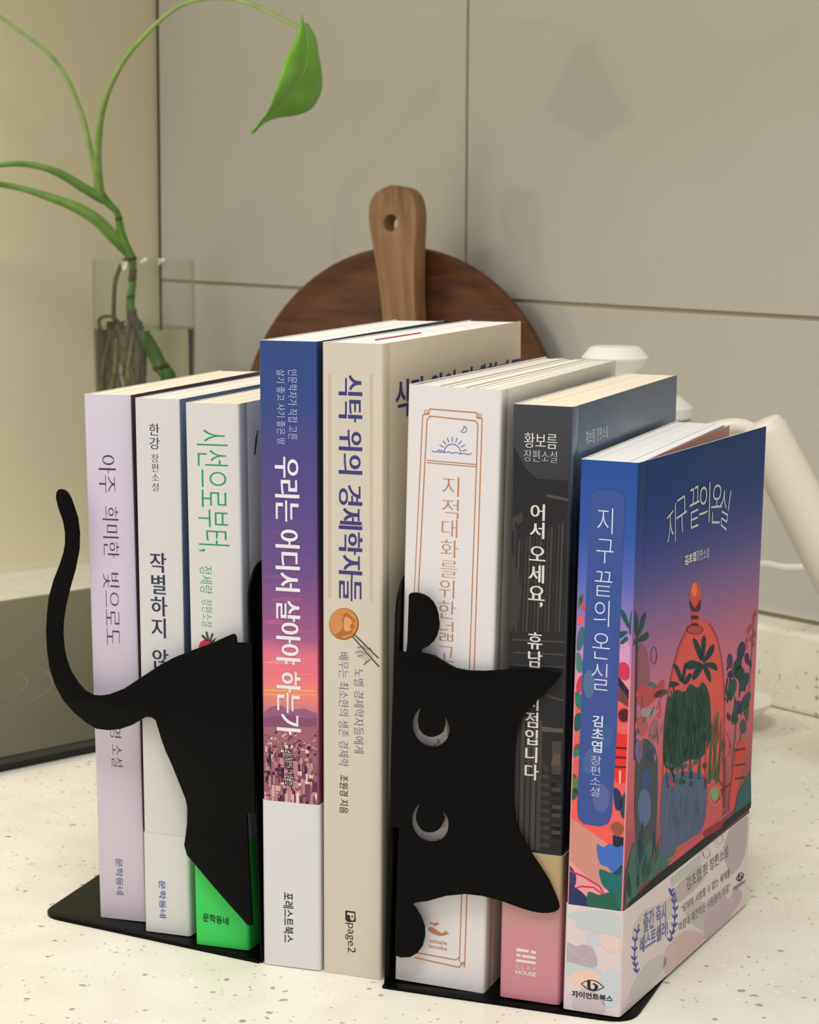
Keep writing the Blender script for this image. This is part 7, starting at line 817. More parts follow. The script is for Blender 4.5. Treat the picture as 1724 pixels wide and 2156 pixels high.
def tube(P, seg=12, n=4):
    """P = (x, y, z, radius)"""
    P = catmull(P, n) if n > 1 else P
    V, Fc = [], []; prev = None
    for i, p in enumerate(P):
        a = Vector(P[max(0, i - 1)][:3]); b = Vector(P[min(len(P) - 1, i + 1)][:3]); d = (b - a).normalized()
        u = d.orthogonal().normalized() if prev is None else (prev - d * prev.dot(d)).normalized()
        prev = u; q = d.cross(u)
        for k in range(seg):
            t = 2 * math.pi * k / seg
            V.append(tuple(Vector(p[:3]) + (u * math.cos(t) + q * math.sin(t)) * p[3]))
    for i in range(len(P) - 1):
        for k in range(seg):
            Fc.append((i * seg + k, i * seg + (k + 1) % seg, (i + 1) * seg + (k + 1) % seg, (i + 1) * seg + k))
    Fc.append(tuple(range(seg))[::-1]); Fc.append(tuple(range(len(V) - seg, len(V))))
    return V, Fc
def weld(o, d=1e-6):
    bm = bmesh.new(); bm.from_mesh(o.data); bmesh.ops.remove_doubles(bm, verts=bm.verts, dist=d); bmesh.ops.recalc_face_normals(bm, faces=bm.faces); bm.to_mesh(o.data); bm.free(); return o
def auto_smooth(o, ang=.7):
    bm = bmesh.new(); bm.from_mesh(o.data)
    for f in bm.faces: f.smooth = True
    for e in bm.edges:
        if len(e.link_faces) == 2: e.smooth = e.calc_face_angle(0) < ang
    bm.to_mesh(o.data); bm.free(); return o

# filled outline (with holes) -> flat mesh or slab, through a 2D curve
def fill(contours, extrude=0.0, bev=0.0, res=1):
    cu = bpy.data.curves.new('outline', 'CURVE'); cu.dimensions = '2D'; cu.fill_mode = 'BOTH' if extrude else 'FRONT'
    cu.extrude = extrude; cu.bevel_depth = bev; cu.bevel_resolution = res; cu.offset = -bev
    for c in contours:
        s = cu.splines.new('POLY'); s.points.add(len(c) - 1)
        for p, (x, y) in zip(s.points, c): p.co = (x, y, 0, 1)
        s.use_cyclic_u = True
    o = bpy.data.objects.new('outline', cu)
    me = bpy.data.meshes.new_from_object(o)
    bpy.data.objects.remove(o); bpy.data.curves.remove(cu)
    V = [tuple(v.co) for v in me.vertices]; Fc = [tuple(p.vertices) for p in me.polygons]
    bpy.data.meshes.remove(me)
    return V, Fc

# ------------------------------------------------------------------ lettering
def word(body):
    out, x = [], 0
    for ch in body:
        g = GLYPHS[ch]
        for c in g[1:]: out.append([((c[i] + x) / 1000, c[i + 1] / 1000) for i in range(0, len(c), 2)])
        x += g[0]
    return out

def area2(p): return sum(p[i][0] * p[(i + 1) % len(p)][1] - p[(i + 1) % len(p)][0] * p[i][1] for i in range(len(p)))
def stroke(cs, w, con):
    """weight w, and thin level strokes / heavy uprights for the book-face titles"""
    if not w and not con: return cs
    sg = 1 if sum(area2(c) for c in cs) > 0 else -1
    out = []
    for c in cs:
        n = len(c); E = []
        for i in range(n):
            dx, dy = c[(i + 1) % n][0] - c[i][0], c[(i + 1) % n][1] - c[i][1]; L = math.hypot(dx, dy) or 1
            nx, ny = sg * dy / L, -sg * dx / L
            E.append((nx, ny, (w if w > 0 else w * .75) - con * .42 * abs(ny) + con * .45 * abs(nx)))
        q = []
        for i in range(n):
            n1, n2 = E[i - 1], E[i]; det = n1[0] * n2[1] - n1[1] * n2[0]
            if abs(det) < .25:
                d = (n1[2] + n2[2]) / 2; vx, vy = (n1[0] + n2[0]) / 2 * d, (n1[1] + n2[1]) / 2 * d
            else:
                vx = (n1[2] * n2[1] - n2[2] * n1[1]) / det; vy = (n1[0] * n2[2] - n2[0] * n1[2]) / det
            m = math.hypot(vx, vy); lim = .09
            if m > lim: vx, vy = vx / m * lim, vy / m * lim
            q.append((c[i][0] + vx, c[i][1] + vy))
        out.append(q)
    return out
def layout(mode, body, w, con):
    cs = []
    if mode == 'v':
        y = 0
        for ch in body:
            if ch == ' ': y -= .45; continue
            cs += [[(px, py + y) for px, py in c] for c in stroke(word(ch), w, con)]
            y -= 1.0
    else:
        cs = stroke(word(body), w, con)
        if mode == 'r': cs = [[(py, -px) for px, py in c] for c in cs]
    return cs

FLARE = math.radians(6.6)
def place(book, plane, u, z, off):
    t = BOOK[book][4]
    if plane == 'S': return (u, -off, z)
    if book == 'blue':
        c, s = math.cos(FLARE), math.sin(FLARE)
        return (t + u * s + off * c, u * c - off * s, z)
    return (t + off, u, z)
def surf_off(parent, L): return .03 + .018 * L + (.35 if parent == 'paper_band' else 0)

# ------------------------------------------------------------------ room shell
CORNER = (-193.6, 1664.3)
PW, PL = math.radians(-50), math.radians(40)
dw = (math.cos(PW), math.sin(PW)); dl = (math.cos(PL), math.sin(PL))
def room(a, b):
    """a along the tiled wall from the corner, b out into the room along the left wall"""
    return (CORNER[0] + a * dw[0] - b * dl[0], CORNER[1] + a * dw[1] - b * dl[1])

m_counter = bpy.data.materials.new('speckled_solid_surface'); m_counter.use_nodes = True
def counter_mat(m):
    b = bsdf(m); tc = nd(m, 'ShaderNodeTexCoord')
    n1 = nd(m, 'ShaderNodeTexNoise'); n1.inputs['Scale'].default_value = 38; n1.inputs['Detail'].default_value = 1
    lk(m, tc.outputs['Object'], n1.inputs['Vector'])
    r0 = ramp(m, [(.3, (230, 224, 208)), (.7, (238, 233, 219))]); lk(m, n1.outputs[0], r0.inputs[0])
    cur = r0.outputs[0]
    nz = nd(m, 'ShaderNodeTexNoise'); nz.inputs['Scale'].default_value = 400; nz.inputs['Detail'].default_value = 0; lk(m, tc.outputs['Object'], nz.inputs['Vector'])
    for sc_, th, col, mx in ((380, .045, (96, 84, 66), .6), (640, .055, (132, 118, 92), .5), (520, .05, (248, 245, 236), .8)):
        mp = nd(m, 'ShaderNodeMapping'); mp.inputs['Location'].default_value = (sc_ * .013, sc_ * .007, 0)
        lk(m, tc.outputs['Object'], mp.inputs[0])
        ad = nd(m, 'ShaderNodeVectorMath', operation='MULTIPLY_ADD'); ad.inputs[1].default_value = (.0022,) * 3
        lk(m, nz.outputs['Color'], ad.inputs[0]); lk(m, mp.outputs[0], ad.inputs[2])
        vo = nd(m, 'ShaderNodeTexVoronoi'); vo.inputs['Scale'].default_value = sc_ * .62
        lk(m, ad.outputs[0], vo.inputs['Vector'])
        # size differs per cell
        sp = nd(m, 'ShaderNodeSeparateColor'); lk(m, vo.outputs['Color'], sp.inputs[0])
        ml = nd(m, 'ShaderNodeMath', operation='POWER'); ml.inputs[1].default_value = 6.5; lk(m, sp.outputs[0], ml.inputs[0])
        mm = nd(m, 'ShaderNodeMath', operation='MULTIPLY'); mm.inputs[1].default_value = .34; lk(m, ml.outputs[0], mm.inputs[0])
        lt = nd(m, 'ShaderNodeMath', operation='LESS_THAN'); lk(m, vo.outputs['Distance'], lt.inputs[0]); lk(m, mm.outputs[0], lt.inputs[1])
        ff = nd(m, 'ShaderNodeMath', operation='MULTIPLY'); ff.inputs[1].default_value = mx; lk(m, lt.outputs[0], ff.inputs[0])
        mi = nd(m, 'ShaderNodeMix', data_type='RGBA'); lk(m, ff.outputs[0], mi.inputs[0]); lk(m, cur, mi.inputs[6]); mi.inputs[7].default_value = (*lin(col), 1)
        cur = mi.outputs[2]
    lk(m, cur, b.inputs['Base Color']); b.inputs['Roughness'].default_value = .38; b.inputs['Specular IOR Level'].default_value = .35
counter_mat(m_counter)

struct(obj('floor', *prism([room(-40, -40), room(-40, 1700), room(1500, 1700), room(1500, -40)], -30, 0), m_counter))['label'] = 'speckled cream solid-surface kitchen counter the books stand on'
# upstand along the tiled wall
v, f = prism([room(0, 26), room(1400, 26), room(1400, 0), room(0, 0)][::-1], 0, 45)
o = struct(bevel(obj('trim_1', v, f, m_counter), 3, 3)); o['label'] = 'low speckled upstand at the foot of the tiled wall'
# left wall
m_cream = mat((228, 220, 187), .6, .3)
v, f = prism([room(0, 0), room(0, 1700), room(-30, 1700), room(-30, 0)], 0, 1500)
struct(obj('wall_left', v, f, m_cream))['label'] = 'plain cream wall beside the hob'
v, f = prism([room(0, 12), room(0, 1700), room(5, 1700), room(5, 12)], .05, 4)
struct(obj('trim_2', v, f, mat((226, 220, 196), .4)))['label'] = 'thin sealant strip at the foot of the cream wall'
# tiled wall: grout backing and separate tiles
m_grout = mat((166, 154, 128), .85, .2)
m_tile = bpy.data.materials.new('satin_tile'); m_tile.use_nodes = True
def tile_mat(m):
    b = bsdf(m); tc = nd(m, 'ShaderNodeTexCoord'); n = nd(m, 'ShaderNodeTexNoise'); n.inputs['Scale'].default_value = 6; n.inputs['Detail'].default_value = 2
    lk(m, tc.outputs['Object'], n.inputs['Vector'])
    r = ramp(m, [(.35, (190, 186, 180)), (.65, (195, 191, 185))]); lk(m, n.outputs[0], r.inputs[0]); lk(m, r.outputs[0], b.inputs['Base Color'])
    b.inputs['Roughness'].default_value = .1; b.inputs['Specular IOR Level'].default_value = .6
    n2 = nd(m, 'ShaderNodeTexNoise'); n2.inputs['Scale'].default_value = 14; lk(m, tc.outputs['Object'], n2.inputs['Vector'])
    bu = nd(m, 'ShaderNodeBump'); bu.inputs['Strength'].default_value = .02; bu.inputs['Distance'].default_value = .005
    lk(m, n2.outputs[0], bu.inputs['Height']); lk(m, bu.outputs[0], b.inputs['Normal'])
tile_mat(m_tile)
v, f = prism([room(-40, 0), room(1450, 0), room(1450, -30), room(-40, -30)], 0, 1500)
wb = struct(obj('wall_back', v, f, m_grout)); wb['label'] = 'pale satin tiled wall behind the plant, tray and kettle'
TW, TH, G = 600.0, 300.0, 2.2
for row, z0 in enumerate((213.5 - 300 , 213.5, 213.5 + 300, 213.5 + 600, 213.5 + 900)):
    for k in range(-1, 2):
        a0 = 357.7 + (k) * TW; a1 = a0 + TW
        a0 = max(a0, 2.5); a1 = min(a1, 1448)
        za = max(z0, 45.6)
        zb = min(z0 + TH, 1498)
        v, f = prism([room(a0 + G / 2, 1.6), room(a1 - G / 2, 1.6), room(a1 - G / 2, -2), room(a0 + G / 2, -2)], za + G / 2, zb - G / 2)
        bevel(obj('tile', v, f, m_tile, wb), .7, 2)
# dark strip down the corner
v, f = prism([room(.2, .2), room(2.6, .2), room(2.6, 1.2), room(.2, 1.2)], 46, 1490)
struct(obj('trim_3', v, f, mat((74, 70, 66), .9, .1)))['label'] = 'dark strip down the corner between cream wall and tiles'

# unseen wall cupboard, added out of frame to shade the tiles
v, f = prism([room(2, 2), room(1400, 2), room(1400, 330), room(2, 330)], 640, 1300)
o = struct(bevel(obj('shade_cupboard', v, f, mat((214, 208, 196), .5)), 2)); o['label'] = 'unseen pale wall cupboard added over the tiles to shade them'

# ------------------------------------------------------------------ hob
HY = math.radians(44)
hx = (math.cos(HY), math.sin(HY)); hy = (-math.sin(HY), math.cos(HY))
def hobp(u, d): return (-197.6 + u * hx[0] + d * hy[0], 1007.8 + u * hx[1] + d * hy[1])
hob = tag(empty('glass_hob', (*hobp(0, 170), 0)), 'black glass hob set on the counter, left of the books', 'hob')
m_hobg = mat((26, 26, 24), .09, .6)
def hpoly(u0, u1, d0, d1, r=8, n=5):
    P = []
    for cx, cy, a0 in ((u1 - r, d1 - r, 0), (u0 + r, d1 - r, 90), (u0 + r, d0 + r, 180), (u1 - r, d0 + r, 270)):
        for k in range(n + 1):
            a = math.radians(a0 + 90 * k / n); P.append((cx + r * math.cos(a), cy + r * math.sin(a)))
    return P
ho = hobp(0, 170)
def hrel(P): return [(hobp(u, d)[0] - ho[0], hobp(u, d)[1] - ho[1]) for u, d in P]
v, f = prism(hrel(hpoly(-620, 325, 3, 344)), .3, 4.2)
obj('base_tray', v, f, mat((16, 16, 17), .4), hob)
v, f = prism(hrel(hpoly(-623, 328, 0, 347)), 4.2, 8.0)
bevel(obj('glass_top', v, f, m_hobg, hob), .9, 2)
m_ring = mat((104, 100, 88), .3)
for cx, cy, r in ((-289.6, 1159.2, 91.1), (-279.5, 1160.9, 67)):
    V, Fc = [], []
    for i in range(96):
        a = 2 * math.pi * i / 96
        V += [(cx - ho[0] + (r - .35) * math.cos(a), cy - ho[1] + (r - .35) * math.sin(a), 8.03), (cx - ho[0] + (r + .35) * math.cos(a), cy - ho[1] + (r + .35) * math.sin(a), 8.03)]
    for i in range(96):
        j = (i + 1) % 96; Fc.append((2 * i, 2 * i + 1, 2 * j + 1, 2 * j))
    obj('zone_ring', V, Fc, m_ring, hob)

# ------------------------------------------------------------------ books
m_page = bpy.data.materials.new('page_edges'); m_page.use_nodes = True
def page_mat(m, dark, light, lines):
    b = bsdf(m); tc = nd(m, 'ShaderNodeTexCoord'); mp = nd(m, 'ShaderNodeMapping'); mp.inputs['Scale'].default_value = (lines, 6, 6)
    n = nd(m, 'ShaderNodeTexNoise'); n.inputs['Scale'].default_value = 1; n.inputs['Detail'].default_value = 2
    lk(m, tc.outputs['Object'], mp.inputs[0]); lk(m, mp.outputs[0], n.inputs['Vector'])
    r = ramp(m, [(.3, dark), (.62, light)]); lk(m, n.outputs[0], r.inputs[0]); lk(m, r.outputs[0], b.inputs['Base Color'])
    b.inputs['Roughness'].default_value = .8; b.inputs['Specular IOR Level'].default_value = .2
page_mat(m_page, (222, 213, 198), (240, 234, 222), 3200)
m_page_cream = bpy.data.materials.new('page_edges_cream'); m_page_cream.use_nodes = True
page_mat(m_page_cream, (226, 212, 186), (238, 226, 204), 3200)
m_page_white = bpy.data.materials.new('page_edges_white'); m_page_white.use_nodes = True
page_mat(m_page_white, (224, 220, 214), (242, 240, 236), 3200)

def profile(book, out=0.0, crease=True):
    x, y, yaw, lean, t, H, D = BOOK[book]
    tp = {'w4': 2.2, 'blue': 0}.get(book, .3); r = 1.1
    P = [('B', tp, D), ('B', tp * .5, D * .5), ('B', 0, 8.2)]
    if crease: P += [('B', .3, 7.4), ('B', 0, 6.6)]
    for k in range(5):
        a = math.radians(180 + 22.5 * k); P.append(('B' if k < 2 else 'S', r + r * math.cos(a), r + r * math.sin(a)))
    for k in range(1, 6): P.append(('S', r + (t - 2 * r) * k / 6, 0))
    for k in range(5):
        a = math.radians(270 + 22.5 * k); P.append(('S' if k < 2 else 'F', t - r + r * math.cos(a), r + r * math.sin(a)))
    if crease: P += [('F', t, 6.6), ('F', t - .3, 7.4), ('F', t, 8.2)]
    else: P += [('F', t, 8.2)]
    P += [('F', t - tp * .5, D * .5), ('F', t - tp, D)]
    if book == 'blue':
        c, s = math.cos(FLARE), math.sin(FLARE)
        P = [(q, px + (py * s if q == 'F' and py > 1.5 else 0) - 0, py * (c if q == 'F' and py > 1.5 else 1)) for q, px, py in P]
    if out:
        Q = []
        for i, (q, px, py) in enumerate(P):
            a = P[max(0, i - 1)]; b = P[min(len(P) - 1, i + 1)]; dx, dy = b[1] - a[1], b[2] - a[2]; L = math.hypot(dx, dy)
            Q.append((q, px + dy / L * out, py - dx / L * out))
        P = Q
    return P
def shell(name, book, P, th, z0, z1, mats, parent, zf=None):
    n = len(P); I = []
    for i, (q, px, py) in enumerate(P):
        a = P[max(0, i - 1)]; b = P[min(n - 1, i + 1)]; dx, dy = b[1] - a[1], b[2] - a[2]; L = math.hypot(dx, dy)
        I.append((px - dy / L * th, py + dx / L * th))
    V = [(p[1], p[2], z0) for p in P] + [(p[1], p[2], z1) for p in P] + [(a, b, z0) for a, b in I] + [(a, b, z1) for a, b in I]
    Fc, ix = [], []; reg = {'S': 0, 'F': 1, 'B': 2}
    for i in range(n - 1):
        Fc.append((i, i + 1, n + i + 1, n + i)); ix.append(reg[P[i + 1][0]] if P[i][0] == P[i + 1][0] else 0)
        Fc.append((2 * n + i + 1, 2 * n + i, 3 * n + i, 3 * n + i + 1)); ix.append(3)
        Fc.append((n + i, n + i + 1, 3 * n + i + 1, 3 * n + i)); ix.append(3)
        Fc.append((i + 1, i, 2 * n + i, 2 * n + i + 1)); ix.append(3)
    for i in (0, n - 1):
        Fc.append((i, n + i, 3 * n + i, 2 * n + i)); ix.append(3)
    o = obj(name, V, Fc, mats, parent, ix)
    bm = bmesh.new(); bm.from_mesh(o.data); bmesh.ops.recalc_face_normals(bm, faces=bm.faces)
    for fc in bm.faces:
        if abs(fc.normal.z) < .5: fc.smooth = True
    for e in bm.edges:
        if len(e.link_faces) == 2 and e.calc_face_angle(0) > .6: e.smooth = False
    bm.to_mesh(o.data); bm.free()
    return o

white_in = mat((232, 228, 220), .7, .2)
Z = {k: BOOK[k][5] for k in BOOK}
COVER = {
 'lav': [zgrad('lavender_cover', Z['lav'], [(0, (204, 192, 204)), (60, (208, 196, 208)), (130, (212, 199, 216)), (160, (214, 199, 220)), (202, (212, 205, 218))], .6, .3)] + [mat((96, 78, 92), .5), mat((206, 194, 204), .5), white_in],
 'w2': [zgrad('white_cover', Z['w2'], [(0, (212, 209, 207)), (202, (215, 211, 211))], .55, .35), zgrad('blue_grey_cover', Z['w2'], [(40, (176, 186, 200)), (70, (110, 128, 160)), (100, (74, 86, 124)), (150, (84, 106, 138)), (202, (98, 124, 154))], .4), mat((70, 62, 76), .5), white_in],
 'w3': [mat((216, 212, 210), .5), mat((206, 204, 210), .5), mat((214, 210, 208), .5), white_in],
 'navy': [zgrad('sunset_cover', Z['navy'], [(60, (128, 78, 108)), (88, (150, 92, 122)), (94, (196, 112, 134)), (102, (240, 132, 116)), (108, (232, 116, 130)), (116, (222, 110, 134)), (122, (158, 86, 134)), (146, (104, 74, 132)), (170, (86, 68, 132)), (192, (70, 66, 130)), (205, (48, 68, 132)), (227, (40, 68, 128))], .4, .4), zgrad('navy_side', Z['navy'], [(60, (120, 60, 80)), (110, (150, 60, 90)), (150, (60, 44, 90)), (227, (36, 56, 110))], .4), mat((44, 60, 116), .4), white_in],
 'beige': [mat((208, 198, 183), .6, .3), mat((216, 204, 180), .6, .3), mat((210, 200, 184), .6), white_in],
 'w4': [mat((224, 219, 219), .5), mat((232, 226, 214), .5), mat((224, 218, 212), .5), white_in],
 'dark': [zgrad('charcoal_cover', Z['dark'], [(50, (40, 38, 42)), (120, (44, 42, 45)), (175, (50, 49, 54)), (207, (62, 63, 70))], .4, .3), zgrad('slate_cover', Z['dark'], [(50, (42, 34, 34)), (150, (34, 36, 44)), (172, (46, 66, 88)), (186, (112, 128, 146)), (196, (92, 112, 132)), (207, (76, 92, 112))], .3, .35), mat((54, 52, 56), .4), white_in],
 'blue': [zgrad('night_blue_spine', Z['blue'], [(36, (232, 150, 150)), (112, (236, 150, 164)), (124, (200, 140, 184)), (138, (140, 120, 190)), (150, (88, 100, 182)), (165, (50, 84, 164)), (190, (32, 78, 152))], .36, .25), zgrad('night_blue_front', Z['blue'], [(36, (110, 66, 78)), (80, (206, 104, 114)), (105, (206, 118, 136)), (120, (178, 114, 144)), (134, (138, 106, 150)), (148, (92, 88, 142)), (160, (62, 74, 134)), (174, (40, 64, 116)), (190, (34, 62, 108))], .5, .08), mat((60, 70, 130), .4), white_in],
}
PAGES = {'lav': (m_page_cream, 3), 'w2': (m_page, 4), 'w3': (m_page_cream, 3), 'navy': (m_page_white, 7), 'beige': (m_page_white, 5), 'w4': (m_page, 14), 'dark': (m_page_cream, 3), 'blue': (m_page_white, 5)}
BANDM = {
 'w2': ([mat((215, 213, 211), .3, .4)] * 3 + [white_in], 38.7),
 'w3': ([mat((48, 206, 84), .38, .45)] * 3 + [white_in], 41.5),
 'navy': ([mat((216, 214, 217), .3, .4)] * 3 + [white_in], 61.8),
 'dark': ([zgrad('rose_band', Z['dark'], [(0, (206, 134, 148)), (22, (202, 136, 146)), (34, (196, 142, 136)), (44, (186, 158, 112)), (54, (178, 158, 112))], .3, .45)] * 3 + [white_in], 53.4),
 'blue': ([mat((220, 206, 206), .4, .4)] * 2 + [mat((214, 206, 204), .4), white_in], 37.6),
}
LABEL = {
 'lav': ('paperback_book', 'pale lavender paperback at the far left of the row, behind the black cat tail'),
 'w2': ('paperback_book', 'thin white paperback with stacked dark lettering and a plain white paper band'),
 'w3': ('paperback_book', 'white paperback with green handwritten title and bright green paper band'),
 'navy': ('paperback_book', 'tall paperback with navy to pink sunset city spine and white paper band'),
 'beige': ('paperback_book', 'tall beige paperback with dark blue title and a bronze coin on the spine'),
 'w4': ('paperback_book', 'thick white paperback with copper frame and rising sun, behind the cat face'),
 'dark': ('paperback_book', 'charcoal paperback with white stacked title and rose paper band'),
 'blue': ('paperback_book', 'blue and coral illustrated paperback at the right end with pastel paper band'),
}
ROOT, PART = {}, {}
rnd = random.Random(3)
for bk, (x, y, yaw, lean, t, H, D) in BOOK.items():
    z0 = 0.06 if bk in ('navy', 'beige') else 1.5
    nm, lb = LABEL[bk]
    root = tag(empty(nm, (x, y, z0), (0, -lean, yaw)), lb, 'book', 'books held between the cat bookends')
    ROOT[bk] = root
    PART[bk, 'cover'] = shell('cover', bk, profile(bk), .35, 0, H, COVER[bk], root)
    # page block: signatures with their own small height differences
    pm, ns = PAGES[bk]; parts = []; tp = {'w4': 2.2, 'blue': .2}.get(bk, .3)
    xa, xb = .42, t - .42
    for k in range(ns):
        a, b = xa + (xb - xa) * k / ns, xa + (xb - xa) * (k + 1) / ns
        g = .05 if ns < 8 else .16
        sh = lambda q, yy: q + (tp if q < t / 2 else -tp) * (abs(q - t / 2) / (t / 2)) * yy / D
        h = H - .25 - rnd.random() * (.15 if ns < 8 else .5)
        q = [(sh(a + g, .8), .8), (sh(b - g, .8), .8), (sh(b - g, D), D - .8 - rnd.random() * .4), (sh(a + g, D), D - .8 - rnd.random() * .4)]
        parts.append(prism(q, .25, h))
    PART[bk, 'page_block'] = obj('page_block', *join(parts), pm, root)
    if bk in BANDM:
        mats, zb = BANDM[bk]
        PART[bk, 'paper_band'] = shell('paper_band', bk, profile(bk, .35, False), .2, .15, zb, mats, root)

# page divider showing red on top of the beige book
v, f = box(11.3, 11.7, 21, 66, BOOK['beige'][5] - 3, BOOK['beige'][5] + .05)
obj('red_page_marker', v, f, mat((196, 52, 52), .6), ROOT['beige'])
# loose fly leaf behind the flared blue cover
t_, H_, D_ = BOOK['blue'][4:]
v, f = prism([(t_ - .4, 12), (t_ - .25, 12), (t_ + 1.5, D_ - 1.5), (t_ + 1.35, D_ - 1.5)], .4, H_ - .4)
obj('end_paper', v, f, mat((206, 150, 140), .6), ROOT['blue'])

# flat printed art
GLOSS = {'lav': .6, 'w2': .5, 'w3': .5, 'navy': .4, 'beige': .6, 'w4': .5, 'dark': .34, 'blue': .3}
groups = {}
for bk, pl, par, nm, col, pts, L, sm in POLYS:
    if sm: pts = catmull([tuple(p) for p in pts], 3, True)
    t = BOOK[bk][4]
    zlo = 0.4 if par == 'paper_band' else (BANDM[bk][1] - 2 if bk in BANDM else .4)
    zhi = BANDM[bk][1] - .2 if par == 'paper_band' else BOOK[bk][5] - .3
    q = []
    for u, z in pts:
        u = min(max(u, .7), t - .7) if pl == 'S' else max(u, 1.2)
        q.append((u, min(max(z, zlo), zhi)))
    groups.setdefault((bk, pl, par, nm), []).append((col, q, L))
# city under the sunset, drawn as many small blocks
rs = random.Random(11)
cols = [(95, 50, 78), (120, 66, 88), (182, 128, 138), (212, 170, 168), (78, 40, 66), (150, 92, 102), (232, 200, 192), (104, 60, 86), (60, 32, 56), (196, 140, 140)]
for row, (za, zb, wa, ha, n) in enumerate(((88, 83, 1.0, .8, 70), (84, 77, 1.4, 2.2, 90), (78, 69, 1.9, 4.4, 100), (71, 62, 2.3, 6.5, 90))):
    for k in range(n):
        u = rs.uniform(.7, 20.6); z = rs.uniform(zb, za); ww = rs.uniform(.3, wa); hh = rs.uniform(.4, ha)
        zl = max(z - hh, 60.0); u1 = min(u + ww, BOOK['navy'][4] - .7)
        groups.setdefault(('navy', 'S', 'cover', 'skyline_illustration'), []).append((list(rs.choice(cols)), [(u, zl), (u1, zl), (u1, z), (u, z)], 3.2 + (row * 90 + k) * .008))
# fine foliage strokes inside the printed glass dome and around it
fr_ = random.Random(21)
def blade(u, z, ln, wd, ang):
    c, s_ = math.cos(math.radians(ang)), math.sin(math.radians(ang))
    return [(u + x * c - y * s_, z + x * s_ + y * c) for x, y in ((0, 0), (ln * .45, -wd / 2), (ln, 0), (ln * .45, wd / 2))]
def strew(n, ur, zr, slope, ln, wd, ang, cols, L):
    for k in range(n):
        u = fr_.uniform(*ur); z = fr_.uniform(*zr) + slope * (u - ur[0])
        groups[('blue', 'F', 'cover', 'front_illustration')].append((list(fr_.choice(cols)), blade(u, z, fr_.uniform(*ln), fr_.uniform(*wd), fr_.uniform(*ang)), L + .004 * k))
strew(150, (35, 78), (78, 98), -.09, (4, 9), (.7, 1.5), (70, 112), [(28, 54, 52), (44, 80, 68), (22, 42, 46), (54, 92, 74), (36, 66, 60)], 7)
strew(60, (36, 80), (48, 62), -.12, (5, 11), (.5, 1.0), (65, 115), [(70, 104, 118), (98, 112, 146), (62, 84, 108), (76, 110, 98), (110, 120, 150)], 8)
strew(26, (84, 100), (62, 78), -.2, (6, 15), (.9, 1.8), (72, 108), [(56, 92, 60), (40, 76, 64), (84, 104, 58), (150, 66, 58)], 8)
strew(40, (98, 129), (80, 104), -.1, (2.5, 5.5), (1.4, 2.8), (20, 160), [(36, 66, 66), (54, 52, 92), (44, 80, 72), (30, 52, 60)], 6)
strew(24, (8, 30), (42, 62), -.3, (5, 12), (1.0, 2.2), (55, 120), [(54, 92, 86), (66, 108, 98), (44, 74, 76), (40, 56, 84)], 7)
strew(30, (8, 30), (84, 108), -.1, (2, 6), (.8, 2.2), (0, 180), [(150, 96, 106), (120, 84, 104), (196, 92, 92), (84, 104, 110)], 5)
for (bk, pl, par, nm), items in groups.items():
    V, Fc, ix, ms, mi = [], [], [], [], {}
    for col, q, L in items:
        key = tuple(col)
        if key not in mi: mi[key] = len(ms); ms.append(mat(col, .5 if pl == 'F' else GLOSS[bk], .08 if pl == 'F' else .22))
        k = len(V)
        A = area2(q); qq = q if A > 0 else q[::-1]
        V += [place(bk, pl, u, z, surf_off(par, L)) for u, z in qq]
        Fc.append(tuple(range(k, k + len(qq)))); ix.append(mi[key])
    obj(nm.split('#')[0], V, Fc, ms, PART[bk, par], ix)
# lettering
for bk, pl, par, nm, mode, body, bb, col, wgt, con, L in TEXTS:
    cs = layout(mode, body, wgt, con)
    xs = [p[0] for c in cs for p in c]; ys = [p[1] for c in cs for p in c]
    x0, x1, y0, y1 = min(xs), max(xs), min(ys), max(ys)
    out = []
    for c in cs:
        q = []
        for px, py in c:
            s, r = (px - x0) / (x1 - x0), (py - y0) / (y1 - y0)
            if isinstance(bb[0], list):
                TL, TR, BR, BL = bb
                q.append(tuple((1 - r) * ((1 - s) * BL[i] + s * BR[i]) + r * ((1 - s) * TL[i] + s * TR[i]) for i in (0, 1)))
            else: q.append((bb[0] + s * (bb[2] - bb[0]), bb[1] + r * (bb[3] - bb[1])))
        out.append(q)
    V, Fc = fill(out)
    V = [place(bk, pl, u, z, surf_off(par, L)) for u, z, _ in V]
    obj(nm, V, Fc, mat(col, GLOSS[bk], .3), PART[bk, par])

# ------------------------------------------------------------------ cat bookends
m_black = bpy.data.materials.new('black_powder_coat'); m_black.use_nodes = True
def black_mat(m):
    b = bsdf(m); b.inputs['Base Color'].default_value = (*lin((6, 6, 5.5)), 1); b.inputs['Roughness'].default_value = .38; b.inputs['Specular IOR Level'].default_value = .08
    tc = nd(m, 'ShaderNodeTexCoord'); n = nd(m, 'ShaderNodeTexNoise'); n.inputs['Scale'].default_value = 1400; lk(m, tc.outputs['Object'], n.inputs['Vector'])
    bu = nd(m, 'ShaderNodeBump'); bu.inputs['Strength'].default_value = .12; bu.inputs['Distance'].default_value = .0003
    lk(m, n.outputs[0], bu.inputs['Height']); lk(m, bu.outputs[0], b.inputs['Normal'])
black_mat(m_black)
AX = (math.cos(YM), math.sin(YM)); AY = (-math.sin(YM), math.cos(YM))
def sd(s, d): return (s * AX[0] + d * AY[0], s * AX[1] + d * AY[1])
def slab(contours, th, bev=.25):
    """outline in (u, z) -> plate standing in the local x-z plane, front face at y = 0"""
    V, Fc = fill(contours, th / 2 - bev, bev, 2)
    return [(x, y_ + th / 2, z) for x, z, y_ in [(a, b, -c) for a, b, c in V]], Fc
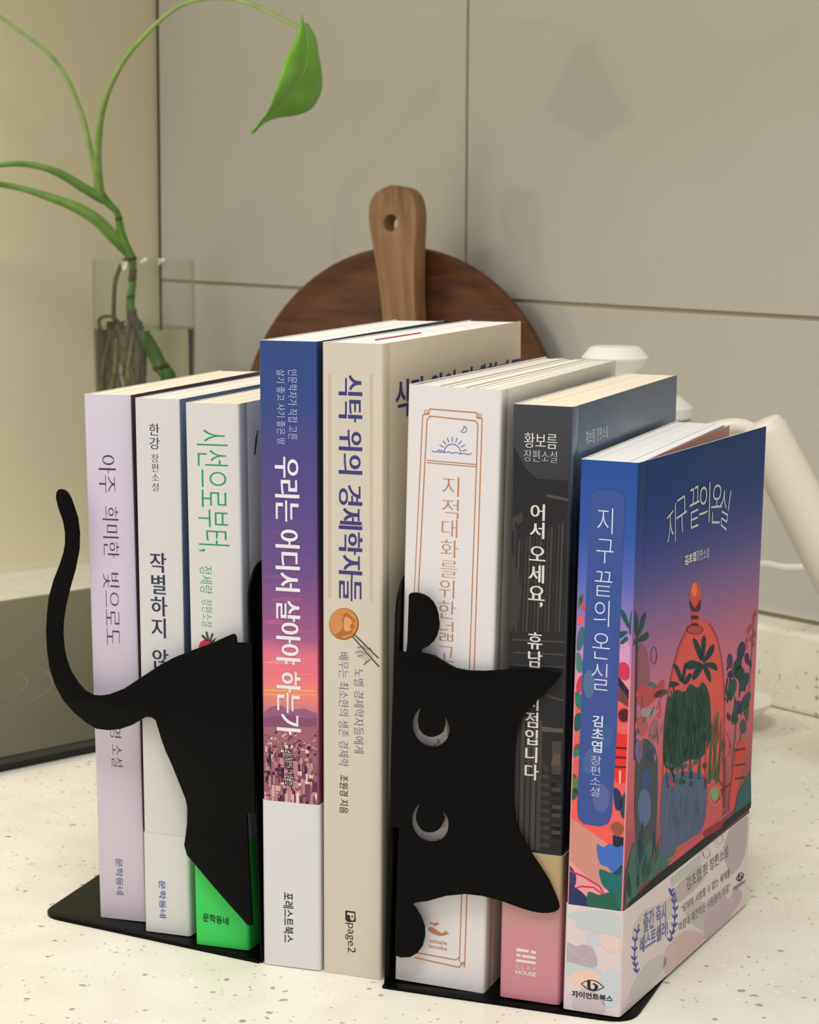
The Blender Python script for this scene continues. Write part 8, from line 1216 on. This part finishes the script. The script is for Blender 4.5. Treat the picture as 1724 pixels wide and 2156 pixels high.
def bookend(label, flap, plate_sd, plate_yaw, lean, plate_h, plate_len, base_poly, base_th):
    o0 = flap['o']; root = tag(empty('cat_bookend', (o0[0], o0[1], .05)), label, 'bookend', 'black cat bookends')
    yaw = flap['yaw']
    cts = [catmull([tuple(p) for p in flap['pts']], 1, True)] + [catmull([tuple(p) for p in h], 3, True) for h in flap.get('holes', [])]
    V, Fc = slab(cts, 1.0)
    c, s = math.cos(yaw), math.sin(yaw)
    V = [(x * c - y * s, x * s + y * c, z) for x, y, z in V]
    p = weld(obj('cat_panel', V, Fc, m_black, root)); auto_smooth(p, .5)
    V, Fc = fill([[(sd(*q)[0] - o0[0], sd(*q)[1] - o0[1]) for q in base_poly]], base_th / 2 - .12, .12, 1)
    p = weld(obj('base_plate', [(x, y, z + base_th / 2) for x, y, z in V], Fc, m_black, root)); auto_smooth(p, .5)
    # upright plate between the books, leaning out a touch
    s0, d0 = plate_sd; r = 14; h = plate_h; L = plate_len
    P = [(0, .3), (L, .3), (L, h - r)] + [(L - r + r * math.cos(math.radians(a)), h - r + r * math.sin(math.radians(a))) for a in range(15, 91, 15)] + [(r + r * math.cos(math.radians(a)), h - r + r * math.sin(math.radians(a))) for a in range(90, 181, 15)]
    V, Fc = slab([P], .9)
    q0 = sd(s0, d0)
    ca, sa = math.cos(plate_yaw + math.pi / 2), math.sin(plate_yaw + math.pi / 2)
    V = [(x * ca - (y - .45) * sa + q0[0] - o0[0] + z * lean * AX[0], x * sa + (y - .45) * ca + q0[1] - o0[1] + z * lean * AX[1], z) for x, y, z in V]
    p = weld(obj('upright_plate', V, Fc, m_black, root)); auto_smooth(p, .5)
    return root
def rounded(P, R, n=6):
    out = []; m = len(P)
    for i in range(m):
        a, b, c = Vector(P[i - 1]), Vector(P[i]), Vector(P[(i + 1) % m]); r = R[i]
        u, w_ = (a - b).normalized(), (c - b).normalized()
        p0, p1 = b + u * r, b + w_ * r
        for k in range(n + 1):
            t = k / n; q = (1 - t) ** 2 * p0 + 2 * t * (1 - t) * b + t * t * p1; out.append(tuple(q))
    return out
bookend('black metal bookend cut as a cat back with curling tail, left', LFLAP, (-312.1, 684.9), math.radians(-19.0), -.034, 147, 78,
        rounded([(-413, 700.2), (-312.7, 684.0), (-314.4, 766), (-416, 766)], [9, .6, 8, 9]), 1.4)
bookend('black metal bookend cut as a cat face with crescent eyes, right', RFLAP, (-261.6, 679.6), YM + math.radians(1.9), .026, 148.5, 62,
        rounded([(-262.2, 677.2), (-170.6, 676.4), (-170.6, 766), (-262.2, 766)], [1.5, 11, 8, 8]), .8)

# ------------------------------------------------------------------ vase and plant
VX, VY = -189.9, 1530.0
m_glass = bpy.data.materials.new('clear_glass'); m_glass.use_nodes = True
def thin_glass(m):
    out = m.node_tree.nodes['Material Output']; lw = nd(m, 'ShaderNodeLayerWeight'); lw.inputs[0].default_value = .5; pw = nd(m, 'ShaderNodeMath', operation='POWER'); pw.inputs[1].default_value = 5
    fr = nd(m, 'ShaderNodeMath', operation='MULTIPLY_ADD'); fr.inputs[1].default_value = .7; fr.inputs[2].default_value = .03; lk(m, lw.outputs['Facing'], pw.inputs[0]); lk(m, pw.outputs[0], fr.inputs[0])
    tr = nd(m, 'ShaderNodeBsdfTransparent'); tr.inputs[0].default_value = (.965, .975, .965, 1)
    gl = nd(m, 'ShaderNodeBsdfGlossy'); gl.inputs['Roughness'].default_value = .02
    mx = nd(m, 'ShaderNodeMixShader'); lk(m, fr.outputs[0], mx.inputs[0]); lk(m, tr.outputs[0], mx.inputs[1]); lk(m, gl.outputs[0], mx.inputs[2]); lk(m, mx.outputs[0], out.inputs['Surface'])
thin_glass(m_glass)
m_water = bpy.data.materials.new('water'); m_water.use_nodes = True
b = bsdf(m_water); b.inputs['Transmission Weight'].default_value = 1; b.inputs['Roughness'].default_value = 0; b.inputs['IOR'].default_value = 1.33; b.inputs['Base Color'].default_value = (1, 1, .985, 1)
vase = tag(empty('glass_vase', (VX, VY, .1)), 'tall clear glass vase of water holding the green cutting', 'vase')
prof = [(0, 0), (31.0, 0), (32.2, 1.2), (36.4, 185), (35.8, 233), (35.5, 233.4), (35.2, 233), (35.8, 185), (31.5, 5), (0, 4)]
o = weld(obj('glass', *lathe(prof, 64), m_glass, vase)); auto_smooth(o, .8)
prof = [(0, 3.9), (31.55, 5), (35.85, 184.4), (35.5, 184.9), (0, 184.9)]
o = weld(obj('water', *lathe(prof, 64), m_water, vase)); auto_smooth(o, .8)

def plant_mat(name, c0, c1, scale, rough=.45):
    m = bpy.data.materials.new(name); m.use_nodes = True; b = bsdf(m)
    tc = nd(m, 'ShaderNodeTexCoord'); n = nd(m, 'ShaderNodeTexNoise'); n.inputs['Scale'].default_value = scale; n.inputs['Detail'].default_value = 4
    lk(m, tc.outputs['Object'], n.inputs['Vector']); r = ramp(m, [(.35, c0), (.65, c1)]); lk(m, n.outputs[0], r.inputs[0]); lk(m, r.outputs[0], b.inputs['Base Color'])
    b.inputs['Roughness'].default_value = rough; b.inputs['Subsurface Weight'].default_value = 0
    return m
m_stem = plant_mat('stem_green', (66, 108, 34), (96, 140, 50), 120)
m_pet = plant_mat('petiole_green', (134, 166, 86), (160, 188, 110), 90)
m_old = plant_mat('sheath_green', (98, 140, 56), (132, 168, 84), 60)
m_bark = plant_mat('aerial_root', (58, 52, 36), (92, 84, 56), 300, .8)
m_root = plant_mat('water_root', (132, 120, 70), (168, 154, 104), 200, .7)
pl = tag(empty('plant_cutting', (VX, VY, 6.2)), 'green leafy cutting with arching stems in the glass vase', 'plant')
def prel(P): return [(p[0] - VX, p[1] - VY, p[2] - 6.2, p[3]) for p in P]
stem = PLANT['stem']
P = prel(stem); P = [(P[0][0] - 14, P[0][1], 4.6, 4.2)] + [(p[0], p[1], p[2], p[3]) for p in P]
P[0] = (4, 0, 4.6, 4.0); P[1] = (9, 0, P[1][2], 4.2)
so = auto_smooth(obj('stem', *tube(P, 14), m_stem, pl), 1.2)
for (x, y, z, r) in (prel(stem)[2], prel(stem)[5], prel(stem)[7], prel(stem)[10], prel(stem)[13]):
    o = obj('node_scar', *lathe([(0, -1.6), (r * 1.05, -1.3), (r * 1.22, 0), (r * 1.05, 1.3), (0, 1.6)], 14), m_bark, pl, smooth=True); o.location = (x * MM, y * MM, z * MM); o.rotation_euler = (0, -.35, 0)
ps = prel(stem)
for q in (ps[4:7], ps[8:10]):
    q = catmull([(x, y, z, r * 1.1) for x, y, z, r in q], 5)
    q = [(x + .3 * math.sin(5 * i), y, z, r * (1 + .07 * math.sin(3.7 * i)) * (.55 if i in (0, len(q) - 1) else 1)) for i, (x, y, z, r) in enumerate(q)]
    auto_smooth(obj('stem_bark', *tube(q, 12, 1), m_bark, pl), 1.2)
for nm, m in (('petiole_a', m_pet), ('petiole_b', m_pet), ('petiole_c', m_old), ('petiole_d', m_old)):
    auto_smooth(obj('leaf_stalk', *tube(prel(PLANT[nm]), 12), m, pl), 1.2)
auto_smooth(obj('aerial_root', *tube(prel(PLANT['aerial_root']), 10), m_bark, pl), 1.2)
rr = random.Random(8)
rparts = []
for k in range(26):
    a0 = rr.uniform(0, 6.28); x, y, z = -12 + rr.uniform(-9, 8), rr.uniform(-9, 9), 181 + rr.uniform(-16, 4)
    P = []
    for j in range(7):
        P.append((max(-29, min(26, x)), max(-20, min(20, y)), z, .55 + .35 * (k % 3 == 0) - .04 * j)); x += rr.uniform(-4, 4); y += rr.uniform(-4, 4); z -= rr.uniform(9, 24)
        if j > 3: x *= .88; y *= .9
    rparts.append(tube([p for p in P if p[2] > 8], 6, 3))
ro = obj('roots', *join(rparts), m_root, pl); ro['kind'] = 'stuff'
auto_smooth(obj('aerial_root', *tube([(-13, -6, 178, 1.1), (-20, -8, 186, 1.1), (-27, -9, 187, 1.2), (-31, -9, 183.5, 1.4), (-29, -8, 172, 1.0), (-31, -7, 150, .8)], 8), m_bark, pl), 1.2)
for k in range(11):
    x, y, z = -18 + rr.uniform(-7, 15), rr.uniform(-6, 6), 183
    P = [(x, y, z, 2.0), (x + rr.uniform(-2, 2), y, z - 26, 2.4), (x + rr.uniform(-3, 3), y + 2, z - 60, 1.9), (x + rr.uniform(-2, 4), y, z - 110, 1.2)]
    auto_smooth(obj('thick_root', *tube(P, 8), m_root if k % 3 == 0 else m_bark, pl), 1.2)
# heart-shaped leaf, folded along the midrib
m_leaf = plant_mat('leaf_green', (112, 176, 52), (132, 194, 66), 50, .42)
b = bsdf(m_leaf); b.inputs['Subsurface Weight'].default_value = .0
ll, lmid, lr = [[tuple(a) for a in q] for q in LEAF]
ll, lmid, lr = catmull(ll, 3), catmull(lmid, 3), catmull(lr, 3)
V, Fc = [], []; NW = 6
for i in range(len(lmid)):
    L_, M_, R_ = Vector(ll[i]), Vector(lmid[i]), Vector(lr[i])
    row = [L_.lerp(M_, k / NW) + Vector((0, -3.0, 1.0)) * math.sin(math.pi * k / NW) for k in range(NW)] + [M_] + [M_.lerp(R_, k / NW) + Vector((1.6, -2.0, .6)) * math.sin(math.pi * k / NW) for k in range(1, NW + 1)]
    V += [(p.x - VX, p.y - VY, p.z - 6.2) for p in row]
n = 2 * NW + 1
for i in range(len(lmid) - 1):
    for k in range(n - 1): Fc.append((i * n + k, i * n + k + 1, (i + 1) * n + k + 1, (i + 1) * n + k))
lf = weld(obj('leaf', V, Fc, m_leaf, pl, smooth=True), 1e-5)
for p in lf.data.polygons: p.use_smooth = True
sm = lf.modifiers.new('thickness', 'SOLIDIFY'); sm.thickness = .0004
mr = [(p[0] - VX, p[1] - VY - .5, p[2] - 6.2, 1.0 - .7 * i / len(lmid)) for i, p in enumerate(lmid)]
o = obj('midrib', *tube(mr, 8, 1), m_pet, lf, smooth=True)

# ------------------------------------------------------------------ wooden tray and paddle leaning on the tiles
def wood_mat(name, c0, c1, rough, sc3):
    m = bpy.data.materials.new(name); m.use_nodes = True; b = bsdf(m)
    tc = nd(m, 'ShaderNodeTexCoord'); mp = nd(m, 'ShaderNodeMapping'); mp.inputs['Scale'].default_value = sc3
    n = nd(m, 'ShaderNodeTexNoise'); n.inputs['Scale'].default_value = 1; n.inputs['Detail'].default_value = 6; n.inputs['Distortion'].default_value = .6
    lk(m, tc.outputs['Object'], mp.inputs[0]); lk(m, mp.outputs[0], n.inputs['Vector'])
    r = ramp(m, [(.3, c0), (.7, c1)]); lk(m, n.outputs[0], r.inputs[0]); lk(m, r.outputs[0], b.inputs['Base Color']); b.inputs['Roughness'].default_value = rough
    return m
m_tray = wood_mat('dark_acacia', (70, 36, 17), (106, 60, 30), .5, (24, 60, 160))
m_pad = wood_mat('light_acacia', (118, 84, 52), (160, 122, 82), .55, (190, 90, 14))
YD, TH_ = math.radians(-33), math.radians(5)
R = 123.5
tray = tag(empty('round_tray', (-17.5, 1353.5, 1.0), (-TH_, 0, YD)), 'dark round wooden tray leaning on the tiled wall', 'tray')
prof = [(0, 3.2), (R - 16, 3.2), (R - 9, 2.2), (R - 4, 0.2), (R - 1.5, 0), (R, 2.5), (R - 2, 7.5), (R - 10, 9), (0, 9)]
V, Fc = lathe(prof, 96)
V = [(x, z, y + R) for x, y, z in V]
auto_smooth(weld(obj('dish', V, Fc, m_tray, tray)), .7)
pad = tag(empty('wooden_paddle', (13.2, 1326, 7.4)), 'lighter wooden paddle with a hole in its handle, in front of the round tray', 'paddle')
pad.rotation_mode = 'YXZ'; pad.rotation_euler = (-TH_, math.radians(-8), YD)
half = [(0, 0), (34, 0), (38, 4), (38, 90), (34, 120), (20, 140), (13.4, 172), (12.4, 206), (14.4, 235), (17.4, 262), (17.8, 270), (15.8, 279), (10, 285), (0, 287.5)]
P = [(x, z * .976) for x, z in catmull(half, 3)]
out = [(x, z) for x, z in P] + [(-x, z) for x, z in P[::-1][1:-1]]
hole = [(-1.5 + 5.2 * math.cos(a * math.pi / 10), 257 + 5.2 * math.sin(a * math.pi / 10)) for a in range(20)]
V, Fc = slab([out, hole], 13, .9)
auto_smooth(weld(obj('board', [(x, y - 13, z) for x, y, z in V], Fc, m_pad, pad)), .5)

# ------------------------------------------------------------------ white kettle behind the books
KX, KY = 95.6, 1000.0
m_white = mat((232, 228, 220), .32, .5)
m_ivory = mat((232, 225, 208), .38, .45)
ket = tag(empty('electric_kettle', (KX, KY, 0)), 'white electric kettle with faceted lid knob, behind the right-hand books', 'kettle')
o = weld(obj('power_base', *lathe([(0, .3), (44, .3), (50, 3), (52, 14), (50, 19), (0, 19)], 56), m_white, ket)); auto_smooth(o)
o = weld(obj('body', *lathe([(0, 20), (54, 20), (58, 23), (59, 30), (57, 60), (51, 105), (41, 150), (37.2, 168), (36.6, 175), (35, 176), (0, 176)], 64), m_white, ket)); auto_smooth(o)
o = weld(obj('lid', *lathe([(0, 176.6), (35.6, 176.6), (36.8, 178), (36.4, 181.5), (31, 186), (14, 189), (8, 191), (7.5, 197), (0, 197)], 56), m_white, ket)); auto_smooth(o)
o = weld(obj('lid_knob', *lathe([(0, 196), (9.5, 196), (15.6, 203.2), (15.8, 204.2), (11.8, 208.8), (10.6, 209.3), (0, 209.3)], 40), m_white, ket)); auto_smooth(o, .5)
# handle: arm out of the shoulder, then a stout grip sloping down and away
arm = [(28, 0, 163, 4), (46, -2, 170.5, 3.8), (58, -3, 172.5, 3.8), (67, -4, 169, 4)]
ket_h = obj('handle_arm', *tube(arm, 14, 5), m_ivory, ket); auto_smooth(ket_h, 1.2)
g0, g1 = Vector((70, -5, 170)), Vector((118, -12, 78))
d = (g1 - g0).normalized()
grip = [tuple(g0 - d * 5.5) + (6.5,), tuple(g0 - d * 4.5) + (9.2,), tuple(g0 - d * 1.5) + (10.6,), tuple(g0 + d * 4) + (11.2,), tuple(g0.lerp(g1, .35)) + (11.8,), tuple(g0.lerp(g1, .7)) + (12.0,), tuple(g1) + (11.6,), tuple(g1 + d * 3) + (9.5,)]
o = obj('handle_grip', *tube(grip, 24, 5), m_ivory, ket); auto_smooth(o, .9)
sp = [(-62, 10, 48, 9), (-74, 12, 62, 7.5), (-80, 13, 90, 6), (-80, 13, 120, 5), (-86, 14, 146, 4.4), (-100, 16, 158, 4.2)]
o = obj('spout', *tube(sp, 14, 5), m_white, ket); auto_smooth(o, 1.2)
cord = [(46, 34, 6, 2.2), (64, 62, 20, 2.2), (72, 90, 60, 2.2), (79, 112, 82, 2.2), (92, 120, 86, 2.2), (102, 121, 84.3, 2.2), (114, 120, 84.6, 2.2), (130, 118, 88, 2.2), (170, 100, 96, 2.2)]
o = obj('power_cord', *tube(cord, 12, 5), mat((226, 226, 222), .45), ket); auto_smooth(o, 1.2)
# small white bowl by the upstand, peeping out beyond the blue book
dish = tag(empty('small_bowl', (164, 1116, 0)), 'small white bowl on the counter beyond the blue book', 'bowl')
o = weld(obj('bowl', *lathe([(0, 3), (15, 3), (16, .2), (18, .2), (18.5, 2.2), (24, 7), (30.2, 13.4), (30.4, 14.2), (29.4, 14.2), (23, 8.2), (14, 4.6), (0, 4.4)], 56), m_white, dish)); auto_smooth(o, .6)
